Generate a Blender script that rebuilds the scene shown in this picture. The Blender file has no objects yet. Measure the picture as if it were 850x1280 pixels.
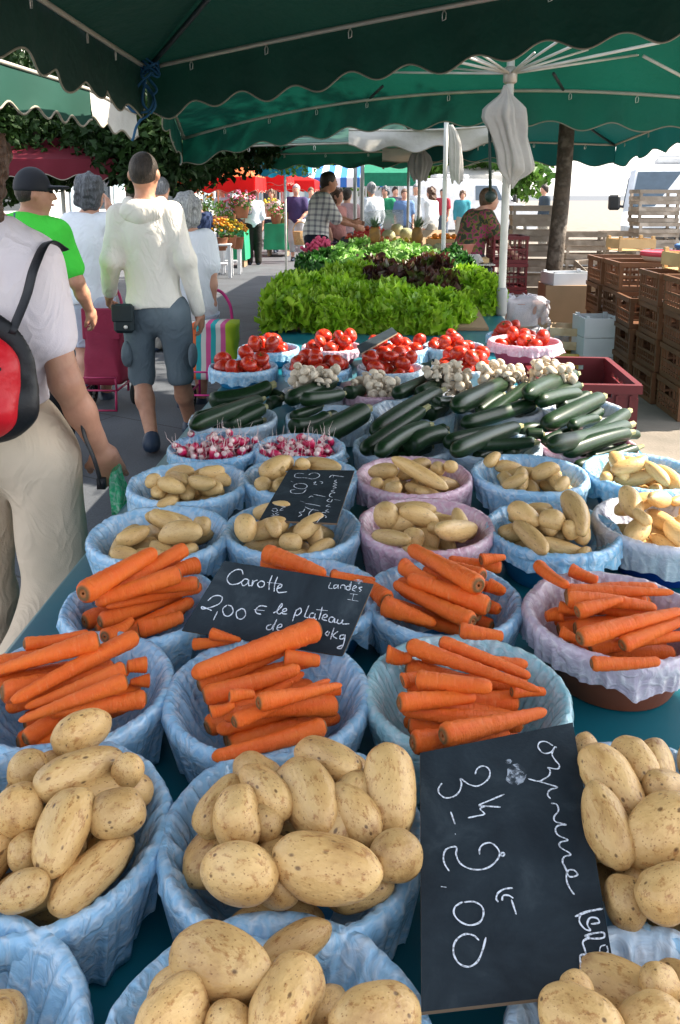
import bpy, math, random
import numpy as np
from mathutils import Vector, Matrix, Quaternion, Euler
random.seed(7); RNG=np.random.RandomState(11)
sc=bpy.context.scene; COL=sc.collection
PI=math.pi
# ------------------------------------------------------------------ camera
CAMH=1.5; F=1000.0; CX,CY=425.0,437.0; PITCH=math.atan(194/1000.0); YAW=math.radians(2.58)
cfw=np.array([-math.sin(YAW)*math.cos(PITCH), math.cos(YAW)*math.cos(PITCH), -math.sin(PITCH)])
crt=np.array([math.cos(YAW), math.sin(YAW),0.0])
cup=np.cross(crt,cfw)
CAM=np.array([0,0,CAMH])
cd=bpy.data.cameras.new('camera'); cam=bpy.data.objects.new('camera',cd); COL.objects.link(cam)
cam.location=CAM; cam.rotation_euler=(PI/2-PITCH,0,YAW)
cd.sensor_fit='VERTICAL'; cd.sensor_height=36; cd.lens=36*F/1280; cd.shift_y=-(640-CY)/1280; cd.clip_end=3000; cd.clip_start=.05
cd.dof.use_dof=False
sc.camera=cam
def ray(px,py): return cfw+crt*((px-CX)/F)-cup*((py-CY)/F)
def onz(px,py,z):
    d=ray(px,py); return CAM+d*((z-CAMH)/d[2])
def ony(px,py,Y):
    d=ray(px,py); return CAM+d*(Y/d[1])
def proj(p):
    v=np.asarray(p,float)-CAM; z=v@cfw
    return CX+F*(v@crt)/z, CY-F*(v@cup)/z, z
# ------------------------------------------------------------------ objects
def mesh_np(name,V,Fc,smooth=True,mats=(),fm=None):
    """V (n,3); Fc list of faces or int array"""
    me=bpy.data.meshes.new(name)
    V=np.asarray(V,dtype=np.float32)
    if isinstance(Fc,np.ndarray):
        n,k=Fc.shape
        me.vertices.add(len(V)); me.vertices.foreach_set('co',V.ravel())
        me.loops.add(n*k); me.loops.foreach_set('vertex_index',Fc.astype(np.int32).ravel())
        me.polygons.add(n); me.polygons.foreach_set('loop_start',np.arange(0,n*k,k,dtype=np.int32))
        me.update(calc_edges=True)
    else:
        me.from_pydata([tuple(v) for v in V],[],[tuple(f) for f in Fc]); me.update()
    me.polygons.foreach_set('use_smooth',[bool(smooth)]*len(me.polygons))
    for m in mats: me.materials.append(m)
    if fm is not None: me.polygons.foreach_set('material_index',np.asarray(fm,dtype=np.int32))
    me.validate()
    return me
def link(name,me,parent=None):
    o=bpy.data.objects.new(name,me); COL.objects.link(o)
    if parent is not None: o.parent=parent
    return o
def tag(o,label=None,cat=None,group=None,kind=None):
    if label: o['label']=label
    if cat: o['category']=cat
    if group: o['group']=group
    if kind: o['kind']=kind
    return o
def empty(name,loc,rz=0,label=None,cat=None,group=None):
    o=bpy.data.objects.new(name,None); COL.objects.link(o); o.empty_display_size=.1
    o.location=tuple(float(a) for a in loc); o.rotation_euler=(0,0,rz)
    return tag(o,label,cat,group)
def children(o): return [c for c in bpy.data.objects if c.parent==o]
def copy_tree(o,parent=None):
    c=o.copy(); COL.objects.link(c); c.parent=parent
    for ch in children(o): copy_tree(ch,c)
    return c
class MB:
    def __init__(s): s.v=[];s.f=[];s.m=[];s.n=0;s.mi=0
    def add(s,V,Fc):
        V=np.asarray(V,float).reshape(-1,3)
        s.v.append(V)
        for f in Fc: s.f.append(tuple(int(i)+s.n for i in f)); s.m.append(s.mi)
        s.n+=len(V); return s
    def box(s,c,d,rz=0,M=None,bev=0):
        x,y,z=[a/2 for a in d]
        V=np.array([[i*x,j*y,k*z] for i in(-1,1) for j in(-1,1) for k in(-1,1)],float)
        Fc=[(0,1,3,2),(4,6,7,5),(0,4,5,1),(2,3,7,6),(0,2,6,4),(1,5,7,3)]
        if bev:
            b=bev; V=[];idx={}
            for i in(-1,1):
                for j in(-1,1):
                    for k in(-1,1):
                        for a in range(3):
                            p=[i*(x-b),j*(y-b),k*(z-b)]; p[a]=[i*x,j*y,k*z][a]
                            idx[(i,j,k,a)]=len(V); V.append(p)
            V=np.array(V); Fc=[]
            for a in range(3):
                o1,o2=[q for q in range(3) if q!=a]
                for sg in(-1,1):
                    q=[]
                    for u,w in((-1,-1),(1,-1),(1,1),(-1,1)):
                        t=[0,0,0];t[a]=sg;t[o1]=u;t[o2]=w;q.append(idx[(*t,a)])
                    if (sg<0)^(a==1): q=q[::-1]
                    Fc.append(q)
            for a in range(3):
                o1,o2=[q for q in range(3) if q!=a]
                for u in(-1,1):
                    for w in(-1,1):
                        t1=[0,0,0];t1[a]=-1;t1[o1]=u;t1[o2]=w;t2=list(t1);t2[a]=1
                        Fc.append((idx[(*t1,o1)],idx[(*t2,o1)],idx[(*t2,o2)],idx[(*t1,o2)]))
            for i in(-1,1):
                for j in(-1,1):
                    for k in(-1,1): Fc.append((idx[(i,j,k,0)],idx[(i,j,k,1)],idx[(i,j,k,2)]))
        if M is not None: V=V@np.asarray(M)[:3,:3].T
        elif rz: 
            ca,sa=math.cos(rz),math.sin(rz); V=V@np.array([[ca,sa,0],[-sa,ca,0],[0,0,1]])
        return s.add(V+np.asarray(c,float),Fc)
    def tube(s,pts,r,n=8,cap=True,flat=1.0):
        P=np.asarray(pts,float); N=len(P)
        R=np.full(N,r) if np.isscalar(r) else np.asarray(r,float)
        T=np.gradient(P,axis=0); T/=np.linalg.norm(T,axis=1)[:,None]+1e-9
        a=np.array([0,0,1.0]) if abs(T[0][2])<.9 else np.array([1.0,0,0])
        V=[]
        u=np.cross(T[0],a);u/=np.linalg.norm(u)
        for i in range(N):
            u=u-T[i]*(u@T[i]); u/=np.linalg.norm(u); w=np.cross(T[i],u)
            th=np.arange(n)*2*PI/n
            V.append(P[i]+R[i]*(np.cos(th)[:,None]*u+flat*np.sin(th)[:,None]*w))
        V=np.concatenate(V); Fc=[]
        for i in range(N-1):
            for j in range(n):
                k=(j+1)%n; Fc.append((i*n+j,i*n+k,(i+1)*n+k,(i+1)*n+j))
        if cap: Fc.append(tuple(range(n))[::-1]); Fc.append(tuple((N-1)*n+j for j in range(n)))
        return s.add(V,Fc)
    def lathe(s,prof,n=24,c=(0,0,0),sx=1,sy=1):
        th=np.arange(n)*2*PI/n; V=[]
        for r,z in prof: V.append(np.stack([r*np.cos(th)*sx,r*np.sin(th)*sy,np.full(n,z)],1))
        V=np.concatenate(V)+np.asarray(c,float); Fc=[]
        for i in range(len(prof)-1):
            for j in range(n):
                k=(j+1)%n; Fc.append((i*n+j,i*n+k,(i+1)*n+k,(i+1)*n+j))
        return s.add(V,Fc)
    def ell(s,c,r,n=12,m=8):
        prof=[(max(1e-4,math.sin(PI*i/m)),-math.cos(PI*i/m)) for i in range(m+1)]
        b=MB(); b.lathe(prof,n); V=np.concatenate(b.v)*np.asarray(r,float)
        return s.add(V+np.asarray(c,float),b.f)
    def build(s,name,mat,parent=None,smooth=False,loc=None):
        mats=mat if isinstance(mat,(list,tuple)) else [mat]
        me=mesh_np(name,np.concatenate(s.v),s.f,smooth,mats,s.m if len(mats)>1 else None)
        o=link(name,me,parent)
        if loc is not None: o.location=tuple(float(q) for q in loc)
        return o
def grid_mesh(P):
    """P (a,b,3) -> V,F array"""
    a,b=P.shape[:2]; I=np.arange(a*b).reshape(a,b)
    Fc=np.stack([I[:-1,:-1],I[1:,:-1],I[1:,1:],I[:-1,1:]],-1).reshape(-1,4)
    return P.reshape(-1,3),Fc
def wrapgrid(P):
    a,b=P.shape[:2]; I=np.arange(a*b).reshape(a,b); J=np.roll(I,-1,axis=1)
    Fc=np.stack([I[:-1],J[:-1],J[1:],I[1:]],-1).reshape(-1,4)
    return P.reshape(-1,3),Fc
# cheap smooth noise: sum of random sines
class SN:
    def __init__(s,seed,freq,oct=3,dim=3):
        r=np.random.RandomState(seed); s.k=[];s.p=[];s.a=[]
        for o in range(oct):
            for i in range(5):
                v=r.normal(size=dim); v/=np.linalg.norm(v)
                s.k.append(v*freq*2**o*r.uniform(.7,1.3)); s.p.append(r.uniform(0,2*PI)); s.a.append(.5**o)
        s.k=np.array(s.k);s.p=np.array(s.p);s.a=np.array(s.a)/math.sqrt(5)
    def __call__(s,P):
        P=np.asarray(P,float); return np.tensordot(np.sin(P@s.k.T+s.p),s.a,axes=([-1],[0]))
# ------------------------------------------------------------------ materials
MATS={}
def nt(name):
    m=bpy.data.materials.new(name); m.use_nodes=True; t=m.node_tree
    b=t.nodes['Principled BSDF']; return m,t,b
def N(t,typ,**kw):
    n=t.nodes.new(typ)
    for k,v in kw.items():
        if k.startswith('i_'):
            key=k[2:]; key=int(key) if key.isdigit() else key.replace('_',' ')
            n.inputs[key].default_value=v
        else: setattr(n,k,v)
    return n
def ramp(t,fac,stops):
    r=t.nodes.new('ShaderNodeValToRGB'); e=r.color_ramp.elements
    while len(e)<len(stops): e.new(.5)
    for i,(p,c) in enumerate(stops): e[i].position=p; e[i].color=(*c,1) if len(c)==3 else c
    t.links.new(fac,r.inputs[0]); return r
def mat(name,c,rough=.6,c2=None,nscale=8,bump=0,bscale=40,spec=.4,metal=0,transl=0,transp=0,tc='Object',detail=3,rnd=0,c3=None,bdist=.01,sheen=0):
    """plain material: colour varied by noise between c and c2, bump from noise, optional translucency / transparency"""
    if name in MATS: return MATS[name]
    m,t,b=nt(name); L=t.links.new
    co=N(t,'ShaderNodeTexCoord'); src=co.outputs[tc]
    oi=N(t,'ShaderNodeObjectInfo')
    add=N(t,'ShaderNodeVectorMath',operation='ADD'); mul=N(t,'ShaderNodeVectorMath',operation='SCALE'); 
    cmb=N(t,'ShaderNodeCombineXYZ'); L(oi.outputs['Random'],cmb.inputs[0]);L(oi.outputs['Random'],cmb.inputs[1]);L(oi.outputs['Random'],cmb.inputs[2])
    L(cmb.outputs[0],mul.inputs[0]); mul.inputs['Scale'].default_value=37.0
    L(src,add.inputs[0]); L(mul.outputs[0],add.inputs[1]); vec=add.outputs[0]
    c2=c2 or tuple(x*.82 for x in c)
    no=N(t,'ShaderNodeTexNoise',i_Scale=nscale,i_Detail=detail); L(vec,no.inputs['Vector'])
    st=[(.35,c),(.65,c2)] if c3 is None else [(.3,c),(.5,c2),(.68,c3)]
    r=ramp(t,no.outputs['Fac'],st); col=r.outputs[0]
    if rnd:
        hs=N(t,'ShaderNodeHueSaturation'); mr=N(t,'ShaderNodeMapRange',i_3=1-rnd,i_4=1+rnd)
        L(oi.outputs['Random'],mr.inputs[0]); L(mr.outputs[0],hs.inputs['Value']); L(col,hs.inputs['Color']); col=hs.outputs[0]
    L(col,b.inputs['Base Color'])
    b.inputs['Roughness'].default_value=rough; b.inputs['Specular IOR Level'].default_value=spec; b.inputs['Metallic'].default_value=metal
    if sheen: b.inputs['Sheen Weight'].default_value=sheen
    if bump:
        n2=N(t,'ShaderNodeTexNoise',i_Scale=bscale,i_Detail=4); L(vec,n2.inputs['Vector'])
        bp=N(t,'ShaderNodeBump',i_Strength=bump,i_Distance=bdist); L(n2.outputs['Fac'],bp.inputs['Height']); L(bp.outputs[0],b.inputs['Normal'])
    out=t.nodes['Material Output']; sh=b.outputs[0]
    if transl:
        tr=N(t,'ShaderNodeBsdfTranslucent'); L(col,tr.inputs[0]); mx=N(t,'ShaderNodeMixShader',i_0=transl)
        L(sh,mx.inputs[1]);L(tr.outputs[0],mx.inputs[2]); sh=mx.outputs[0]
    if transp:
        tr=N(t,'ShaderNodeBsdfTransparent'); mx=N(t,'ShaderNodeMixShader',i_0=transp)
        L(sh,mx.inputs[1]);L(tr.outputs[0],mx.inputs[2]); sh=mx.outputs[0]
    L(sh,out.inputs[0]); MATS[name]=m; return m
def bag_mat(name,c,transp=.15,c2=None):
    if name in MATS: return MATS[name]
    m,t,b=nt(name); L=t.links.new
    co=N(t,'ShaderNodeTexCoord'); oi=N(t,'ShaderNodeObjectInfo')
    add=N(t,'ShaderNodeVectorMath',operation='ADD'); L(co.outputs['Object'],add.inputs[0]); L(oi.outputs['Location'],add.inputs[1])
    b.inputs['Base Color'].default_value=(*c,1); b.inputs['Roughness'].default_value=.2; b.inputs['Specular IOR Level'].default_value=.8; b.inputs['Coat Weight'].default_value=.35; b.inputs['Coat Roughness'].default_value=.12
    v=N(t,'ShaderNodeTexVoronoi',feature='DISTANCE_TO_EDGE',i_Scale=24); 
    nd=N(t,'ShaderNodeTexNoise',i_Scale=11,i_Detail=3); L(add.outputs[0],nd.inputs['Vector'])
    mxv=N(t,'ShaderNodeVectorMath',operation='MULTIPLY_ADD'); L(nd.outputs['Color'],mxv.inputs[0]); mxv.inputs[1].default_value=(.16,.16,.16); L(add.outputs[0],mxv.inputs[2])
    L(mxv.outputs[0],v.inputs['Vector'])
    no=N(t,'ShaderNodeTexNoise',i_Scale=38,i_Detail=3,i_Roughness=.5,i_Distortion=2.2); L(add.outputs[0],no.inputs['Vector'])
    sm=N(t,'ShaderNodeMath',operation='MINIMUM'); L(v.outputs['Distance'],sm.inputs[0]); sm.inputs[1].default_value=.12
    ad=N(t,'ShaderNodeMath',operation='MULTIPLY_ADD'); L(sm.outputs[0],ad.inputs[0]); ad.inputs[1].default_value=-1.3; L(no.outputs['Fac'],ad.inputs[2])
    bp=N(t,'ShaderNodeBump',i_Strength=.85,i_Distance=.0045); L(ad.outputs[0],bp.inputs['Height']); L(bp.outputs[0],b.inputs['Normal'])
    # creases whitened in the film colour to stand for their highlights
    r=ramp(t,ad.outputs[0],[(.30,c),(.66,c2 or tuple(min(.97,x*.45+.56) for x in c))]); L(r.outputs[0],b.inputs['Base Color'])
    tr=N(t,'ShaderNodeBsdfTranslucent'); L(r.outputs[0],tr.inputs[0]); L(bp.outputs[0],tr.inputs['Normal'])
    mx=N(t,'ShaderNodeMixShader',i_0=.2); L(b.outputs[0],mx.inputs[1]); L(tr.outputs[0],mx.inputs[2])
    tp=N(t,'ShaderNodeBsdfTransparent',); tp.inputs[0].default_value=(*[min(1,x*.4+.6) for x in c],1); m2=N(t,'ShaderNodeMixShader',i_0=transp); L(mx.outputs[0],m2.inputs[1]); L(tp.outputs[0],m2.inputs[2])
    L(m2.outputs[0],t.nodes['Material Output'].inputs[0]); MATS[name]=m; return m
# ------------------------------------------------------------------ render, world, sun
sc.view_settings.view_transform='Standard'; sc.view_settings.look='None'; sc.view_settings.gamma=1; sc.view_settings.use_curve_mapping=False
sc.view_settings.exposure=1.82
sc.cycles.max_bounces=8; sc.cycles.diffuse_bounces=4; sc.cycles.glossy_bounces=3; sc.cycles.transparent_max_bounces=10; sc.cycles.transmission_bounces=4
sc.cycles.use_denoising=True
try: sc.cycles.denoiser='OPENIMAGEDENOISE'
except Exception: pass
sc.cycles.sample_clamp_indirect=8
SUN_EL=math.radians(43); SUN_DIR=np.array([math.cos(SUN_EL)*.96, math.cos(SUN_EL)*.25, math.sin(SUN_EL)])
SUN_DIR/=np.linalg.norm(SUN_DIR)
w=bpy.data.worlds.new('World'); sc.world=w; w.use_nodes=True; wt=w.node_tree
sky=wt.nodes.new('ShaderNodeTexSky'); sky.sky_type='NISHITA'; sky.sun_disc=False; sky.sun_elevation=SUN_EL
sky.sun_rotation=math.atan2(SUN_DIR[0],SUN_DIR[1]); sky.air_density=1.0; sky.dust_density=1.2; sky.ozone_density=1
bg=wt.nodes['Background']; bg.inputs[1].default_value=.15; hsv=wt.nodes.new('ShaderNodeHueSaturation'); hsv.inputs['Saturation'].default_value=.44; wt.links.new(sky.outputs[0],hsv.inputs['Color']); wt.links.new(hsv.outputs[0],bg.inputs[0])
sl=bpy.data.lights.new('sun','SUN'); sl.energy=4.5; sl.angle=math.radians(.6); sl.color=(1,.90,.76)
so=bpy.data.objects.new('sun',sl); COL.objects.link(so); so.rotation_euler=Vector(SUN_DIR).to_track_quat('Z','Y').to_euler(); so.location=(6,3,9)
# ------------------------------------------------------------------ ground
m,t,b=nt('paving'); L=t.links.new
co=N(t,'ShaderNodeTexCoord'); mp=N(t,'ShaderNodeMapping'); mp.inputs['Rotation'].default_value=(0,0,math.radians(28)); L(co.outputs['Object'],mp.inputs[0])
br=N(t,'ShaderNodeTexBrick',i_Scale=1.0,i_Mortar_Size=.006,i_Mortar_Smooth=.3); br.inputs['Brick Width'].default_value=1.35; br.inputs['Row Height'].default_value=.95
br.inputs['Color1'].default_value=(.072,.080,.092,1);br.inputs['Color2'].default_value=(.086,.094,.106,1);br.inputs['Mortar'].default_value=(.02,.02,.02,1)
L(mp.outputs[0],br.inputs['Vector'])
no=N(t,'ShaderNodeTexNoise',i_Scale=2.2,i_Detail=6); L(co.outputs['Object'],no.inputs['Vector'])
n3=N(t,'ShaderNodeTexNoise',i_Scale=90,i_Detail=4); L(co.outputs['Object'],n3.inputs['Vector'])
r=ramp(t,no.outputs['Fac'],[(.3,(.75,.75,.75)),(.7,(1.12,1.12,1.12))]); r2=ramp(t,n3.outputs['Fac'],[(.35,(.8,.8,.8)),(.7,(1.15,1.15,1.15))])
m1=N(t,'ShaderNodeMix',data_type='RGBA',blend_type='MULTIPLY'); m1.inputs[0].default_value=1; L(br.outputs[0],m1.inputs[6]);L(r.outputs[0],m1.inputs[7])
m2=N(t,'ShaderNodeMix',data_type='RGBA',blend_type='MULTIPLY'); m2.inputs[0].default_value=1; L(m1.outputs[2],m2.inputs[6]);L(r2.outputs[0],m2.inputs[7])
L(m2.outputs[2],b.inputs['Base Color']); b.inputs['Roughness'].default_value=.75
bp=N(t,'ShaderNodeBump',i_Strength=.3,i_Distance=.004); L(n3.outputs['Fac'],bp.inputs['Height']); L(bp.outputs[0],b.inputs['Normal'])
PAVE=m
g=MB(); g.add([(-400,-60,0),(400,-60,0),(400,900,0),(-400,900,0)],[(0,1,2,3)])
go=g.build('ground',PAVE); tag(go,'grey paved street and square under the market stalls','ground',kind='structure')
# warm pale concrete strip at the right, behind the stall
m=mat('concrete',(.22,.185,.15),.85,(.15,.13,.105),3,.3,60,detail=6)
g=MB(); V=np.array([(1.0,-1,.004),(60,-1,.004),(60,200,.004),(1.0,200,.004)]); g.add(V,[(0,1,2,3)])
tag(g.build('pavement',m),'pale concrete pavement behind the vegetable stall','pavement',kind='structure')
# ------------------------------------------------------------------ display table with a teal oilcloth
TZ=.74; TX0,TX1=-.62,.80; TY0,TY1=.28,7.6
cloth=mat('oilcloth',(.005,.11,.145),.33,(.008,.13,.165),2.5,.12,5,spec=.5,bdist=.02)
troot=empty('market_table',((TX0+TX1)/2,(TY0+TY1)/2,0),0,'long trestle table under a dark teal oilcloth carrying the vegetables','table')
ox,oy=(TX0+TX1)/2,(TY0+TY1)/2
g=MB(); g.box((0,0,TZ-.03),(TX1-TX0-.02,TY1-TY0-.02,.04)); g.build('tabletop',mat('board',(.35,.24,.14),.7),troot)
for sx in(-1,1):
    for k in range(4):
        y=-3.3+k*2.2; g=MB(); g.box((sx*.55,y,(TZ-.05)/2),(.05,.05,TZ-.05)); g.build('leg',mat('legwood',(.3,.2,.12),.7),troot)
# oilcloth: one sheet, draped over both long edges with folds
ny=260; ys=np.linspace(TY0,TY1,ny); prof=[]
def clothrow(y):
    P=[]
    sn=lambda k,ph:math.sin(y*k+ph)
    for s_,z in ((-.55,None),(-.35,None),(-.15,None),(-.02,None)):
        zz=TZ+s_; d=-s_; P.append((TX0-.012-d*.10-d*.06*(sn(7,0)+sn(17,1)*.6),y,zz))
    P.append((TX0-.004,y,TZ-.003))
    for u in np.linspace(0,1,26): 
        x=TX0+.004+u*(TX1-TX0-.008); P.append((x,y,TZ+.0015*math.sin(x*19+y*5)*math.sin(y*13-x*4)))
    P.append((TX1+.004,y,TZ-.003))
    for s_ in(-.02,-.15,-.35,-.55):
        d=-s_; P.append((TX1+.012+d*.10+d*.06*(sn(8,2)+sn(19,1)*.6),y,TZ+s_))
    return P
P=np.array([clothrow(y) for y in ys]); V,Fc=grid_mesh(P)
oc=link('tablecloth',mesh_np('tablecloth',V,Fc[:,::-1].copy(),True,[cloth])); tag(oc,'dark teal oilcloth spread over the long vegetable table','tablecloth')
# ------------------------------------------------------------------ height map of the table (pile support)
HM_C=.004; HX0,HX1,HY0,HY1=-.95,1.35,.1,7.8
HNX=int((HX1-HX0)/HM_C); HNY=int((HY1-HY0)/HM_C)
HM=np.full((HNX,HNY),-1.0,dtype=np.float32)
xi=HX0+(np.arange(HNX)+.5)*HM_C; yi=HY0+(np.arange(HNY)+.5)*HM_C
HM[(xi>TX0)&(xi<TX1),:]=TZ
def hm_raise(cx,cy,R,fn):
    i0=max(0,int((cx-R-HX0)/HM_C));i1=min(HNX,int((cx+R-HX0)/HM_C)+2);j0=max(0,int((cy-R-HY0)/HM_C));j1=min(HNY,int((cy+R-HY0)/HM_C)+2)
    if i0>=i1 or j0>=j1: return
    X,Y=np.meshgrid(xi[i0:i1],yi[j0:j1],indexing='ij'); z=fn(X-cx,Y-cy)
    HM[i0:i1,j0:j1]=np.maximum(HM[i0:i1,j0:j1],z)
def hm_set(cx,cy,R,fn):
    i0=max(0,int((cx-R-HX0)/HM_C));i1=min(HNX,int((cx+R-HX0)/HM_C)+2);j0=max(0,int((cy-R-HY0)/HM_C));j1=min(HNY,int((cy+R-HY0)/HM_C)+2)
    if i0>=i1 or j0>=j1: return
    X,Y=np.meshgrid(xi[i0:i1],yi[j0:j1],indexing='ij'); z=fn(X-cx,Y-cy); ok=z>-5
    HM[i0:i1,j0:j1]=np.where(ok,z,HM[i0:i1,j0:j1])
def sph_need(cx,cy,r,soft=.9):
    """lowest centre height at which a sphere of radius r clears the height map"""
    rr=r*soft
    i0=max(0,int((cx-rr-HX0)/HM_C));i1=min(HNX,int((cx+rr-HX0)/HM_C)+2);j0=max(0,int((cy-rr-HY0)/HM_C));j1=min(HNY,int((cy+rr-HY0)/HM_C)+2)
    if i0>=i1 or j0>=j1: return -1
    X,Y=np.meshgrid(xi[i0:i1],yi[j0:j1],indexing='ij'); d2=rr*rr-(X-cx)**2-(Y-cy)**2
    H=HM[i0:i1,j0:j1]; ok=d2>0
    if not ok.any(): return -1
    return float((H+np.sqrt(np.maximum(d2,0)))[ok].max()) if ok.any() else -1
def sph_add(cx,cy,cz,r):
    hm_raise(cx,cy,r,lambda X,Y:np.where(X*X+Y*Y<r*r,cz+np.sqrt(np.maximum(r*r-X*X-Y*Y,0)),-9))
def rest(xa,ya,xb,yb,rad,slopes=(0,),ns=5,soft=.88):
    """rest a chain of spheres (rad(t)) between a and b on the map; returns za,zb"""
    ts=np.linspace(0,1,ns); need=np.array([sph_need(xa+(xb-xa)*t,ya+(yb-ya)*t,rad(t),soft) for t in ts]); Lh=math.hypot(xb-xa,yb-ya)
    best=None
    for s in slopes:
        base=(need-s*Lh*(ts-.5)).max(); 
        if best is None or base<best[0]: best=(base,s)
    base,s=best
    return base-s*Lh*.5, base+s*Lh*.5
def settle(a,b,rad,ns=5):
    za,zb=a[2],b[2]
    for t in np.linspace(0,1,ns): sph_add(a[0]+(b[0]-a[0])*t,a[1]+(b[1]-a[1])*t,za+(zb-za)*t,rad(t))
# ------------------------------------------------------------------ bowls and their plastic liners
BLUE=mat('bowl_blue',(.03,.30,.62),.35,spec=.5); DBLUE=mat('bowl_navy',(.006,.05,.32),.35); PINKB=mat('bowl_pink',(.62,.12,.22),.4); TERRA=mat('bowl_terracotta',(.42,.10,.045),.5)
TEALB=mat('bowl_teal',(.01,.25,.42),.35); REDB=mat('bowl_red',(.35,.02,.05),.4)
BAGS={'blue':bag_mat('bag_blue',(.40,.71,.95)),'teal':bag_mat('bag_teal',(.44,.78,.84)),'pink':bag_mat('bag_pink',(.84,.54,.66)),
      'lilac':bag_mat('bag_lilac',(.72,.62,.74)),'sky':bag_mat('bag_sky',(.32,.66,.93)),'pale':bag_mat('bag_pale',(.62,.80,.93)),'white':bag_mat('bag_white',(.80,.82,.86),.3)}
def bowl(cx,cy,sc_,bm,label,H=.095,R=.130,name='bowl',z=TZ):
    pr=[(.001,.004),(.085,.004),(.088,.0),(.092,.001),(R-.002,H-.012),(R+.006,H-.008),(R+.007,H),(R,H+.001),(R-.006,H-.006),(.086,.010),(.001,.009)]
    g=MB(); g.lathe([(r*sc_,zz*sc_) for r,zz in pr],48); o=g.build(name,bm,None,True,(cx,cy,z+.002)); tag(o,label,'bowl')
    return o
def liner_mesh(seed,R,H,hang,nth,ruf=1.0,flare=.012,floor=.35):
    flare*=.7
    r=np.random.RandomState(seed); th=np.arange(nth)*2*PI/nth
    def pn(k0,k1,a):
        o=np.zeros(nth)
        for k in range(k0,k1): o+=a*r.normal()*np.sin(k*th+r.uniform(0,2*PI))/math.sqrt(k1-k0)
        return o
    lowf=pn(2,6,1); midf=pn(7,18,1); hi=pn(18,46,1); h2=pn(24,60,1)
    def ridge(k0,k1,n):
        o=np.zeros(nth)
        for _ in range(n): o+=r.uniform(.4,1)*(1-np.abs(np.sin(r.randint(k0,k1)*th/2+r.uniform(0,6)+.5*lowf)))**2.2
        return o-o.mean()
    rg=ridge(14,30,3); rg2=ridge(26,60,3)
    rows=[]
    prof=[(floor,.012,0),(.56,.013,.2),(.64,.03,.6),(.735,H*.45,.9),(.835,H*.72,1),(.895,H*.90,1),(.935,H*.985,.9),(.962,H+.004,.6),(.995,H+.0085,.4),(1.045,H+.0085,.4),(1.070,H+.002,.5),(1.085,H-.008,.8)]
    for f,z,a in prof:
        rr=R*f+ (.0008*hi+.0012*midf-.0022*(rg if f<.97 else rg2*.7))*a*ruf - .0005*a; zz=z+(.0008*h2+.0014*midf+.0016*rg2)*a*ruf*(1 if f>.9 else .4)
        rows.append((rr,zz))
    nh=9; hl=np.clip(hang*(1+.28*lowf+.10*midf),.012,H*.98)
    for k in range(1,nh+1):
        u=k/nh; z=H-.010-hl*u
        wall=R*(1.075)-(H-z)*.42
        rr=wall+.004+flare*u*(1+.5*lowf)+u*(.0035*midf+.0012*hi+.0050*rg)*ruf+(.0006*hi+.0020*rg2)*ruf*(1-.5*u)
        rows.append((rr,np.maximum(z,.004)+u*.001*hi))
    P=np.array([[ (a*np.cos(th)),(a*np.sin(th)),b*np.ones(nth)] for a,b in rows]).transpose(0,2,1)
    V,Fc=wrapgrid(P); return V,Fc
LM={}
def liner(cx,cy,sc_,bk,seed,label,R=.130,H=.095,hang=.05,nth=220,ruf=1.0,flare=.012,rz=0,z=TZ,key=None):
    k=(key or seed,bk,R,H,hang)
    if k not in LM:
        V,Fc=liner_mesh(seed,R,H,hang,nth,ruf,flare); LM[k]=mesh_np('plastic_bag',V*1.0,Fc,True,[BAGS[bk]])
    o=link('plastic_bag',LM[k]); o.location=(cx,cy,z+.002); o.scale=(sc_,sc_,sc_); o.rotation_euler=(0,0,rz)
    tag(o,label,'plastic bag'); return o
def bowl_hm(cx,cy,sc_,R=.130,H=.095,z=TZ,fill=.034):
    R*=sc_;H*=sc_
    def fn(X,Y):
        r=np.hypot(X,Y); fl=z+fill*sc_; zz=np.where(r<.092*sc_,fl,fl+(r-.092*sc_)/(R-.092*sc_)*(H-.030))
        zz=np.where((r>R-.006)&(r<R+.012),z+H+.006,zz); return np.where(r<R+.012,zz,-9)
    hm_set(cx,cy,R+.02,fn)
# ------------------------------------------------------------------ produce meshes
def ico_np(n=3):
    import bmesh
    bm=bmesh.new(); bmesh.ops.create_icosphere(bm,subdivisions=n,radius=1); V=np.array([v.co[:] for v in bm.verts]); Fc=np.array([[v.index for v in f.verts] for f in bm.faces]); bm.free(); return V,Fc
IV3,IF3=ico_np(4); IV2,IF2=ico_np(3)
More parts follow.
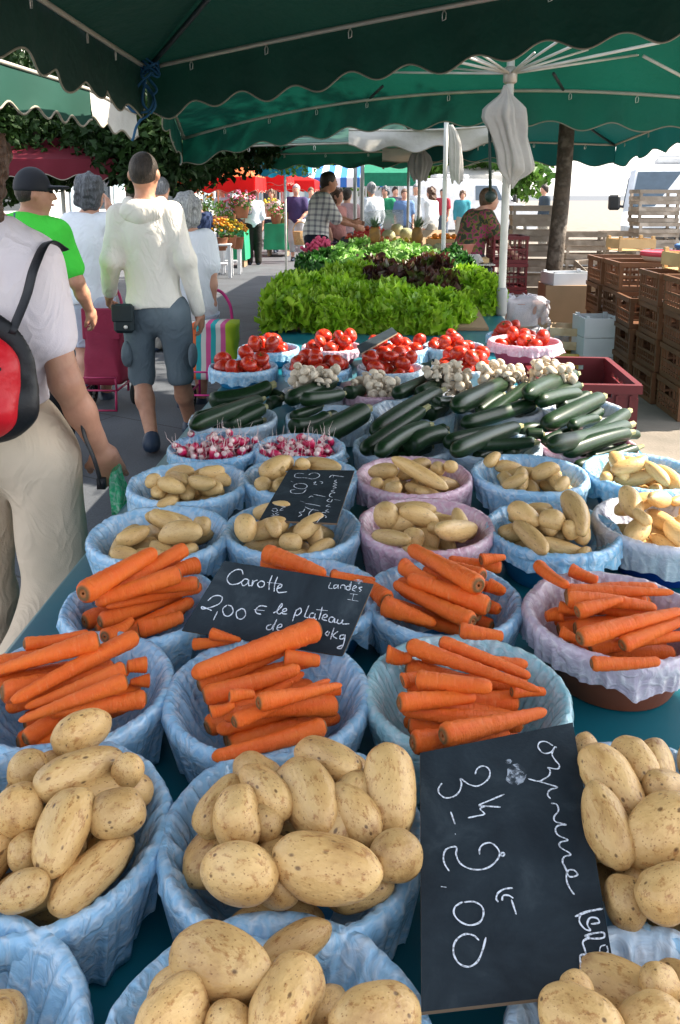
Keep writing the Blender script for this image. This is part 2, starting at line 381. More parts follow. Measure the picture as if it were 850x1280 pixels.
# potato: unit body length 1 along X, thickness 1 across (scaled per object)
def potato_mat(pname,stops,spot):
    m,t,b=nt(pname); L=t.links.new
    oi=N(t,'ShaderNodeObjectInfo'); co=N(t,'ShaderNodeTexCoord'); cmb=N(t,'ShaderNodeVectorMath',operation='MULTIPLY_ADD')
    cx_=N(t,'ShaderNodeCombineXYZ'); [L(oi.outputs['Random'],cx_.inputs[i]) for i in range(3)]
    L(cx_.outputs[0],cmb.inputs[0]); cmb.inputs[1].default_value=(17,23,31); L(co.outputs['Object'],cmb.inputs[2]); vec=cmb.outputs[0]
    n1=N(t,'ShaderNodeTexNoise',i_Scale=1.6,i_Detail=5,i_Roughness=.6); L(vec,n1.inputs['Vector'])
    r1=ramp(t,n1.outputs['Fac'],stops)
    vo=N(t,'ShaderNodeTexVoronoi',i_Scale=4.2); vo.inputs['Randomness'].default_value=1; L(vec,vo.inputs['Vector'])
    r2=ramp(t,vo.outputs['Distance'],[(.09,(.10,.05,.028)),(.17,(1,1,1))])
    n2=N(t,'ShaderNodeTexNoise',i_Scale=7,i_Detail=5,i_Roughness=.7); L(vec,n2.inputs['Vector'])
    r3=ramp(t,n2.outputs['Fac'],[(.54,(1,1,1)),(.64,(.60,.42,.30)),(.74,(.36,.21,.14))])
    v3=N(t,'ShaderNodeTexVoronoi',i_Scale=16); L(vec,v3.inputs['Vector']); r4=ramp(t,v3.outputs['Distance'],[(.10,(.40,.25,.16)),(.22,(1,1,1))])
    prev=r1.outputs[0]
    for rr in(r2,r3,r4):
        mm=N(t,'ShaderNodeMix',data_type='RGBA',blend_type='MULTIPLY'); mm.inputs[0].default_value=spot; L(prev,mm.inputs[6]); L(rr.outputs[0],mm.inputs[7]); prev=mm.outputs[2]
    hs=N(t,'ShaderNodeHueSaturation'); mr=N(t,'ShaderNodeMapRange',i_3=.86,i_4=1.12); L(oi.outputs['Random'],mr.inputs[0]); L(mr.outputs[0],hs.inputs['Value']); L(prev,hs.inputs['Color'])
    L(hs.outputs[0],b.inputs['Base Color']); b.inputs['Roughness'].default_value=.42; b.inputs['Specular IOR Level'].default_value=.45
    b.inputs['Subsurface Weight'].default_value=0
    bp=N(t,'ShaderNodeBump',i_Strength=.16,i_Distance=.05); n5=N(t,'ShaderNodeTexNoise',i_Scale=14,i_Detail=6); L(vec,n5.inputs['Vector'])
    ma=N(t,'ShaderNodeMath',operation='MULTIPLY_ADD'); L(n5.outputs['Fac'],ma.inputs[0]); ma.inputs[1].default_value=.5; L(r2.outputs[0],ma.inputs[2]); L(ma.outputs[0],bp.inputs['Height']); L(bp.outputs[0],b.inputs['Normal'])
    return m
POTM=potato_mat('potato_skin',[(.28,(.38,.205,.07)),(.43,(.56,.34,.125)),(.60,(.65,.42,.17)),(.76,(.40,.21,.08))],.78)
POTM2=potato_mat('potato_skin_smooth',[(.28,(.46,.28,.10)),(.45,(.58,.37,.145)),(.65,(.64,.43,.18)),(.8,(.46,.27,.10))],.38)
def potato_mesh(i,clean=False):
    r=np.random.RandomState(100+i); s=SN(200+i,1.5,3); s2=SN(300+i,6,2)
    V=IV3.copy() if not clean else IV2.copy()
    V=V*(1+.085*s(V)+.014*s2(V))[:,None]
    e=r.uniform(.75,1.0); V=np.sign(V)*np.abs(V)**np.array([e,1,1])
    V[:,2]+=r.uniform(-.18,.18)*(V[:,0]**2-.3); V[:,1]+=r.uniform(-.18,.18)*(V[:,0]**2-.3)
    V[:,1:]*= (1+r.uniform(-.14,.14)*V[:,0])[:,None]
    # a few eyes: small dents
    for k in range(7):
        d=r.normal(size=3); d/=np.linalg.norm(d); q=np.exp(-((V/np.linalg.norm(V,axis=1)[:,None]-d)**2).sum(1)/.012); V*= (1-.05*q)[:,None]
    mn,mx=V.min(0),V.max(0); V=(V-(mn+mx)/2)/(mx-mn)
    return mesh_np('potato',V,IF3 if not clean else IF2,True,[POTM2 if clean else POTM])
POT=[potato_mesh(i) for i in range(10)]; POTS=[potato_mesh(i,True) for i in range(10,18)]
def axes_frame(a,b,roll=0):
    a=Vector(a);b=Vector(b); x=(b-a).normalized(); q=x.to_track_quat('X','Z'); return q@Quaternion((1,0,0),roll)
def put_axis(name,me,a,b,ext,width,roll,width2=None):
    """place a unit-length mesh (x from -.5 to .5) along a->b extended by ext at each end"""
    a=np.array(a,float);b=np.array(b,float); c=(a+b)/2; Ln=np.linalg.norm(b-a)+2*ext
    o=link(name,me); o.location=c; o.rotation_mode='QUATERNION'; o.rotation_quaternion=axes_frame(a,b,roll); o.scale=(Ln,width,width2 or width); return o
def px_item(p,zg,rad_px,kind,cap=.028):
    """iterate: pixel endpoints -> resting 3D endpoints. returns a,b (sphere-chain ends),r"""
    x1,y1,x2,y2,d=p; z=zg
    for it in range(4):
        A=onz(x1,y1,z if it==0 else za); B=onz(x2,y2,z if it==0 else zb)
        zz=((A+B)/2-CAM)@cfw; r=d*.5*zz/F
        # pull chain ends inwards by r so the item spans the drawn length
        v=B-A; Lh=np.linalg.norm(v[:2])
        if kind=='potato': inset=0.0
        else: inset=min(r*.8,Lh*.3)
        u=v/max(Lh,1e-6); a=A+u*inset; b_=B-u*inset
        za,zb=rest(a[0],a[1],b_[0],b_[1],rad_px(r),slopes=(-.12,-.08,-.04,0,.04,.08,.12) if kind!='potato' else (-.35,-.2,0,.2,.35),ns=9 if kind!='potato' else 3,soft=.78)
        zm=(za+zb)/2; lim=zg+cap; lo=zg-.035
        sh=min(lim,max(lo,zm))-zm; za+=sh; zb+=sh
    a[2]=za;b_[2]=zb
    return a,b_,r
# descriptive labels by place in a bowl ---------------------------------------
ORD=['first','second','third','fourth','fifth','sixth','seventh','eighth','ninth','tenth','eleventh','twelfth','thirteenth','fourteenth','fifteenth']
PLACED=[]
def flush_labels(items,noun,where,group):
    """items: list of (obj,px,py,size). Label them left to right."""
    its=sorted(items,key=lambda q:q[1]); n=len(its)
    big=max(its,key=lambda q:q[3])[0]; top=min(its,key=lambda q:q[2])[0]; bot=max(its,key=lambda q:q[2])[0]
    for i,(o,x,y,s) in enumerate(its):
        if o is top and n>2: l=f'rearmost {noun} in {where}'
        elif o is bot and n>2: l=f'frontmost {noun} in {where}'
        elif i==0: l=f'leftmost {noun} in {where}'
        elif i==n-1: l=f'rightmost {noun} in {where}'
        elif o is big: l=f'largest {noun} in {where}'
        else: l=f'{ORD[min(i,14)]} {noun} from the left in {where}'
        tag(o,l,noun.split()[-1],group)
def add_potatoes(specs,cx,cy,where,group,under=7,sc_=1,small=False,seed=0,usize=(.042,.052)):
    r=np.random.RandomState(seed+5); hid=[]
    for k in range(under):
        rr=r.uniform(.07,.105); w_=r.uniform(*usize)/2; best=None
        for tr in range(10):
            an=r.uniform(0,2*PI); q=math.sqrt(r.uniform(0,1))*(.095*sc_-.02); x=cx+q*math.cos(an); y=cy+q*math.sin(an); ph=r.uniform(0,PI); h=rr/2-w_*.8
            dx,dy=math.cos(ph)*h,math.sin(ph)*h
            za,zb=rest(x-dx,y-dy,x+dx,y+dy,lambda t:w_,(-.3,0,.3),3)
            if best is None or za+zb<best[0]: best=(za+zb,(x-dx,y-dy,za),(x+dx,y+dy,zb))
        a,b_=best[1],best[2]; settle(a,b_,lambda t:w_*.97,3)
        o=put_axis('potato',(POTS if small else POT)[r.randint(8)],a,b_,w_*.95,2*w_*1.02,r.uniform(0,6)); hid.append(o)
    vis=[]
    for p in specs:
        x1,y1,x2,y2,d=p; # pixel endpoints of the outline: shrink to the chain
        L_=math.hypot(x2-x1,y2-y1); k=min(.42,(d*.36)/max(L_,1)); q=(x1+(x2-x1)*k,y1+(y2-y1)*k,x2-(x2-x1)*k,y2-(y2-y1)*k,d)
        a,b_,rd=px_item(q,TZ+.11,lambda r_:(lambda t:r_*.92),'potato',.036 if not small else .018)
        settle(a,b_,lambda t:rd*.92,3)
        o=put_axis('potato',(POTS if small else POT)[r.randint(8)],a,b_,rd*.72,2*rd*1.05,r.uniform(0,6),2*rd*r.uniform(.95,1.08))
        u,v,_=proj(o.location); vis.append((o,u,v,L_*d))
    flush_labels(vis,'potato',where,group)
    for o in hid: tag(o,f'half hidden potato low in {where}','potato',group)
# carrots ----------------------------------------------------------------------
m,t,b=nt('carrot_skin'); L=t.links.new
oi=N(t,'ShaderNodeObjectInfo'); co=N(t,'ShaderNodeTexCoord'); cmb=N(t,'ShaderNodeVectorMath',operation='MULTIPLY_ADD')
cx_=N(t,'ShaderNodeCombineXYZ'); [L(oi.outputs['Random'],cx_.inputs[i]) for i in range(3)]
L(cx_.outputs[0],cmb.inputs[0]); cmb.inputs[1].default_value=(17,23,31); L(co.outputs['Object'],cmb.inputs[2])
mp=N(t,'ShaderNodeMapping'); mp.inputs['Scale'].default_value=(26,1.2,1.2); L(cmb.outputs[0],mp.inputs[0])
n1=N(t,'ShaderNodeTexNoise',i_Scale=1.6,i_Detail=5,i_Roughness=.75); L(mp.outputs[0],n1.inputs['Vector'])
n2=N(t,'ShaderNodeTexNoise',i_Scale=2.5,i_Detail=3); L(cmb.outputs[0],n2.inputs['Vector'])
r1=ramp(t,n2.outputs['Fac'],[(.3,(.82,.115,.006)),(.7,(.87,.175,.016))])
r2=ramp(t,n1.outputs['Fac'],[(.57,(0,0,0)),(.80,(1,1,1))])
mm=N(t,'ShaderNodeMix',data_type='RGBA'); L(r2.outputs[0],mm.inputs[0]); L(r1.outputs[0],mm.inputs[6]); mm.inputs[7].default_value=(.88,.30,.11,1)
sx=N(t,'ShaderNodeSeparateXYZ'); L(co.outputs['Object'],sx.inputs[0]); r3=ramp(t,sx.outputs[0],[(.0,(0,0,0)),(.478,(0,0,0)),(.492,(1,1,1))]); r3.color_ramp.elements[0].position=0
m3=N(t,'ShaderNodeMix',data_type='RGBA'); L(r3.outputs[0],m3.inputs[0]); L(mm.outputs[2],m3.inputs[6]); m3.inputs[7].default_value=(.20,.10,.03,1)
L(m3.outputs[2],b.inputs['Base Color']); b.inputs['Roughness'].default_value=.48; b.inputs['Specular IOR Level'].default_value=.4
bp=N(t,'ShaderNodeBump',i_Strength=.5,i_Distance=.03,invert=True); L(n1.outputs['Fac'],bp.inputs['Height']); L(bp.outputs[0],b.inputs['Normal'])
CARM=m
def carrot_mesh(i):
    """crown end at x=+.5; aspect handled by scale. returns mesh with max radius .5 in y,z"""
    r=np.random.RandomState(400+i); s=SN(500+i,9,2,1); n=18
    ts=np.concatenate([[0,.004,.012,.03],np.linspace(.06,.93,30),[.955,.975,.988,.996,1.0,1.0]])
    tip=r.uniform(.34,.72)
    V=[]; bend=r.uniform(-.25,.25); ph=r.uniform(0,6)
    for k,tt in enumerate(ts):
        x=.5-tt; base=1-(1-tip)*tt**1.1
        cap=1
        if tt<.06: cap=math.sqrt(max(0,1-((.06-tt)/.06)**2))*.9+.1*(tt>0.0)
        if tt>.93: cap=math.sqrt(max(0,1-((tt-.93)/.07)**2))
        rr=.5*base*cap*(1+.035*float(s(np.array([tt*6.0]))))
        if k==0: rr=.06; x=.5-.012
        if k==1: rr=.17; x=.5-.012
        if k==2: rr=.24; x=.5
        th=np.arange(n)*2*PI/n
        V.append(np.stack([np.full(n,x),rr*np.cos(th)+bend*math.sin(PI*tt),rr*np.sin(th)],1))
    P=np.array(V); VV,Fc=wrapgrid(P); VV=VV+0.006*SN(600+i,14,2)(VV)[:,None]*np.array([0,1,1])
    return mesh_np('carrot',VV,Fc[:,::-1].copy(),True,[CARM])
CAR=[carrot_mesh(i) for i in range(9)]
def mean_ang(specs,z):
    v=np.zeros(2)
    for p in specs:
        a=onz(p[0],p[1],z);b_=onz(p[2],p[3],z); d=(b_-a)[:2]; d=d if d[0]>0 else -d; v+=d
    return math.atan2(v[1],v[0])
def add_carrots(specs,cx,cy,where,group,under=8,ang=0,sc_=1,seed=0,ulen=.16,cap=.026):
    ang=mean_ang(specs,TZ+.12)
    r=np.random.RandomState(seed+50); hid=[]; vis=[]
    for k in range(under):
        w_=r.uniform(.012,.016); best=None
        for tr in range(8):
            ph=ang+r.normal()*.12; off=r.uniform(-.075,.075); h=ulen/2-w_; al=r.uniform(-.015,.015)
            x=cx-math.sin(ph)*off+math.cos(ph)*al; y=cy+math.cos(ph)*off+math.sin(ph)*al
            h=min(h,math.sqrt(max(.02,.115**2-off**2))-w_); dx,dy=math.cos(ph)*h,math.sin(ph)*h
            za,zb=rest(x-dx,y-dy,x+dx,y+dy,lambda t:w_,(-.3,-.15,0,.15,.3),7)
            if best is None or za+zb<best[0]: best=(za+zb,(x-dx,y-dy,za),(x+dx,y+dy,zb))
        a,b_=best[1],best[2]; settle(a,b_,lambda t:w_,9)
        if r.rand()<.5: a,b_=b_,a
        hid.append(put_axis('carrot',CAR[r.randint(9)],a,b_,w_*.7,2*w_,r.uniform(0,6)))
    for p in specs:
        # p: thick end first
        p=(*p[:4],p[4]*1.12); a,b_,rd=px_item(p,TZ+.13,lambda r_:(lambda t:r_*(1-.3*t)*.9),'carrot',cap)
        settle(a,b_,lambda t:rd*(1-.28*t),13)
        o=put_axis('carrot',CAR[r.randint(9)],b_,a,rd*.75,2*rd,r.uniform(0,6))
        u,v,_=proj(o.location); vis.append((o,u,v,math.hypot(p[0]-p[2],p[1]-p[3])*p[4]))
    flush_labels(vis,'carrot',where,group)
    for o in hid: tag(o,f'half hidden carrot low in {where}','carrot',group)
RIMZ=TZ+.097
def at_bowl(px,py,z=RIMZ): 
    p=onz(px,py,z); return float(p[0]),float(p[1])
# (key,px,py,bowl material,bag colour,label of the bowl's place,hang,scale)
BW=[('p1',47,1040,BLUE,'blue','the large potato bowl at the left edge',.088,1.0),
    ('p2',365,1043,BLUE,'blue','the potato bowl left of the tall slate',.088,1.0),
    ('p3',830,1043,BLUE,'blue','the potato bowl right of the tall slate',.088,1.0),
    ('p4',330,1345,BLUE,'blue','the potato bowl at the bottom edge',.08,1.0),
    ('p5',-122,1345,BLUE,'blue','the potato bowl in the bottom left corner',.085,1.0),
    ('p6',862,1372,BLUE,'pale','the potato bowl in the bottom right corner',.08,1.0),
    ('c1',88,862,BLUE,'blue','the carrot bowl at the left edge',.08,1.0),
    ('c2',335,868,BLUE,'blue','the carrot bowl before the carrot slate',.08,1.0),
    ('c3',583,868,TEALB,'teal','the teal-lined carrot bowl',.088,1.0),
    ('c4',176,752,BLUE,'blue','the carrot bowl left of the carrot slate',.065,.93),
    ('c5',380,742,BLUE,'blue','the carrot bowl behind the carrot slate',.05,.95),
    ('c6',553,747,BLUE,'blue','the blue carrot bowl right of its slate',.08,.95),
    ('c7',768,776,TERRA,'lilac','the terracotta carrot bowl on the right',.03,1.02),
    ('s1',235,605,BLUE,'blue','the blue potato bowl below the radishes',.04,1.0),
    ('s2',376,597,BLUE,'blue','the potato bowl behind the small slate',.04,1.0),
    ('s3',517,597,PINKB,'pink','the far pink-lined potato bowl',.05,1.0),
    ('s4',662,594,BLUE,'blue','the blue potato bowl beside far pink bowl',.05,1.0),
    ('s5',803,592,BLUE,'sky','the far right blue potato bowl',.03,1.0),
    ('s6',199,669,BLUE,'blue','the potato bowl above the left carrots',.06,1.0),
    ('s7',366,662,BLUE,'blue','the potato bowl under the small slate',.08,1.0),
    ('s8',532,658,PINKB,'pink','the near pink-lined potato bowl',.06,1.0),
    ('s9',691,661,BLUE,'sky','the bright blue potato bowl',.02,.97),
    ('s10',828,655,DBLUE,'white','the white-lined navy potato bowl',.045,1.0)]
COLN={'blue':'pale blue','teal':'pale teal','pink':'pink','lilac':'lilac','sky':'bright blue','pale':'whitish blue','white':'milky white'}
BN={'bowl_blue':'blue','bowl_navy':'dark blue','bowl_pink':'pink','bowl_terracotta':'terracotta','bowl_teal':'teal blue'}
BC={}
for i,(k,px,py,bm,bk,wh,hang,s_) in enumerate(BW):
    x,y=at_bowl(px,py); BC[k]=(x,y,s_,wh)
    H=.095 if k!='c7' else .10
    bowl_hm(x,y,s_,H=H,fill=.040 if k[0]=='p' else .056 if k[0]=='c' else .038)
    tag(bowl(x,y,s_,bm,'%s plastic bowl, %s'%(BN[bm.name],wh),H=H),group='plastic bowls of vegetables')
    near=k[0] in 'pc'
    tag(liner(x,y,s_,bk,20+i,'crinkled %s plastic bag lining %s'%(COLN[bk],wh),H=H,hang=hang,nth=480 if near else 260,ruf=1.25,flare=.022 if k[0]=='p' else .014),group='plastic bags lining the bowls')
PG=lambda wh:'potatoes in '+wh
CG=lambda wh:'carrots in '+wh
SP={}
SP['p1']=[(-70,1010,-20,960,55),(-60,1100,-5,1130,50),(20,1085,45,1045,45),(150,975,168,950,40),(10,968,58,955,45),(-5,1020,52,1005,58),(62,1108,166,1048,50),(110,1024,182,1008,55),(-5,1114,62,1104,46),(100,985,55,1092,62),(39,985,155,948,52),(67,932,140,903,48)]
SP['p2']=[(320,1040,345,1030,45),(310,1130,415,1132,44),(415,1128,492,1102,42),(250,1042,302,972,46),(372,935,452,968,50),(300,962,360,1022,52),(415,982,472,1052,52),(462,1074,524,1064,60),(298,985,296,1062,64),(484,938,490,1042,70),(360,950,416,1046,70),(248,1084,346,1094,68),(341,1072,479,1100,76)]
SP['p3']=[(850,1050,900,1000,60),(860,1100,920,1120,60),(720,925,744,940,34),(770,936,822,978,52),(805,985,860,985,42),(756,1118,812,1112,55),(733,948,800,1012,60),(740,978,775,1085,56),(802,1140,872,1092,60),(778,1068,880,1012,78),(900,960,850,940,50)]
SP['p4']=[(255,1280,315,1280,50),(385,1280,430,1235,45),(300,1330,360,1350,60),(500,1330,440,1350,60),(172,1300,260,1240,72),(385,1202,328,1305,76),(410,1290,528,1278,88),(210,1185,335,1222,80)]
SP['p5']=[(-20,1290,15,1270,50),(-80,1270,-30,1250,60),(-90,1330,-40,1350,60),(-160,1280,-110,1300,60)]
SP['p6']=[(700,1240,740,1235,40),(800,1232,850,1228,44),(840,1320,900,1330,70),(768,1300,860,1270,72),(678,1262,778,1300,76),(880,1270,930,1300,60),(740,1350,800,1370,70)]
for k,u in (('p1',11),('p2',11),('p3',11),('p4',10),('p5',8),('p6',10)):
    x,y,s_,wh=BC[k]; add_potatoes(SP[k],x,y,wh,PG(wh),under=u,seed=len(k)+ord(k[1]))
SC={}
SC['c1']=[(30,822,112,800,16),(188,852,162,858,16),(184,830,158,834,18),(110,800,40,815,18),(130,797,166,774,18),(184,872,58,905,21),(158,836,30,884,20),(160,851,22,900,22),(172,800,12,872,22),(125,800,-20,842,25)]
SC['c2']=[(240,806,297,802,14),(262,797,302,805,14),(354,822,401,824,20),(425,859,400,866,14),(262,890,294,880,16),(287,911,320,906,15),(290,878,413,840,19),(322,908,428,874,21),(408,858,262,900,22),(253,870,376,836,23),(401,785,238,842,28)]
SC['c3']=[(509,857,545,862,18),(638,874,682,872,15),(573,802,630,802,19),(482,832,516,836,20),(502,850,532,842,18),(549,803,664,846,17),(497,880,595,870,22),(509,810,677,862,21),(520,842,616,864,23),(514,898,640,872,26),(551,920,684,886,27)]
SC['c4']=[(110,757,136,766,14),(247,706,215,718,20),(252,732,132,759,15),(250,746,136,766,17),(233,690,146,732,19),(226,717,118,750,22),(171,766,230,760,22),(102,744,194,694,26)]
SC['c5']=[(415,706,445,717,14),(412,720,470,724,13),(327,703,378,709,15),(329,690,408,716,22),(484,750,456,728,22),(360,720,430,740,20)]
SC['c6']=[(610,738,632,744,17),(628,706,560,700,15),(600,706,632,704,15),(605,722,550,701,17),(502,706,546,727,20),(593,772,492,736,20),(613,758,509,723,23),(600,734,512,684,23),(477,757,546,779,25)]
SC['c7']=[(702,755,684,756,18),(697,763,728,766,14),(702,778,722,784,18),(712,711,748,724,16),(734,754,816,764,18),(707,728,842,752,17),(707,743,822,760,20),(672,706,709,734,16),(719,779,778,768,19),(776,806,870,770,19),(722,802,856,758,22),(740,796,828,804,17)]
for k,ang,u in (('c1',.5,9),('c2',.45,9),('c3',-.3,9),('c4',.5,7),('c5',-.3,8),('c6',-.4,8),('c7',-.1,9)):
    x,y,s_,wh=BC[k]; add_carrots(SC[k],x,y,wh,CG(wh),under=u,ang=ang,seed=ord(k[1]),sc_=s_,cap=.045 if k=='c2' else .026)
SP['s1']=[(210,597,237,600,14),(195,617,222,618,13),(235,608,270,600,18),(181,604,201,600,18),(197,600,231,613,20),(249,582,281,599,17)]
SP['s2']=[(340,595,360,600,18),(368,577,388,582,15),(324,592,362,578,26),(320,606,340,606,20)]
SP['s3']=[(518,608,542,607,11),(554,590,572,592,16),(464,598,479,591,16),(488,587,562,600,20),(483,604,503,597,18)]
SP['s4']=[(628,601,660,592,15),(604,594,624,595,15),(645,584,672,587,13),(694,606,712,598,15),(663,602,699,589,19)]
SP['s5']=[(751,584,767,588,14),(785,569,811,578,15),(804,585,840,591,16),(765,573,805,593,18)]
SP['s6']=[(208,668,232,660,18),(225,684,247,675,17),(166,670,207,684,19),(244,658,262,660,26),(145,660,189,660,21),(137,674,176,684,21),(186,638,224,654,21),(252,654,198,674,28)]
SP['s7']=[(322,678,354,675,15),(358,680,400,673,13),(332,655,352,662,20),(349,661,378,669,21),(382,665,420,661,19),(306,648,308,674,28)]
SP['s8']=[(500,678,524,676,13),(534,677,552,668,18),(464,664,514,674,19),(502,653,530,667,26),(481,628,485,660,31),(498,638,548,652,25),(543,667,602,650,25)]
SP['s9']=[(722,669,740,664,15),(703,666,724,669,24),(640,648,688,674,24),(634,636,674,647,26),(677,649,707,651,29),(702,619,738,658,29)]
SP['s10']=[(790,648,815,645,16),(836,636,860,634,14),(773,621,804,634,27),(809,640,840,620,20),(850,625,870,635,20)]
for k in ['s%d'%i for i in range(1,11)]:
    x,y,s_,wh=BC[k]; add_potatoes(SP[k],x,y,wh,PG(wh),under=11,small=True,seed=int(k[1:]),usize=(.034,.042))
# ------------------------------------------------------------------ slates with chalk writing
m,t,b=nt('slate'); L=t.links.new
co=N(t,'ShaderNodeTexCoord'); n1=N(t,'ShaderNodeTexNoise',i_Scale=14,i_Detail=7,i_Roughness=.65,i_Distortion=.6); L(co.outputs['Object'],n1.inputs['Vector'])
r=ramp(t,n1.outputs['Fac'],[(.35,(.010,.016,.022)),(.55,(.018,.028,.036)),(.75,(.045,.06,.07))]); L(r.outputs[0],b.inputs['Base Color'])
b.inputs['Roughness'].default_value=.62; b.inputs['Specular IOR Level'].default_value=.25
n2=N(t,'ShaderNodeTexNoise',i_Scale=260,i_Detail=3); L(co.outputs['Object'],n2.inputs['Vector']); bp=N(t,'ShaderNodeBump',i_Strength=.25,i_Distance=.002); L(n2.outputs['Fac'],bp.inputs['Height']); L(bp.outputs[0],b.inputs['Normal'])
SLATE=m
m,t,b=nt('chalk'); L=t.links.new
co=N(t,'ShaderNodeTexCoord'); n1=N(t,'ShaderNodeTexNoise',i_Scale=420,i_Detail=3); L(co.outputs['Object'],n1.inputs['Vector'])
b.inputs['Base Color'].default_value=(.72,.76,.82,1); b.inputs['Roughness'].default_value=.9
r=ramp(t,n1.outputs['Fac'],[(.40,(0,0,0)),(.52,(1,1,1))]); tp=N(t,'ShaderNodeBsdfTransparent'); mx=N(t,'ShaderNodeMixShader'); 
mr=N(t,'ShaderNodeMapRange',i_3=.45,i_4=.95); L(r.outputs[0],mr.inputs[0]); L(mr.outputs[0],mx.inputs[0]); L(tp.outputs[0],mx.inputs[1]); L(b.outputs[0],mx.inputs[2]); L(mx.outputs[0],t.nodes['Material Output'].inputs[0])
CHALK=m
m,t,b=nt('chalk_smudge'); L=t.links.new
co=N(t,'ShaderNodeTexCoord'); n1=N(t,'ShaderNodeTexNoise',i_Scale=120,i_Detail=5); L(co.outputs['Object'],n1.inputs['Vector'])
b.inputs['Base Color'].default_value=(.55,.62,.70,1); b.inputs['Roughness'].default_value=.9
r=ramp(t,n1.outputs['Fac'],[(.42,(.02,.02,.02)),(.62,(.62,.62,.62))]); tp=N(t,'ShaderNodeBsdfTransparent'); mx=N(t,'ShaderNodeMixShader'); 
L(r.outputs[0],mx.inputs[0]); L(tp.outputs[0],mx.inputs[1]); L(b.outputs[0],mx.inputs[2]); L(mx.outputs[0],t.nodes['Material Output'].inputs[0])
SMUDGE=m
EDGE=mat('slate_edge',(.16,.11,.07),.8)
def catmull(P,n=6):
    P=np.asarray(P,float)
    if len(P)<3: return P
    Q=np.vstack([2*P[0]-P[1],P,2*P[-1]-P[-2]]); out=[]
    for i in range(1,len(Q)-2):
        for k in range(n):
            t_=k/n; a,b_,c,d=Q[i-1],Q[i],Q[i+1],Q[i+2]
            out.append(.5*((2*b_)+(-a+c)*t_+(2*a-5*b_+4*c-d)*t_**2+(-a+3*b_-3*c+d)*t_**3))
    out.append(P[-1]); return np.array(out)
def slate(corners,label,strokes,wpx,smudges=(),th=.004):
    """corners: TL,TR,BR,BL as (px,py,z); plane is fitted through them; strokes in photo pixels"""
    C=[onz(*c) for c in corners]; c0=sum(C)/4
    nrm=np.cross(C[1]-C[3],C[0]-C[2]); nrm/=np.linalg.norm(nrm)
    if nrm@(CAM-c0)<0: nrm=-nrm
    def hit(px,py,off=0):
        d=ray(px,py); s=((c0+nrm*off-CAM)@nrm)/(d@nrm); return CAM+d*s
    Q=[hit(c[0],c[1]) for c in corners]
    root=empty('price_slate',c0,0,label,'price slate','handwritten price slates')
    V=[q-c0 for q in Q]+[q-c0-nrm*th for q in Q]
    g=MB(); g.add(V,[(0,1,2,3)]); g.mi=1; g.add(V,[(4,7,6,5),(0,4,5,1),(1,5,6,2),(2,6,7,3),(3,7,4,0)]); g.build('board',[SLATE,EDGE],root)
    g=MB(); z_=((c0-CAM)@cfw)
    for st in strokes:
        wm=1.0
        if isinstance(st,tuple): wm,st=st
        P=catmull(st); W=np.array([hit(p[0],p[1],.0012)-c0 for p in P]); T=np.gradient(W,axis=0); T/=np.linalg.norm(T,axis=1)[:,None]+1e-9
        S=np.cross(nrm,T); r_=np.random.RandomState(len(P)); ww=wpx*wm*.5*z_/F*(1+.15*np.sin(np.arange(len(P))*.7+r_.uniform(0,6)))[:,None]
        ww[0]*=.5; ww[-1]*=.4
        n=len(P); VV=np.vstack([W+S*ww,W-S*ww]); g.add(VV,[(i,i+1,n+i+1,n+i) for i in range(n-1)])
    if g.v: g.build('chalk_writing',CHALK,root)
    if smudges:
        g=MB()
        for k,(x,y,rx,ry) in enumerate(smudges):
            n=24; r_=np.random.RandomState(k); pts=[hit(x,y,.0007+k*.0002)-c0]+[hit(x+rx*math.cos(a)*r_.uniform(.8,1.15),y+ry*math.sin(a)*r_.uniform(.8,1.15),.0007+k*.0002)-c0 for a in np.arange(n)*2*PI/n]
            g.add(pts,[(0,1+i,1+(i+1)%n) for i in range(n)])
        g.build('chalk_smudge',SMUDGE,root)
    return root
def Z(ox,oy,s,pts): return [(ox+x/s,oy+y/s) for x,y in pts]
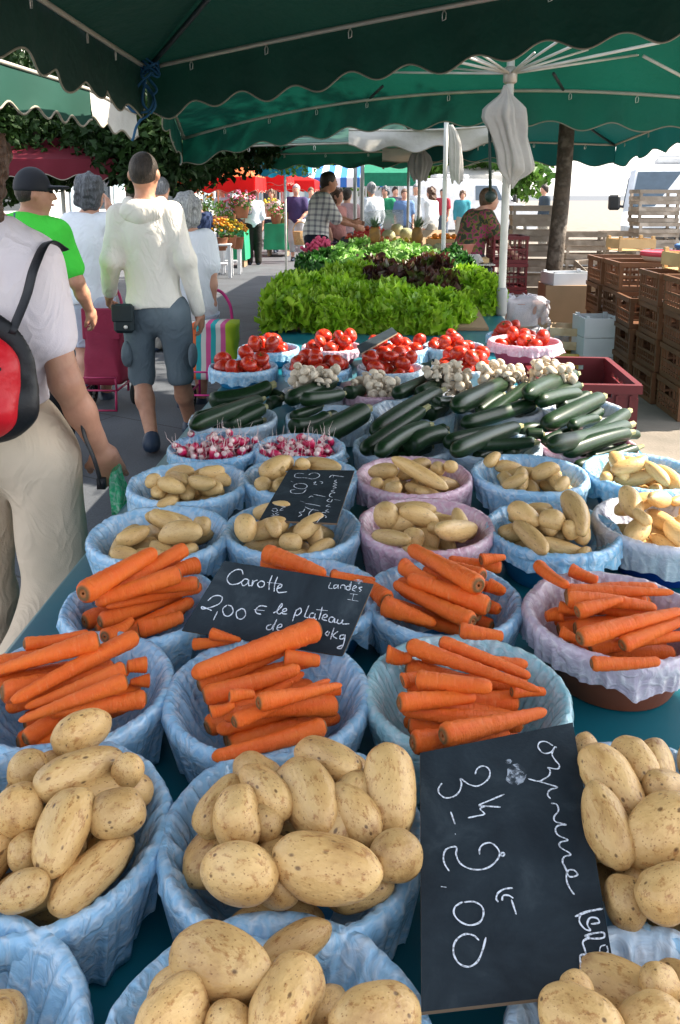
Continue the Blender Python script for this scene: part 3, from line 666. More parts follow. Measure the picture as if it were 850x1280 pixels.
# big upright slate: coordinates read off two enlargements (origin 520,900 and 520,1080, scale 3.27)
A=lambda *p:Z(520,900,3.27,p); B=lambda *p:Z(520,1080,3.27,p)
big=[A((242,222),(250,200),(272,188),(296,198),(302,225),(285,252),(250,270),(215,262),(182,240),(186,262),(178,290),(155,312),(120,318),(95,300),(92,280),(106,258)),
 A((362,303),(310,325),(258,348),(290,352),(346,356)),A((290,350),(262,362),(280,384),(250,392),(212,400)),A((142,375),(150,398),(160,426)),A((160,464),(162,468)),
 A((136,618),(118,590),(112,560),(122,530),(150,518),(166,522),(164,550),(178,582),(205,602),(245,612),(290,605),(325,580),(342,548),(330,520),(305,502),(275,508),(260,528),(260,550)),
 A((354,540),(346,548),(354,556),(362,548),(354,540)),
 B((102,92),(125,95)),B((190,155),(160,175),(156,205),(180,235),(220,250),(260,238),(276,205),(268,172),(235,154),(195,156)),
 B((258,312),(235,292),(205,286),(175,300),(155,330),(155,370),(175,405),(210,420),(245,405),(268,365),(286,300)),
 B((336,156),(328,140),(336,118),(362,102),(396,98)),B((352,150),(356,130),(378,128),(398,140)),B((390,145),(400,175),(410,206)),
 A((560,105),(530,88),(505,92),(500,112),(520,135),(550,132),(568,110),(575,115)),A((566,112),(556,140),(570,165),(586,185),(578,200),(540,195),(548,205),(545,225),(525,240),(500,250),(458,240)),
 A((500,250),(540,262),(578,275),(548,285),(538,305),(550,322)),A((552,340),(575,345),(582,370),(565,395),(570,415),(615,428),(585,430),(570,445),(580,470),(620,490),(590,500),(590,520),(632,548),(605,560),(600,585),(618,615)),
 B((600,-5),(612,20),(625,50),(650,50),(660,40),(645,25),(625,25),(615,45),(618,75),(632,105),(648,125)),
 (1.3,B((650,215),(700,195),(765,182))),B((672,205),(668,235),(690,265),(712,270),(700,245),(712,220),(740,222),(748,240),(715,245)),B((712,300),(690,295),(720,285),(765,280),(768,300),(735,305),(700,305),(682,320),(690,350),(695,368)),
 B((695,368),(672,375),(672,400),(678,440),(686,478)),B((690,430),(720,438)),
 (.6,B((775,330),(755,338),(752,360),(770,368),(785,355),(780,335),(790,380))),(.6,B((752,395),(770,385),(790,390))),(.6,B((755,420),(750,440),(770,450),(788,440),(785,420),(765,415),(790,455))),(.6,B((750,470),(785,465),(760,480),(790,482))),(.6,B((778,495),(755,495),(752,515),(775,520),(792,508)))]
slate([(525,941,.895),(716,903,.895),(772,1237,.858),(527,1265,.858)],'tall slate price board chalked with 3 kg 2,00 lying between the front potato bowls',big,2.0,
      [(645,968,13,13),(636,952,4,3)])
D=lambda *p:Z(225,695,3.4,p)
car=[D((268,78),(262,60),(240,58),(212,75),(200,100),(215,120),(245,118),(262,108)),D((290,100),(275,98),(262,112),(268,126),(285,118),(292,102),(292,125),(302,125)),D((310,102),(305,128),(315,108),(330,102)),
 D((345,105),(330,118),(338,132),(355,128),(358,112),(345,105)),D((392,82),(380,115),(378,145)),D((415,88),(403,120),(400,152)),D((370,112),(430,118)),D((415,138),(430,132),(432,122),(420,125),(412,142),(420,155),(455,152)),
 D((118,190),(140,172),(165,168),(180,178),(170,200),(140,215),(98,225),(92,215),(112,222),(135,232)),D((160,235),(150,255),(142,272)),D((200,208),(182,225),(188,250),(208,255),(225,238),(220,215),(202,208)),D((262,222),(240,238),(243,262),(262,268),(278,252),(275,230),(260,222)),
 D((370,215),(340,212),(322,228),(325,242),(345,248)),D((315,228),(360,232)),
 D((396,242),(412,234),(434,212),(432,203),(420,218),(412,238),(422,246),(436,238)),D((436,238),(452,232),(450,223),(438,228),(436,244),(456,246)),
 D((495,228),(485,255),(478,278)),D((495,230),(512,222),(515,238),(500,252),(490,250)),D((548,210),(535,240),(530,258),(545,262)),D((570,242),(555,245),(550,262),(568,262),(575,245),(572,268),(582,268)),D((605,215),(595,255),(590,270)),D((580,228),(628,232)),D((610,262),(625,258),(622,248),(610,252),(605,268),(625,275)),
 D((655,262),(640,260),(632,275),(645,282),(658,265),(656,282),(668,280)),D((672,268),(668,284),(682,286),(692,272),(690,288),(720,288)),
 D((388,290),(370,298),(370,312),(388,310),(398,290)),D((412,268),(398,300),(395,318)),D((415,305),(432,300),(430,290),(418,294),(412,310),(425,318),(445,315)),
 D((630,318),(618,330),(628,338),(636,322)),D((655,305),(645,335),(640,355)),D((672,320),(650,338),(668,352)),D((698,335),(682,338),(680,352),(695,350),(702,335),(696,370),(685,392),(668,390),(690,378)),
 (.7,D((640,112),(632,135),(650,138))),(.7,D((668,122),(655,125),(655,138),(668,132),(672,122),(672,140))),(.7,D((682,138),(685,125),(700,125),(702,142))),(.7,D((722,128),(708,130),(708,142),(722,142),(728,108))),(.7,D((722,118),(718,145))),(.7,D((735,140),(750,132),(742,126),(732,142),(745,150))),(.7,D((775,132),(760,135),(770,145),(762,152))),
 (.7,D((722,160),(755,164))),(.7,D((738,162),(732,188))),(.7,D((712,184),(758,192)))]
slate([(280,701,.925),(467,730,.92),(428,820,.846),(227,788,.846)],'slate price board reading Carotte 2,00 euro le plateau leaning on the carrot bowls',car,1.35,[(448,727,6,3)])
E=lambda *p:Z(320,580,6.54,p)
ama=[E((395,80),(352,75),(320,85),(318,105),(345,112),(385,112),(420,115),(460,122),(505,110),(520,90),(495,74),(455,75),(430,90)),E((285,140),(305,148)),E((340,160),(312,172),(318,190),(360,202),(400,200),(418,180),(395,162),(345,158)),E((320,208),(285,215),(290,235),(335,242),(385,235),(410,208)),
 E((470,152),(490,145),(475,165),(500,168)),E((520,140),(545,150),(535,162)),E((470,248),(520,258),(568,268)),E((430,275),(452,262),(470,270)),E((360,302),(395,312)),E((400,322),(460,330),(530,345)),E((400,350),(440,368),(512,380)),E((470,365),(438,395),(430,425)),E((345,430),(372,415),(355,395),(385,390),(400,365)),
 E((598,110),(620,92),(650,95),(720,105)),E((635,90),(630,112)),E((660,130),(640,140),(660,152),(635,160),(660,172),(630,182),(655,192),(628,200)),E((640,212),(615,222),(645,235),(612,240),(600,262),(625,272)),E((600,285),(580,300),(610,310),(625,290)),E((690,298),(640,290)),E((600,330),(575,345),(610,350)),E((592,370),(570,385),(600,395)),E((575,400),(545,395),(540,410),(572,425),(570,440)),E((548,430),(520,450),(498,480)),
 (.8,E((175,305),(205,308))),(.8,E((145,332),(180,340))),(.8,E((215,320),(262,325))),(.8,E((200,345),(240,350),(215,360),(195,380),(225,375))),(.8,E((130,370),(160,362),(175,380),(150,390),(128,378))),(.8,E((185,395),(160,405),(185,415),(155,420),(135,405))),(.8,E((120,425),(145,420),(125,440),(155,432)))]
slate([(361,587,.885),(443,588,.885),(421,654,.872),(324,650,.872)],'small grey slate chalked Amandine 2,00 lying over two potato bowls',ama,1.05)
# ------------------------------------------------------------------ mid-table bowls
MIDB=[('r1',268,556,BLUE,'sky',.9,'the left radish bowl',.03),('r2',374,557,REDB,'blue',.9,'the right radish bowl',.02),
 ('z3',503,553,BLUE,'pale',1,'the front left heap behind the pink potatoes',.05),('z4',616,553,BLUE,'pale',1,'the front middle heap',.05),('z5',733,552,PINKB,'pink',1,'the front right heap',.04),
 ('z1',292,519,BLUE,'pale',1,'the far left heap above the radishes',.06),('z2',412,518,BLUE,'pale',1.0,'the heap above the right radishes',.05),
 ('z6',517,509,BLUE,'pale',1,'the rear left heap below the mushrooms',.05),('z7',625,507,BLUE,'white',1,'the rear middle heap',.05),('z8',726,508,BLUE,'white',1.0,'the rear right heap by the crate',.05),
 ('m1',392,484,BLUE,'white',.82,'the leftmost mushroom bowl',.04),('m2',468,484,PINKB,'pink',.85,'the mushroom bowl second from left',.04),('m3',556,482,BLUE,'white',.85,'the middle mushroom bowl',.04),('m4',628,484,BLUE,'pale',.8,'the mushroom bowl second from right',.04),('m5',690,484,BLUE,'white',.8,'the rightmost mushroom bowl',.04),
 ('t1',304,460,BLUE,'blue',1,'the front left tomato bowl',.04),('t2',396,461,BLUE,'sky',1,'the second front tomato bowl',.03),('t3',488,461,BLUE,'pale',.98,'the third front tomato bowl',.04),('t4',583,459,BLUE,'pale',1,'the front right tomato bowl',.04),('t5',655,441,PINKB,'pink',1.15,'the big pink tomato bowl',.02),
 ('t6',336,437,BLUE,'blue',1,'the rear left tomato bowl',.03),('t7',415,435,PINKB,'pink',1,'the second rear tomato bowl',.03),('t8',497,436,BLUE,'blue',1,'the third rear tomato bowl',.03),('t9',567,434,BLUE,'pale',1,'the fourth rear tomato bowl',.03),('t10',641,420,BLUE,'blue',.95,'the rear right tomato bowl',.03)]
WHAT={'r':'radish','z':'courgette','m':'mushroom','t':'tomato'}
for i,(k,px,py,bm,bk,s_,wh,hang) in enumerate(MIDB):
    zz=RIMZ if k[0]!='z' else TZ+.075
    x,y=at_bowl(px,py,zz); H=.095 if k[0] in 'r' else .06 if k[0] in 'zm' else .07
    if k=='t5': H=.10
    if k[0] in 'tm': x,y=at_bowl(px,py,TZ+.07)
    BC[k]=(x,y,s_,wh); bowl_hm(x,y,s_,H=H)
    nm={'bowl_blue':'blue','bowl_pink':'pink','bowl_red':'dark red'}[bm.name]
    W_={'r':'','z':' of courgettes','m':'','t':''}[k[0]]
    tag(bowl(x,y,s_,bm,f'{nm} plastic bowl,{W_} {wh}',H=H),group='plastic bowls of vegetables')
    tag(liner(x,y,s_,bk,60+i%6,f'{COLN[bk]} plastic bag lining{" courgette bowl," if k[0]=="z" else ""} {wh}',H=H,hang=hang,nth=200,ruf=1.5,flare=.016,rz=i*1.3,key=i%6),group='plastic bags lining the bowls')
# courgettes -------------------------------------------------------------------
m,t,b=nt('courgette_skin'); L=t.links.new
oi=N(t,'ShaderNodeObjectInfo'); co=N(t,'ShaderNodeTexCoord'); cmb=N(t,'ShaderNodeVectorMath',operation='MULTIPLY_ADD')
cx_=N(t,'ShaderNodeCombineXYZ'); [L(oi.outputs['Random'],cx_.inputs[i]) for i in range(3)]
L(cx_.outputs[0],cmb.inputs[0]); cmb.inputs[1].default_value=(17,23,31); L(co.outputs['Object'],cmb.inputs[2])
n1=N(t,'ShaderNodeTexNoise',i_Scale=16,i_Detail=5,i_Roughness=.75); mp=N(t,'ShaderNodeMapping'); mp.inputs['Scale'].default_value=(1.6,1.3,1.3); L(cmb.outputs[0],mp.inputs[0]); L(mp.outputs[0],n1.inputs['Vector'])
r1=ramp(t,n1.outputs['Fac'],[(.42,(.004,.015,.005)),(.60,(.009,.034,.009)),(.74,(.035,.085,.022))]); L(r1.outputs[0],b.inputs['Base Color'])
b.inputs['Roughness'].default_value=.40; b.inputs['Specular IOR Level'].default_value=.3
COUM=m; STUB=mat('courgette_stub',(.20,.22,.09),.7,(.30,.26,.14),20)
def courg_mesh(i):
    r=np.random.RandomState(700+i); ts=np.concatenate([[0,.0005],np.linspace(.01,.09,7),np.linspace(.12,.9,22),[.93,.955,.975,.99,.998,1]]); n=24
    bend=r.uniform(-.3,.3); V=[]; bulge=r.uniform(.8,.95)
    for k,tt in enumerate(ts):
        x=.5-tt
        if tt<.0004: rr=.02
        elif tt<.09: rr=.5*(.36+.10*(tt/.09)**3)
        else:
            base=bulge+(1-bulge)*min(1,(tt)/.7)
            rr=.5*base
            if tt<.18: u=(tt-.09)/.09; rr=.5*(.46+(base-.46)*math.sqrt(max(0,1-(1-u)**2)))
            if tt>.9: rr*=math.sqrt(max(0,1-((tt-.9)/.1)**2))
        th=np.arange(n)*2*PI/n; rf=rr*(1+.025*np.cos(th*6)) if tt>.09 else rr*(1+.10*np.cos(th*5))
        V.append(np.stack([np.full(n,x),rf*np.cos(th)+bend*math.sin(PI*tt),rf*np.sin(th)],1))
    P=np.array(V); VV,Fc=wrapgrid(P); Fc=Fc[:,::-1].copy(); fm=(VV[Fc].mean(1)[:,0]>.415).astype(int)
    return mesh_np('courgette',VV,Fc,True,[COUM,STUB],fm)
COU=[courg_mesh(i) for i in range(7)]
def add_long(specs,cx,cy,where,noun,meshes,under,ang,seed,cap=.022,ulen=.18,uw=.019,lab=None,zg=TZ+.085):
    r=np.random.RandomState(seed); hid=[];vis=[]; ang=mean_ang(specs,zg)
    for k in range(under):
        w_=uw*r.uniform(.9,1.1); best=None
        for tr in range(7):
            ph=ang+r.normal()*.1; off=r.uniform(-.09,.09); h=ulen/2-w_
            x=cx-math.sin(ph)*off; y=cy+math.cos(ph)*off; dx,dy=math.cos(ph)*h,math.sin(ph)*h
            za,zb=rest(x-dx,y-dy,x+dx,y+dy,lambda t:w_,(-.15,0,.15),7)
            if best is None or za+zb<best[0]: best=(za+zb,(x-dx,y-dy,za),(x+dx,y+dy,zb))
        a,b_=best[1],best[2]; settle(a,b_,lambda t:w_,9); hid.append(put_axis(noun,meshes[r.randint(len(meshes))],a,b_,w_*.8,2*w_,r.uniform(0,6)))
    for p in specs:
        a,b_,rd=px_item(p,zg,lambda r_:(lambda t:r_*.9),'long',cap)
        settle(a,b_,lambda t:rd,11)
        o=put_axis(noun,meshes[r.randint(len(meshes))],a,b_,rd*.8,2*rd,r.uniform(0,6)); u,v,_=proj(o.location); vis.append((o,u,v,math.hypot(p[0]-p[2],p[1]-p[3])*p[4]))
    flush_labels(vis,noun,where,lab)
    for o in hid: tag(o,f'half hidden {noun} low in {where}',noun,lab)
SZ={}
SZ['z1']=[(343,494,352,497,16),(336,506,350,503,16),(262,502,344,482,25),(283,531,333,515,20),(240,534,330,497,20)]
SZ['z2']=[(433,491,453,485,17),(377,508,431,484,18),(359,499,421,477,20),(364,530,412,504,22),(390,536,462,508,30)]
SZ['z6']=[(494,495,540,473,18),(524,492,560,478,20),(534,514,555,502,22),(466,524,555,489,22)]
SZ['z3']=[(544,528,569,520,16),(530,545,560,536,18),(509,565,560,542,25),(472,567,540,530,20),(453,564,536,509,20)]
SZ['z7']=[(603,507,664,479,16),(657,500,678,496,15),(568,510,644,471,23),(578,522,674,505,19)]
SZ['z4']=[(647,529,678,526,17),(657,543,681,543,16),(593,565,674,550,16),(556,561,638,515,20),(566,568,652,530,21)]
SZ['z8']=[(687,495,727,481,16),(658,496,723,466,21),(700,508,738,492,18),(672,522,727,492,19),(680,533,756,495,23)]
SZ['z5']=[(714,534,750,520,16),(776,548,799,543,14),(731,535,788,510,20),(719,570,804,553,15),(705,566,792,540,20),(687,560,792,527,23)]
for k,ang,u in (('z1',.35,4),('z2',.4,4),('z6',.4,4),('z7',.4,5),('z8',.4,3),('z3',.45,4),('z4',.4,4),('z5',.35,4)):
    x,y,s_,wh=BC[k]; add_long(SZ[k],x,y,wh,'courgette',COU,u,ang,ord(k[1])*3,lab='courgettes in '+wh)
# small round things -------------------------------------------------------------
def pile(n,cx,cy,R,rad,place,seed,tries=14,dome=1.0):
    r=np.random.RandomState(seed); out=[]
    for k in range(n):
        rr=rad*r.uniform(.85,1.15); best=None
        for tr in range(tries):
            an=r.uniform(0,2*PI); q=(R-rr*.6)*math.sqrt(r.uniform(0,1)); x=cx+q*math.cos(an); y=cy+q*math.sin(an); z=sph_need(x,y,rr,.86)
            if best is None or z+dome*q*.1<best[0]: best=(z+dome*q*.1,x,y,z)
        _,x,y,z=best; sph_add(x,y,z,rr*.95); out.append((place(x,y,z,rr,r),x,y,z,rr))
    return out
def label_pile(out,noun,cat,where,group):
    vis=sorted(out,key=lambda q:q[0].location.x)
    L_=vis[0][0];R_=vis[-1][0];T_=max(out,key=lambda q:q[3])[0];F_=min(out,key=lambda q:q[2])[0];B_=max(out,key=lambda q:q[2])[0]; G_=max(out,key=lambda q:q[4])[0]; used=set()
    for o,w_ in ((T_,'topmost'),(L_,'leftmost'),(R_,'rightmost'),(F_,'frontmost'),(B_,'rearmost'),(G_,'largest')):
        if o.name in used: continue
        used.add(o.name); tag(o,f'{w_} {noun} in {where}',cat,group)
    for q in out:
        if q[0].name not in used: tag(q[0],f'{noun} amid the heap in {where}',cat,group)
# tomato
TOMM=mat('tomato_skin',(.52,.030,.010),.28,(.42,.014,.006),3,0,spec=.5,rnd=.18,c3=(.66,.07,.012))
CALM=mat('calyx',(.06,.13,.02),.7)
def tomato_mesh(i):
    r=np.random.RandomState(800+i); V=IV2.copy(); th=np.arctan2(V[:,1],V[:,0]); lob=r.randint(4,7); rho=np.hypot(V[:,0],V[:,1])
    V[:,2]*=r.uniform(.74,.86); V[:,2]-=.30*np.exp(-(rho/.22)**2)*(V[:,2]>0)
    V[:,:2]*=(1+.03*np.cos(lob*th+r.uniform(0,6))*rho)[:,None]; V*= (1+.03*SN(900+i,1.5,1)(V))[:,None]
    return mesh_np('tomato',V,IF2,True,[TOMM])
TOM=[tomato_mesh(i) for i in range(6)]
g=MB()
for k in range(5):
    a=k*2*PI/5; pts=[(0,0,.50),(.16*math.cos(a),.16*math.sin(a),.57),(.34*math.cos(a),.34*math.sin(a),.70),(.5*math.cos(a+.15),.5*math.sin(a+.15),.73)]
    g.tube(pts,[.05,.065,.04,.008],5,flat=.4)
g.tube([(0,0,.5),(.01,0,.66),(.05,.02,.82)],[.05,.045,.05],6)
CALME=mesh_np('calyx',np.concatenate(g.v),g.f,True,[CALM])
def place_tomato(x,y,z,rr,r):
    o=link('tomato',TOM[r.randint(6)]); o.location=(x,y,z); o.scale=(rr,)*3; th=r.uniform(0,2*PI); o.rotation_euler=(r.normal()*.9,r.normal()*.9,th)
    c=link('calyx',CALME,o); return o
for i,k in enumerate(['t1','t2','t3','t4','t5','t6','t7','t8','t9','t10']):
    x,y,s_,wh=BC[k]; out=pile(12 if k!='t5' else 15,x,y,.128*s_,.034,place_tomato,50+i,dome=2.2)
    label_pile(out,'tomato','tomato',wh,'tomatoes in '+wh)
# mushroom
MUSM=mat('mushroom_skin',(.58,.48,.35),.75,(.66,.58,.46),6,.2,30,rnd=.12,c3=(.50,.36,.22))
def mush_mesh(i):
    r=np.random.RandomState(1000+i); g=MB(); pr=[(.001,1.0),(.35,.95),(.7,.75),(.93,.42),(1.0,.12),(.96,-.08),(.85,-.18),(.7,-.1),(.45,-.05),(.33,-.1),(.32,-.35),(.36,-.62),(.30,-.75),(.001,-.78)]
    g.lathe(pr,16); V=np.concatenate(g.v); V*= (1+.06*SN(1100+i,2,2)(V))[:,None]; return mesh_np('mushroom',V,g.f,True,[MUSM])
MUS=[mush_mesh(i) for i in range(4)]
def place_mush(x,y,z,rr,r):
    o=link('mushroom',MUS[r.randint(4)]); o.location=(x,y,z); o.scale=(rr,)*3; o.rotation_euler=(r.normal()*.9,r.normal()*.9,r.uniform(0,6)); return o
for i,k in enumerate(['m1','m2','m3','m4','m5']):
    x,y,s_,wh=BC[k]; out=pile(42,x,y,.115*s_,.0185,place_mush,80+i,dome=1.2); label_pile(out,'white mushroom','mushroom',wh,'mushrooms in '+wh)
# radish
m,t,b=nt('radish_skin'); L=t.links.new
co=N(t,'ShaderNodeTexCoord'); sx=N(t,'ShaderNodeSeparateXYZ'); L(co.outputs['Object'],sx.inputs[0]); n1=N(t,'ShaderNodeTexNoise',i_Scale=1.5); L(co.outputs['Object'],n1.inputs['Vector'])
ma=N(t,'ShaderNodeMath',operation='MULTIPLY_ADD'); L(n1.outputs['Fac'],ma.inputs[0]); ma.inputs[1].default_value=.5; L(sx.outputs[0],ma.inputs[2])
r1=ramp(t,ma.outputs[0],[(.0,(.50,.010,.07)),(.72,(.58,.02,.10)),(.98,(.80,.62,.58))]); L(r1.outputs[0],b.inputs['Base Color']); b.inputs['Roughness'].default_value=.3; RADM=m
def radish_mesh(i):
    r=np.random.RandomState(1200+i); g=MB(); n=14; ts=np.linspace(0,1,12); pts=[(-1.1+2.2*u,.1*math.sin(u*3),0) for u in ts]; rad=[.02+.46*math.sin(PI*min(1,u*1.02))**.55*(1-.25*u) for u in ts]; rad[-1]=.09; g.tube(pts,rad,n)
    tl=[(1.1,.02,0)]; 
    for k in range(7): tl.append((1.1+.35*(k+1),.02+r.normal()*.1+tl[-1][1],tl[-1][2]+r.normal()*.12+.05*k))
    g.tube(tl,[.07,.045,.035,.028,.022,.018,.014,.01],5); return mesh_np('radish',np.concatenate(g.v),g.f,True,[RADM])
RAD=[radish_mesh(i) for i in range(6)]
def place_rad(x,y,z,rr,r):
    o=link('radish',RAD[r.randint(6)]); o.location=(x,y,z); o.scale=(rr*1.25,rr*1.7,rr*1.7); o.rotation_mode='QUATERNION'
    d=Vector((r.normal()*.5,-.7+r.normal()*.5,.55+r.normal()*.35)).normalized(); o.rotation_quaternion=d.to_track_quat('X','Z'); return o
for i,k in enumerate(['r1','r2']):
    x,y,s_,wh=BC[k]; out=pile(105,x,y,.122,.0135,place_rad,90+i,dome=.9,tries=10); label_pile(out,'pink and white radish','radish',wh,'radishes in '+wh)
# slab lying over the tomatoes
slate([(490,409,.90),(497,416,.90),(451,442,.885),(446,432,.885)],'small dark green slate lying across the third rear tomato bowl',[],1,th=.006)
# ------------------------------------------------------------------ salads
def leaf_mat(name,c,c2,c3=None,tr=.35): return mat(name,c,.42,c2,14,.25,30,spec=.45,transl=tr,rnd=.28,c3=c3)
LG=leaf_mat('lettuce_green',(.13,.30,.012),(.26,.46,.02),(.42,.60,.06)); LR=leaf_mat('lettuce_red',(.045,.012,.014),(.09,.03,.02),(.10,.16,.02)); LC=leaf_mat('cos_green',(.10,.28,.03),(.20,.42,.07),(.42,.58,.22)); LD=leaf_mat('leaf_dark',(.02,.09,.015),(.04,.15,.02),(.07,.2,.04))
def head_mesh(name,m_,seed,nl=30,frill=1.0,up=.6,Lf=.16,wd=.075,na=14,nb=25):
    r=np.random.RandomState(seed); VS=[];FS=[];n=0
    for k in range(nl):
        ring=k/nl; an=k*2.399+r.normal()*.15; tilt=up*(1-ring)+.05+r.normal()*.08; Ll=Lf*(.55+.5*ring)*r.uniform(.9,1.1)
        u=np.linspace(0,1,na)[:,None]; v=np.linspace(-1,1,nb)[None,:]
        w_=wd*(.18+.82*u**.9)*np.sqrt(np.clip(1-u**5,0.02,1))*1.05*r.uniform(.9,1.15)
        edge=np.maximum(np.abs(v)**1.5*np.ones_like(u),np.clip((u-.62)/.38,0,1)); f=frill*(.022*edge)
        ph=r.uniform(0,6,4)
        x=u*Ll*np.ones_like(v); y=v*w_; z=.35*w_*v**2+ f*(np.sin(v*11+u*8+ph[0])+.9*np.sin(v*21-u*17+ph[1])+.8*np.sin(u*30+v*7+ph[2]))
        x=x+f*.9*np.sin(v*13+ph[3]+u*7); y=y+f*.8*np.cos(v*6+u*19+ph[1])
        # curl along the leaf
        cang=tilt*1.35-u*(.9+.5*ring)*1.2*np.ones_like(v)
        X=np.cumsum(np.vstack([np.zeros((1,nb)),np.diff(x,axis=0)])*np.cos(cang),axis=0)-z*np.sin(cang); Zz=np.cumsum(np.vstack([np.zeros((1,nb)),np.diff(x,axis=0)])*np.sin(cang),axis=0)+z*np.cos(cang)
        ca,sa=math.cos(an),math.sin(an); P=np.stack([X*ca-y*sa,X*sa+y*ca,Zz+.02+.045*(1-ring)],-1); V,Fc=grid_mesh(P); VS.append(V);FS.append(Fc+n);n+=len(V)
    return mesh_np(name,np.concatenate(VS),np.concatenate(FS),True,[m_])
def curly_mesh(name,m_,seed,npatch=190,R=.135,Hh=.115,ps=.042,amp=.013):
    r=np.random.RandomState(seed); VS=[];FS=[];n=0; ns=15
    for k in range(npatch):
        u=(k+.5)/npatch; ph=math.acos(1-u*1.02); an=k*2.39996+r.normal()*.2; d=np.array([math.sin(ph)*math.cos(an),math.sin(ph)*math.sin(an),math.cos(ph)]); 
        c=d*np.array([R,R,Hh])*(.78+.25*r.rand()); nrm=d+np.array([0,0,.5])+r.normal(size=3)*.45; nrm/=np.linalg.norm(nrm); t1=np.cross(nrm,[.3,.2,1]); t1/=np.linalg.norm(t1); t2=np.cross(nrm,t1)
        th=np.arange(ns)*2*PI/ns; s_=ps*r.uniform(.7,1.25); p0=r.uniform(0,6,3); kk=r.randint(3,6); V=[c[None]]
        for q,(rr,aa) in enumerate(((.38,.25),(.72,.75),(1.0,1.5))):
            rad=s_*rr*(1+.18*np.sin(2*th+p0[1])+.12*np.sin(7*th+p0[2])*rr); h=amp*aa*(np.sin(kk*th+p0[0])+.6*np.sin((kk+4)*th+p0[2]+rr*2))+s_*.25*rr*rr
            V.append(c+np.cos(th)[:,None]*rad[:,None]*t1+np.sin(th)[:,None]*rad[:,None]*t2+h[:,None]*nrm)
        V=np.concatenate(V); F_=[(0,1+i_,1+(i_+1)%ns,1+(i_+1)%ns) for i_ in range(ns)]
        for q in range(2):
            for i_ in range(ns): a_=1+q*ns+i_; b_=1+q*ns+(i_+1)%ns; F_.append((a_,a_+ns,b_+ns,b_))
        for f in F_: FS.append(tuple(dict.fromkeys(x+n for x in f)))
        VS.append(V); n+=len(V)
    return mesh_np(name,np.concatenate(VS),FS,True,[m_])
HG=[curly_mesh('lettuce',LG,s) for s in (1,2,3)]; HR=[curly_mesh('lettuce',LR,s,150,.14,.12,.048,.014) for s in (4,5)]; HC=[head_mesh('cos_lettuce',LC,s,16,.35,.9,.22,.07) for s in (6,7)]
HDk=[head_mesh('spinach_bunch',LD,s,30,.5,.7,.14,.04,8,9) for s in (8,9)]
def veg_at(px,py,z,me,name,label,cat,group,s=1.0,rot=None,squash=.8,zb=None):
    p=onz(px,py,z); o=link(name,me); o.location=(p[0],p[1],zb if zb is not None else z-.06*s); r=np.random.RandomState(int(px*7+py)); o.scale=(s,s,s*squash)
    o.rotation_euler=rot if rot is not None else (r.normal()*.12-.0,r.normal()*.12,r.uniform(0,6)); return tag(o,label,cat,group)
# bed under the salads: wooden sloping rack, hidden by leaves
rack=MB(); wd_=mat('rack_wood',(.30,.20,.11),.8)
a0=onz(350,418,TZ); a1=onz(585,412,TZ)
RY0,RY1,RZ=4.5,6.75,.165
rack.add([(-.50,RY0,TZ+.002),(.64,RY0,TZ+.002),(.64,RY1,TZ+.002),(-.50,RY1,TZ+.002),(-.50,RY0,TZ+.02),(.64,RY0,TZ+.02),(.64,RY1,TZ+.02+RZ),(-.50,RY1,TZ+.02+RZ)],[(0,3,2,1),(4,5,6,7),(0,1,5,4),(1,2,6,5),(2,3,7,6),(3,0,4,7)])
tag(rack.build('display_rack',wd_),'sloping wooden rack almost hidden under the piled salads','display rack')
def rz_(y): return TZ+.02+RZ*min(1,max(0,(y-RY0)/(RY1-RY0)))
G1='green curly lettuces heaped on the stall'; G2='red leaf lettuces heaped on the stall'; G3='cos lettuces behind the curly ones'; G4='dark leafy bunches among the salads'
RS=np.random.RandomState(3); heads=[]
rows=[4.50,4.72,4.96,5.22,5.48,5.76,6.04,6.32,6.58,6.80]
for i,Y in enumerate(rows):
    for q in range(5):
        x=-.46+q*.27+(.06 if i%2 else -.05)+RS.normal()*.02; 
        if x>.70 or (i<3 and x>.56): continue
        z=rz_(Y)+.01; px,py,_=proj((x,Y,z+.08)); u=(x+.5)/1.15
        if i>=8: kd='cos' if q in(1,2,3) else 'dark'
        elif i>=6: kd='cos' if q in(1,) or (i==7 and q==2) else 'dark' if q==0 or q==4 else 'red'
        elif i>=3: kd='red' if (q in(2,3) and not(i==3 and q==2)) else 'green'
        elif i==2: kd='red' if q==3 and False else 'green'
        else: kd='green'
        if i==5 and q==0: kd='dark'
        heads.append((kd,x,Y,z,i,q))
KM={'green':(HG,'lettuce',1.12,'green curly lettuce','lettuce',G1),'red':(HR,'lettuce',1.15,'red leaf lettuce','lettuce',G2),'cos':(HC,'cos_lettuce',1.05,'pale cos lettuce','lettuce',G3),'dark':(HDk,'leaf_bunch',1.1,'dark green leaf bunch','greens',G4)}
ROWN=['front']+['second','third','fourth','fifth','sixth','seventh','eighth']+['last but one','rearmost']
for n_,(kd,x,Y,z,i,q) in enumerate(heads):
    me,nm,s_,lb,ct,gr=KM[kd]; o=link(nm,me[n_%len(me)]); s_*=RS.uniform(.95,1.12); up=RS.uniform(.95,1.35)
    o.location=(x,Y,z-.02); o.scale=(s_,s_,s_*up); o.rotation_euler=(.15+RS.normal()*.14,RS.normal()*.14,RS.uniform(0,6))
    tag(o,f'{lb}, {ORD[q]} from the left in the {ROWN[i]} salad row',ct,gr)
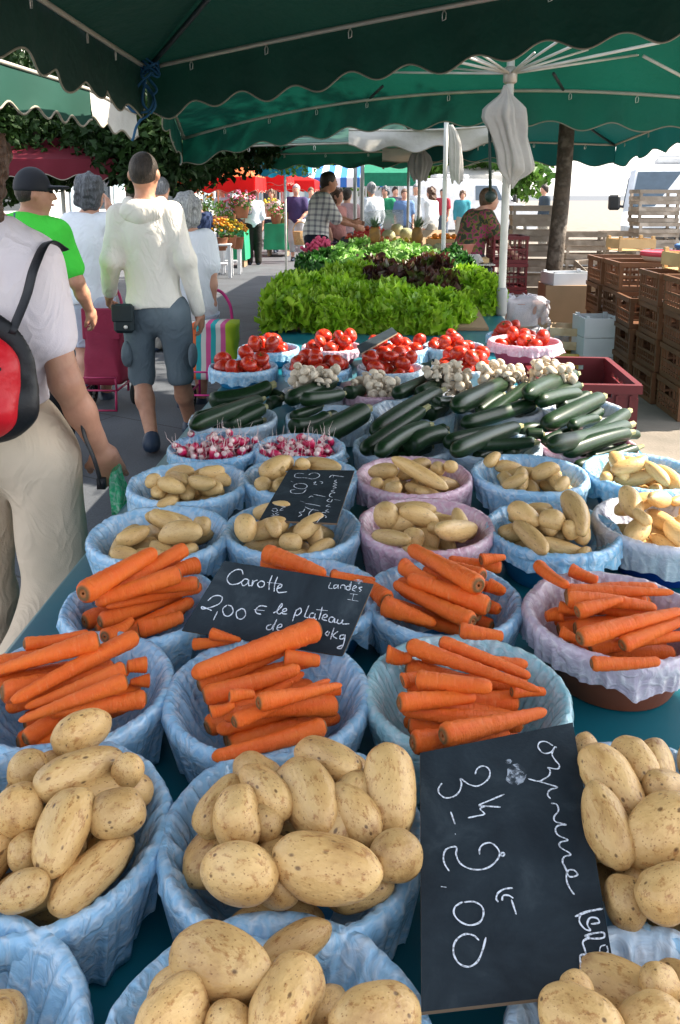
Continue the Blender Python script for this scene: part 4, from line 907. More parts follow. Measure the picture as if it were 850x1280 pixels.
# ------------------------------------------------------------------ market parasols
GA=mat('canvas_green_shaded',(.003,.024,.017),.8,(.004,.030,.021),1.5,.5,3.5,transl=.10,bdist=.12); GB=mat('canvas_green',(.004,.064,.043),.75,(.005,.083,.056),1.5,.5,3.5,transl=.18,bdist=.12)  # GA: shade over the near canopy put into a darker, less translucent green
PIPE=mat('piping',(.30,.27,.21),.7); BARM=mat('bar_aluminium',(.55,.50,.43),.42,metal=.35); WPOLE=mat('pole_white',(.62,.62,.56),.4); DPOLE=mat('strut_dark',(.03,.04,.045),.5); HOOK=mat('hook_metal',(.7,.68,.62),.35,metal=.6)
def lerp(a,b,t): return np.asarray(a)*(1-t)+np.asarray(b)*t
def edge_curve(a,b,n,sag): 
    t=np.linspace(0,1,n)[:,None]; P=np.asarray(a)*(1-t)+np.asarray(b)*t; P[:,2:]-=sag*4*t*(1-t); return P
def parasol(corners,peak,fab,label,val_h=.22,period=.27,amp=.028,sags=(0,0,0,0),bars=(1,1,1,1),vals=(1,1,1,1),hips=True,group=None,bar_r=.013,seed=0,hooks=True,sag_roof=.10,vfab=None,lean=.0,name='market_parasol'):
    """corners: four world points in order round the canopy; peak: world point"""
    C=[np.asarray(c,float) for c in corners]; pk=np.asarray(peak,float); c0=np.array([pk[0],pk[1],0.0])
    root=empty(name,c0,0,label,'parasol',group)
    ed=[edge_curve(C[i],C[(i+1)%4],41,sags[i]) for i in range(4)]
    V=[];Fs=[];n=0
    for e in ed:
        rows=[]
        for u in np.linspace(0,1,13):
            P=e*(1-u)+pk*u; t=np.linspace(0,1,41); P=P.copy(); P[:,2]-=sag_roof*math.sin(PI*u)*(4*t*(1-t))*.8
            rows.append(P)
        v,f=grid_mesh(np.array(rows)-c0); V.append(v);Fs.append(f+n);n+=len(v)
    link('canopy_roof',mesh_np('canopy_roof',np.concatenate(V),np.concatenate(Fs),True,[fab]),root)
    cen=sum(C)/4
    for i in range(4):
        a,b=C[i],C[(i+1)%4]; Ln=np.linalg.norm(b-a)
        if vals[i]:
            nn=int(Ln/.018); t=np.linspace(0,1,nn); base=edge_curve(a,b,nn,sags[i]); r=np.random.RandomState(seed*9+i)
            k=max(1,round(Ln/period)); out=(base.mean(0)-cen); out[2]=0; out/=np.linalg.norm(out)+1e-9
            bot=val_h+amp*(-np.cos(2*PI*k*t))+ .012*np.sin(2*PI*k*.37*t+1)
            wob=.012*np.sin(t*Ln*9+r.uniform(0,6))+.008*np.sin(t*Ln*21+r.uniform(0,6))
            rows=[]
            for u in np.linspace(0,1,8):
                P=base.copy(); P[:,2]-=bot*u; P+=out*((wob*u*1.2+.006+lean*u)[:,None] if not np.isscalar(wob) else 0); rows.append(P)
            v,f=grid_mesh(np.array(rows)-c0); vo=link('valance',mesh_np('valance',v,f,True,[vfab or fab]),root)
            g=MB(); g.tube(rows[-1]-c0,.005,5,True); g.build('piping',PIPE,vo,True)
        if bars[i]:
            P=edge_curve(a,b,21,sags[i]); P[:,2]-=.012; inn=(cen-P.mean(0)); inn[2]=0; inn/=np.linalg.norm(inn); P=P+inn*.02
            g=MB(); g.tube(P-c0,bar_r,8); bo=g.build('edge_bar',BARM,root,True)
            if hooks:
                for q in np.linspace(.12,.88,max(2,int(Ln/.55))):
                    p=P[int(q*20)]-c0; g=MB(); d=np.array([0,0,-1.0]); s=(b-a)/Ln
                    g.tube([p+d*.008,p+d*.03+s*.012,p+d*.055+s*.01,p+d*.06-s*.006,p+d*.03-s*.008,p+d*.012],.003,5); g.build('hook',HOOK,bo,True)
        if hips:
            P=edge_curve(C[i],pk,9,0); P[:,2]-=.02+.04*np.sin(np.linspace(0,PI,9)); g=MB(); g.tube(P-c0,.014,8); g.build('rafter',DPOLE,root,True)
    return root,c0
def W3(px,py,Y): return ony(px,py,Y)
# A: the near canopy over the front of the stall, its shade put into the colour
A_FL=W3(182,84,4.85); A_FR=W3(1010,-75,3.45); A_NL=np.array([-1.34,.75,2.38]); A_NR=np.array([2.2,.35,2.5])
cA=(A_FL+A_FR+A_NL+A_NR)/4; pkA=np.array([cA[0],cA[1],2.95])
ra,ca=parasol([A_FL,A_FR,A_NR,A_NL],pkA,GA,'near shade-darkened green market parasol with beige piping over the front of the stall',val_h=.27,period=.33,amp=.03,sags=(-.02,0,0,.02),group='green market parasols over the vegetable stall',seed=1)
# blue cord knotted round the corner
cordm=mat('cord_blue',(.015,.10,.22),.7)
g=MB(); p0=W3(188,92,4.72); r=np.random.RandomState(5)
for k in range(7):
    pts=[]; 
    for u in np.linspace(0,2*PI,22): pts.append(p0+np.array([.045*math.cos(u)*(1+.2*k/7),.03*math.sin(u),-.012*k+.07+.02*math.sin(u*2+k)]))
    g.tube(pts,.007,5)
for (pts2) in ([(190,90),(172,108),(160,128),(168,140),(186,138),(192,122),(184,108),(178,104),(190,118),(194,132),(188,142)],[(182,100),(178,126),(186,142),(176,150),(170,160),(167,172),(165,176)],[(186,98),(196,112),(190,120)]):
    P=catmull([W3(x,y,4.66) for x,y in pts2],5); g.tube(P,.008,5)
tag(g.build('cord',cordm,None,True),'frayed blue cord knotted round the corner of the near green parasol','cord')
# B: the middle canopy, bright in the sun from above
B_FL=W3(228,172,7.4); B_FR=W3(930,128,5.6); B_NR=np.array([3.15,4.1,2.62]); B_NL=np.array([-1.45,5.25,2.42])
B_M=W3(635,112,6.2)
pkB=np.array([.86,5.15,3.0])
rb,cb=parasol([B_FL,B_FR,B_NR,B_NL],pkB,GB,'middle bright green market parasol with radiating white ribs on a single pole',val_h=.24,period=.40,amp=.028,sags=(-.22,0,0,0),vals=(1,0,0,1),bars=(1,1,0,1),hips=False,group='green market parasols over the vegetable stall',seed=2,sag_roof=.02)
# its pole, hub and struts
bx,by=float(W3(626,400,5.1)[0]),5.1
g=MB(); g.tube([(bx-cb[0],by-cb[1],z) for z in (0,.5,1.2,2.0,2.70)],.024,14); g.build('pole',WPOLE,rb,True)
g=MB(); g.tube([(bx-cb[0],by-cb[1],z) for z in (.74,.76,.90,.92)],[.028,.036,.036,.028],14); g.build('clamp',mat('clamp_grey',(.3,.31,.3),.4),rb,True)
hz=float(W3(628,92,5.1)[2]); g=MB(); g.tube([(bx-cb[0],by-cb[1],hz+d) for d in (-.06,-.05,.03,.04)],[.028,.042,.042,.028],14); g.build('hub',BARM,rb,True)
RIBM=mat('rib_white',(.66,.64,.58),.4)
for (tx,ty,TY,rr) in [(500,62,4.55,.012),(545,50,4.7,.012),(450,90,5.9,.011),(508,80,6.3,.010),(575,68,4.4,.010),(590,60,4.3,.010),(760,38,4.5,.012),(830,52,4.8,.013),(800,68,5.6,.012),(735,62,5.2,.010),(700,50,4.4,.010),(668,66,4.5,.009)]:
    q=W3(tx,ty,TY); s=np.array([bx,by,hz]); g=MB(); g.tube([s-cb,q-cb],rr*.72,7); g.build('rib',RIBM,rb,True)
for (x1,y1,Y1,x2,y2,Y2) in [(804,70,5.4,880,110,5.6),(692,92,5.5,704,112,5.9),(478,108,6.0,463,122,6.4)]:
    g=MB(); g.tube([W3(x1,y1,Y1)-cb,W3(x2,y2,Y2)-cb],.011,7); g.build('strut',DPOLE if x1<800 else RIBM,rb,True)
# dark guy bar and rope hanging by the pole
g=MB(); g.tube([W3(612,160,5.0),W3(613,245,5.0)],.010,6); g.ell(W3(613,246,5.0),(.035,.035,.035)); tag(g.build('weight',mat('weight_black',(.02,.04,.03),.5),None,True),'dark round weight hanging on a bar beside the white pole','weight')
# strip of scalloped canvas strung at the left, between the two parasols
GC0=mat('canvas_strip',(.003,.045,.030),.8,(.004,.055,.038),1.5,transl=.12)
def valance_strip(P0,P1,h,period,amp,fab,name,label,cat='awning edge',sag=.0,bumps=0,seed=0):
    Ln=np.linalg.norm(P1-P0); nn=int(Ln/.02); t=np.linspace(0,1,nn); base=edge_curve(P0,P1,nn,sag); r=np.random.RandomState(seed); k=max(1,round(Ln/period))
    d=(P1-P0)/Ln; out=np.cross(d,[0,0,1]); bot=h-amp*np.cos(2*PI*k*t); rows=[]
    for u in np.linspace(0,1,9):
        P=base.copy(); P[:,2]-=bot*u; P+=out*(.012*np.sin(t*Ln*9+r.uniform(0,1))*u+bumps*.05*np.sin(t*Ln*5)*math.sin(PI*u))[:,None]; rows.append(P)
    root=empty(name,P0,0,label,cat); v,f=grid_mesh(np.array(rows)-P0); vo=link('valance',mesh_np('valance',v,f,True,[fab]),root)
    g=MB(); g.tube(rows[-1]-P0,.0065,5); g.build('piping',PIPE,root,True); g=MB(); g.tube(base-P0,.011,6); g.build('rail',BARM,root,True); return root
valance_strip(W3(-60,58,3.4),W3(112,112,4.72),.19,.24,.024,GC0,'awning_edge','scalloped green awning edge with beige piping strung at the upper left')
WHC=mat('canvas_white',(.56,.54,.49),.8,(.48,.46,.42),5,.6,12,transl=.25,bdist=.03)
valance_strip(W3(112,112,4.78),W3(170,142,5.6),.17,.24,.02,WHC,'awning_edge','short scalloped green awning edge, sunlight painted white, at the left parasol corner')  # green edge continued; white canvas stands in for the sun on it
# C, D, E: canopies further along the stall
GC=mat('canvas_teal',(.003,.06,.055),.75,(.004,.07,.065),1.5,.15,300,transl=.16); GD=mat('canvas_deep',(.005,.055,.035),.75,(.007,.07,.045),1.5,transl=.15)
C_FR=W3(770,180,9.6); C_FL=W3(520,172,10.0); C_NR=W3(960,105,6.8); C_NL=W3(500,150,7.7)
parasol([C_FL,C_FR,C_NR,C_NL],(C_FR+C_FL+C_NR+C_NL)/4+np.array([0,0,.42]),GC,'teal green market parasol behind the middle one on the right',val_h=.24,period=.5,amp=.03,sags=(0,0,0,0),vals=(1,1,0,0),bars=(1,1,1,1),hips=True,group='green market parasols over the vegetable stall',seed=3)
D_NL=W3(262,182,8.2); D_NR=W3(600,172,7.9); D_FR=W3(600,186,11.5); D_FL=W3(330,192,12.2)
parasol([D_FL,D_FR,D_NR,D_NL],(D_FR+D_FL+D_NR+D_NL)/4+np.array([0,0,.35]),GD,'dark green market parasol half hidden behind the middle one on the left',val_h=.2,period=.5,amp=.03,vals=(1,0,0,1),bars=(1,1,1,1),group='green market parasols over the vegetable stall',seed=4)
E_NL=W3(470,176,12.0); E_NR=W3(665,168,11.2); E_FR=W3(650,182,15.5); E_FL=W3(480,190,15.5)
parasol([E_FL,E_FR,E_NR,E_NL],(E_FR+E_FL+E_NR+E_NL)/4+np.array([0,0,.35]),GD,'farthest dark green market parasol of the row',val_h=.28,period=.6,amp=.03,vals=(1,0,1,1),bars=(1,0,0,0),hips=False,group='green market parasols over the vegetable stall',seed=5)
# rolled white side curtain
valance_strip(W3(436,162,8.0),W3(612,158,7.4),.17,.55,.03,WHC,'rolled_curtain','cream side curtain rolled up and tied under the far green parasols','curtain',.02,1,3)
valance_strip(W3(478,186,11.0),W3(528,184,10.8),.17,.8,.01,WHC,'rolled_curtain','short cream curtain hanging under the farthest green parasol','curtain',.0,1,4)
# white cloths tied round the poles
def bundle(name,prof,Y,label,mt,dep=.45,seed=0,folds=6):
    """prof: list of (py, px_left, px_right); folded cloth with real depth"""
    r=np.random.RandomState(seed); rows=[]; n=120; th=np.arange(n)*2*PI/n
    P_=[]
    ys=[p[0] for p in prof]; yy=np.linspace(ys[0],ys[-1],26); ll=np.interp(yy,ys,[p[1] for p in prof]); rr=np.interp(yy,ys,[p[2] for p in prof])
    for y,l,q in zip(yy,ll,rr):
        a=W3(l,y,Y);b_=W3(q,y,Y); c=(a+b_)/2; h=max(.004,np.linalg.norm(b_-a)/2); u=(y-ys[0])/(ys[-1]-ys[0])
        f=1+.16*(1-2*np.abs(np.sin(folds*th/2+.9*u+seed)))+.09*np.sin((folds*2+1)*th+2+5*u)+.05*np.sin(3*th+7*u)+.035*np.sin(17*th+11*u)
        P_.append(np.stack([c[0]+h*np.cos(th)*f,c[1]+h*dep*np.sin(th)*f,np.full(n,c[2])+.02*np.sin(3*th+seed)*u],1))
    P=np.array(P_); top=P[0].mean(0)[None].repeat(n,0)[None]; P=np.concatenate([top,P]); c0=P.reshape(-1,3).mean(0); V,Fc=wrapgrid(P-c0); o=link(name,mesh_np(name,V,Fc,True,[mt])); o.location=c0; return tag(o,label,'cloth')
bundle('tied_cloth',[(106,630,634),(118,626,640),(135,606,656),(148,604,657),(158,610,658),(172,616,658),(190,622,664),(206,624,669),(214,626,668),(222,634,650),(232,636,642)],5.0,'large white cloth tied round the near white pole',WHC,.4,1)
bundle('tied_cloth',[(156,560,566),(166,560,572),(178,561,576),(200,562,578),(218,563,578),(228,565,577)],7.2,'long cream cloth hanging on the pole in the middle of the row',WHC,.5,2,4)
bundle('tied_cloth',[(188,518,530),(195,512,535),(205,510,538),(215,512,537),(225,516,534)],9.2,'grey cloth bunched round the thin pole left of the middle pole',mat('canvas_grey',(.42,.42,.40),.8,transl=.3),.6,3,5)
# poles down the row
def pole(px,ytop,Y,r_,mt,label,base=True):
    p=W3(px,ytop,Y); g=MB(); g.tube([(0,0,z) for z in np.linspace(0,p[2],5)],r_,12); root=empty('parasol_pole',(p[0],p[1],0),0,label,'pole','metal parasol poles along the stall')
    g.build('shaft',mt,root,True); g=MB(); g.box((0,0,.03),(.30,.30,.06),bev=.01); g.build('foot_plate',mat('foot',(.12,.12,.12),.6),root)
GPOLE=mat('pole_grey',(.40,.41,.40),.4,metal=.3)
pole(558,152,7.3,.020,WPOLE,'pale metal parasol pole at the back corner of the salads')
pole(525,186,9.8,.020,GPOLE,'thin grey parasol pole with the grey cloth bunched on it')
pole(511,200,11.5,.020,GPOLE,'thin far pole just left of the pole with the grey cloth')
pole(444,200,12.6,.030,GPOLE,'left of two grey poles standing close together by the fruit')
pole(453,200,12.4,.030,GPOLE,'right of two grey poles standing close together by the fruit')
# ------------------------------------------------------------------ signed distance modelling for people and clothes
def sd_cap(P,a,b,ra,rb):
    a=np.asarray(a,np.float32);b=np.asarray(b,np.float32); ab=b-a; L2=max(float(ab@ab),1e-9); t=np.clip(((P-a)@ab)/L2,0,1); d=P-a-t[...,None]*ab
    return np.sqrt((d*d).sum(-1))-(ra+(rb-ra)*t)
def sd_ell(P,c,r,R=None):
    d=P-np.asarray(c,np.float32)
    if R is not None: d=d@np.asarray(R,np.float32)
    r=np.asarray(r,np.float32); k0=np.sqrt(((d/r)**2).sum(-1)); k1=np.sqrt(((d/(r*r))**2).sum(-1))+1e-6; return k0*(k0-1)/k1
def smin(a,b,k): 
    if k<=0: return np.minimum(a,b)
    h=np.maximum(k-np.abs(a-b),0)/k; return np.minimum(a,b)-h*h*k*.25
def field(P,prims):
    f=None
    for p in prims:
        t=p[0]
        if t=='c': d=sd_cap(P,p[1],p[2],p[3],p[4]); k=p[5] if len(p)>5 else .03
        elif t=='e': d=sd_ell(P,p[1],p[2]); k=p[3] if len(p)>3 else .03
        elif t=='cut': f=np.maximum(f,p[1](P)); continue
        elif t=='sub': d=sd_ell(P,p[1],p[2]); f=np.maximum(f,-d); continue
        elif t=='noise': f=f+p[2]*p[1](P); continue
        f=d if f is None else smin(f,d,k)
    return f
def surf_nets(fn,lo,hi,cell):
    lo=np.asarray(lo,float);hi=np.asarray(hi,float); n=np.ceil((hi-lo)/cell).astype(int)+1
    g=np.stack(np.meshgrid(*[lo[i]+np.arange(n[i])*cell for i in range(3)],indexing='ij'),-1).astype(np.float32)
    f=fn(g); s=f<0
    c=np.zeros(np.array(f.shape)-1,np.int32); ps=np.zeros(c.shape+(3,)); cnt=np.zeros(c.shape)
    for dx in(0,1):
        for dy in(0,1):
            for dz in(0,1): c+=s[dx:dx+c.shape[0],dy:dy+c.shape[1],dz:dz+c.shape[2]]
    act=(c>0)&(c<8)
    offs=[(x,y,z) for x in(0,1) for y in(0,1) for z in(0,1)]
    for i,a in enumerate(offs):
        for j in range(i+1,8):
            b=offs[j]
            if sum(abs(a[k]-b[k]) for k in range(3))!=1: continue
            A=f[a[0]:a[0]+c.shape[0],a[1]:a[1]+c.shape[1],a[2]:a[2]+c.shape[2]]; B=f[b[0]:b[0]+c.shape[0],b[1]:b[1]+c.shape[1],b[2]:b[2]+c.shape[2]]
            cr=(A<0)!=(B<0); t=np.where(cr,A/np.where(np.abs(A-B)<1e-9,1e-9,A-B),0)
            for k in range(3): ps[...,k]+=np.where(cr,a[k]+t*(b[k]-a[k]),0)
            cnt+=cr
    idx=-np.ones(c.shape,np.int64); ii=np.argwhere(act); idx[act]=np.arange(len(ii))
    V=lo+(ii+ps[act]/cnt[act][:,None])*cell
    Fs=[]
    for ax in range(3):
        u,v=[(1,2),(2,0),(0,1)][ax]
        sl0=[slice(None)]*3; sl1=[slice(None)]*3; sl0[ax]=slice(0,-1); sl1[ax]=slice(1,None)
        A=s[tuple(sl0)];B=s[tuple(sl1)]; e=np.argwhere(A!=B); 
        ok=(e[:,u]>0)&(e[:,v]>0)&(e[:,u]<c.shape[u])&(e[:,v]<c.shape[v])&(e[:,ax]<c.shape[ax]); e=e[ok]
        if not len(e): continue
        def at(du,dv):
            q=e.copy(); q[:,u]+=du; q[:,v]+=dv; return idx[q[:,0],q[:,1],q[:,2]]
        q=np.stack([at(-1,-1),at(0,-1),at(0,0),at(-1,0)],1); ins=A[e[:,0],e[:,1],e[:,2]]
        q[~ins]=q[~ins][:,::-1]; Fs.append(q[(q>=0).all(1)])
    return V,np.concatenate(Fs)
def bounds(prims,pad=.05):
    pts=[]
    for p in prims:
        if p[0]=='c': pts+= [np.asarray(p[1])-p[3],np.asarray(p[1])+p[3],np.asarray(p[2])-p[4],np.asarray(p[2])+p[4]]
        elif p[0]=='e': pts+=[np.asarray(p[1])-np.asarray(p[2]),np.asarray(p[1])+np.asarray(p[2])]
    pts=np.array(pts); return pts.min(0)-pad,pts.max(0)+pad
def sdf_obj(name,prims,cell,mt,parent=None,extra=None):
    lo,hi=bounds(prims); V,Fc=surf_nets(lambda P:field(P,prims),lo,hi,cell)
    if extra:
        for v,f in extra: Fc=np.concatenate([Fc,f+len(V)]); V=np.concatenate([V,v])
    return link(name,mesh_np(name,V,Fc,True,[mt]),parent)
# joints of a 1.75 m figure facing +Y
J0=dict(head=(0,.02,1.625),neck=(0,0,1.44),neckt=(0,.012,1.54),chest=(0,0,1.26),waist=(0,.005,1.06),pelvis=(0,0,.95),
 shL=(-.175,0,1.395),elL=(-.215,-.02,1.115),wrL=(-.215,.06,.87),shR=(.175,0,1.395),elR=(.215,-.02,1.115),wrR=(.215,.06,.87),
 hipL=(-.09,0,.91),knL=(-.10,.01,.49),anL=(-.10,-.03,.085),hipR=(.09,0,.91),knR=(.10,.01,.49),anR=(.10,-.03,.085))
def hand_prims(w,e,curl=.5,side=1,palm=None):
    """hand as a palm and five fingers hanging on from wrist w (forearm from e); returns prims"""
    w=np.asarray(w,float);e=np.asarray(e,float); d=(w-e)/np.linalg.norm(w-e)
    nrm=np.asarray(palm if palm is not None else (side*1.0,0,0),float)*-1; nrm=nrm-d*(nrm@d); nrm/=np.linalg.norm(nrm)+1e-9   # towards palm side (inwards)
    ac=np.cross(d,nrm)      # across the palm
    pc=w+d*.045; P=[('c',w-d*.02,w+d*.02,.026,.026,.01),('c',pc-ac*.018-d*.02,pc-ac*.026+d*.038,.020,.014,.02),('c',pc+ac*.018-d*.02,pc+ac*.026+d*.036,.020,.013,.02),('c',pc-d*.02,pc+d*.040,.021,.014,.02)]
    for k,(o,L,r) in enumerate([(-.030,.068,.0088),(-.010,.078,.0092),(.010,.073,.0088),(.029,.058,.0078)]):
        b=w+d*.078+ac*o; dd=d; p=b
        for s in range(3):
            a_=curl*(.35+.55*s); dd=d*math.cos(a_)+nrm*math.sin(a_); q=p+dd*L*(.45,.32,.23)[s]; P.append(('c',p,q,r*(1-.06*s),r*(.94-.08*s),.004)); p=q
    tb=w+d*.02-ac*.026; t1=tb+(d*.6-ac*.62+nrm*.45)/1.0*.04; t2=t1+(d*.85-ac*.15+nrm*.5)/1.0*.03; P+= [('c',tb,t1,.0135,.011,.012),('c',t1,t2,.011,.0085,.004)]
    return P
SKIN={'fair':mat('skin_fair',(.60,.33,.23),.5,(.56,.28,.19),14,.25,90,bdist=.004,rnd=.03),'tan':mat('skin_tan',(.48,.25,.155),.48,(.42,.20,.125),14,.25,90,bdist=.004,c3=(.50,.24,.15)),'pink':mat('skin_pink',(.60,.31,.22),.5)}
def cloth_mat(name,c,c2=None,**k):
    if name in MATS: return MATS[name]
    m,t,b=nt(name); L=t.links.new; co=N(t,'ShaderNodeTexCoord'); oi=N(t,'ShaderNodeObjectInfo'); ad=N(t,'ShaderNodeVectorMath',operation='ADD'); L(co.outputs['Object'],ad.inputs[0]); L(oi.outputs['Location'],ad.inputs[1])
    n1=N(t,'ShaderNodeTexNoise',i_Scale=5,i_Detail=4); L(ad.outputs[0],n1.inputs['Vector']); r=ramp(t,n1.outputs['Fac'],[(.35,c),(.65,c2 or tuple(x*.88 for x in c))]); L(r.outputs[0],b.inputs['Base Color'])
    b.inputs['Roughness'].default_value=.88; b.inputs['Specular IOR Level'].default_value=.2
    mp=N(t,'ShaderNodeMapping'); mp.inputs['Scale'].default_value=(9,9,5.5); mp.inputs['Rotation'].default_value=(.3,.5,.2); L(ad.outputs[0],mp.inputs[0]); n2=N(t,'ShaderNodeTexNoise',i_Scale=1.0,i_Detail=2.5,i_Roughness=.45,i_Distortion=1.6); L(mp.outputs[0],n2.inputs['Vector'])
    ab=N(t,'ShaderNodeMath',operation='SUBTRACT'); L(n2.outputs['Fac'],ab.inputs[0]); ab.inputs[1].default_value=.5; a2=N(t,'ShaderNodeMath',operation='ABSOLUTE'); L(ab.outputs[0],a2.inputs[0])
    bp=N(t,'ShaderNodeBump',i_Strength=.42,i_Distance=.05,invert=True); L(a2.outputs[0],bp.inputs['Height'])
    n3=N(t,'ShaderNodeTexNoise',i_Scale=320,i_Detail=2); L(ad.outputs[0],n3.inputs['Vector']); b2=N(t,'ShaderNodeBump',i_Strength=.3,i_Distance=.003); L(n3.outputs['Fac'],b2.inputs['Height']); L(bp.outputs[0],b2.inputs['Normal']); L(b2.outputs[0],b.inputs['Normal'])
    MATS[name]=m; return m
def hair_mat(name,c,c2):
    m,t,b=nt(name); L=t.links.new; co=N(t,'ShaderNodeTexCoord'); mp=N(t,'ShaderNodeMapping'); mp.inputs['Scale'].default_value=(95,95,9); L(co.outputs['Object'],mp.inputs[0])
    n1=N(t,'ShaderNodeTexNoise',i_Scale=1.0,i_Detail=4,i_Roughness=.7,i_Distortion=.8); L(mp.outputs[0],n1.inputs['Vector']); r=ramp(t,n1.outputs['Fac'],[(.35,tuple(x*.5 for x in c)),(.5,c),(.68,c2)]); L(r.outputs[0],b.inputs['Base Color'])
    b.inputs['Roughness'].default_value=.5; b.inputs['Specular IOR Level'].default_value=.4; bp=N(t,'ShaderNodeBump',i_Strength=.9,i_Distance=.012); L(n1.outputs['Fac'],bp.inputs['Height']); L(bp.outputs[0],b.inputs['Normal']); return m
HAIRM={k:hair_mat('hair_'+k,c,c2) for k,c,c2 in [('dark',(.025,.016,.011),(.05,.032,.02)),('grey',(.22,.22,.23),(.42,.42,.44)),('silver',(.34,.34,.34),(.55,.54,.53)),('brown',(.10,.055,.028),(.17,.09,.045)),('auburn',(.07,.032,.016),(.16,.075,.035)),('salt',(.07,.075,.085),(.20,.21,.23))]}
EYEM=mat('eye_dark',(.02,.015,.012),.2); LIPM=mat('lips',(.42,.13,.10),.5)
def person(foot,H,rz,label,skin='fair',J=None,top=None,bottom=None,shoes=None,hair=None,cell=.016,bulk=1.0,head_turn=0,hands=None,cat='person',group=None,female=False,handfine=None,mn=.004,headscale=1.0):
    """top=(mat,sleeve 0..2,hem z,infl); bottom=(mat, leg length 0..2, waist z, infl); lengths: 1=elbow/knee, 2=wrist/ankle"""
    s=H/1.75; j={k:np.array(v,float) for k,v in J0.items()}
    for k,v in (J or {}).items(): j[k]=np.array(v,float)
    if female and not J: pass
    root=empty('person',(foot[0],foot[1],foot[2] if len(foot)>2 else 0),rz,label,cat,group)
    b=bulk; hd=j['head']; ct,st=math.cos(head_turn),math.sin(head_turn); fw=np.array([-st,ct,0]); rt=np.array([ct,st,0]); h_=headscale
    body=[('e',hd+np.array([0,0,.02])*h_,(.078*h_,.095*h_,.105*h_)),('e',hd+fw*.03+np.array([0,0,-.05]),(.056*h_,.062*h_,.066*h_),.04),
      ('c',hd+fw*.094+np.array([0,0,.012]),hd+fw*.108+np.array([0,0,-.022]),.009,.014,.02),
      ('e',hd+rt*.080-fw*.005,(.014,.024,.032),.006),('e',hd-rt*.080-fw*.005,(.014,.024,.032),.006),
      ('c',j['neck']-np.array([0,0,.03]),j['neckt'],.060*(.9 if female else 1),.054*(.9 if female else 1),.03),
      ('c',j['shL']*.85+j['neck']*.15,j['neck']+np.array([0,0,-.01]),.050,.05,.05),('c',j['shR']*.85+j['neck']*.15,j['neck']+np.array([0,0,-.01]),.050,.05,.05),
      ('e',j['chest'],(.155*b,.105*b,.20),.06),('e',j['waist'],((.125 if female else .14)*b,.10*b,.15),.06),('e',j['pelvis'],(.160*b,.115*b,.13),.06)]
    arms=[];legs=[]
    for S in 'LR':
        sh,el,wr=j['sh'+S],j['el'+S],j['wr'+S]; hp,kn,an=j['hip'+S],j['kn'+S],j['an'+S]
        arms+= [('c',sh,el,.050*b,.040,.03),('c',el,el*.55+wr*.45,.040,.038,.02),('c',el*.6+wr*.4,wr,.038,.026,.02)]
        legs+= [('c',hp,kn,.088*b,.056,.04),('c',kn,kn*.6+an*.4+np.array([0,-.012,0]),.054,.054,.03),('c',kn*.62+an*.38+np.array([0,-.010,0]),an,.052,.036,.03)]
        ft=an+np.array([0,.13,-.055])
        if j.get('ft'+S) is not None: ft=j['ft'+S]
        legs+= [('c',an+np.array([0,-.02,-.045]),ft,.034,.028,.02)]
    hp_=[]
    for S,sd in(('L',-1),('R',1)):
        hk=(hands or {}).get(S,{}); hp_.append(hand_prims(j['wr'+S],j['el'+S],hk.get('curl',.45),sd,hk.get('palm')))
    sc3=lambda V:V*s
    extra=[]
    hf=handfine or cell*.5
    for H_ in hp_:
        lo,hi=bounds(H_,.02); v,f=surf_nets(lambda P:field(P,H_),lo,hi,hf); extra.append((v,f))
    prims=body+arms+legs
    lo,hi=bounds(prims); V,Fc=surf_nets(lambda P:field(P,prims),lo,hi,cell)
    for v,f in extra: Fc=np.concatenate([Fc,f+len(V)]); V=np.concatenate([V,v])
    link('body',mesh_np('body',V*s,Fc,True,[SKIN[skin]]),root)
    nz=SN(len(label)*3+int(H*100),9,3)
    if top:
        mt,sl,hem,inf=top[:4]; P=[('e',j['chest'],(.155*b+inf+.012,.105*b+inf+.015,.205+inf)),('e',j['waist'],(.14*b+inf+.012,.10*b+inf+.012,.17),.07),('e',j['pelvis'],(.16*b+inf+.008,.115*b+inf+.008,.16),.07),
           ('c',j['shL'],j['shR'],.052+inf*.6,.052+inf*.6,.06),('c',j['neck']-np.array([0,0,.05]),j['neck']+np.array([0,0,.012]),.085,.066,.03)]
        def hemcut(P_,z=hem): return z-P_[...,2]+.008*np.sin(P_[...,0]*20)
        nk=j['neck']; 
        P.append(('cut',hemcut)); 
        P.append(('cut',lambda P_:(P_[...,2]-(nk[2]+.045)) ))
        for S in 'LR':
            sh,el,wr=j['sh'+S],j['el'+S],j['wr'+S]
            if sl<=0: continue
            e1=sh+(el-sh)*min(1,sl); P.append(('c',sh,e1,.056*b+inf,.046+inf*(1.6 if sl<1 else 1),.05))
            if sl>1:
                e2=el+(wr-el)*(sl-1); P.append(('c',el,e2,.046+inf,.034+inf,.03))
        P.append(('noise',nz,mn))
        sdf_obj('shirt' if len(top)<5 else top[4],[q if q[0] in('cut','noise') else q for q in P],cell*.8,mt,root)
        root_children=[c for c in bpy.data.objects if c.parent==root]
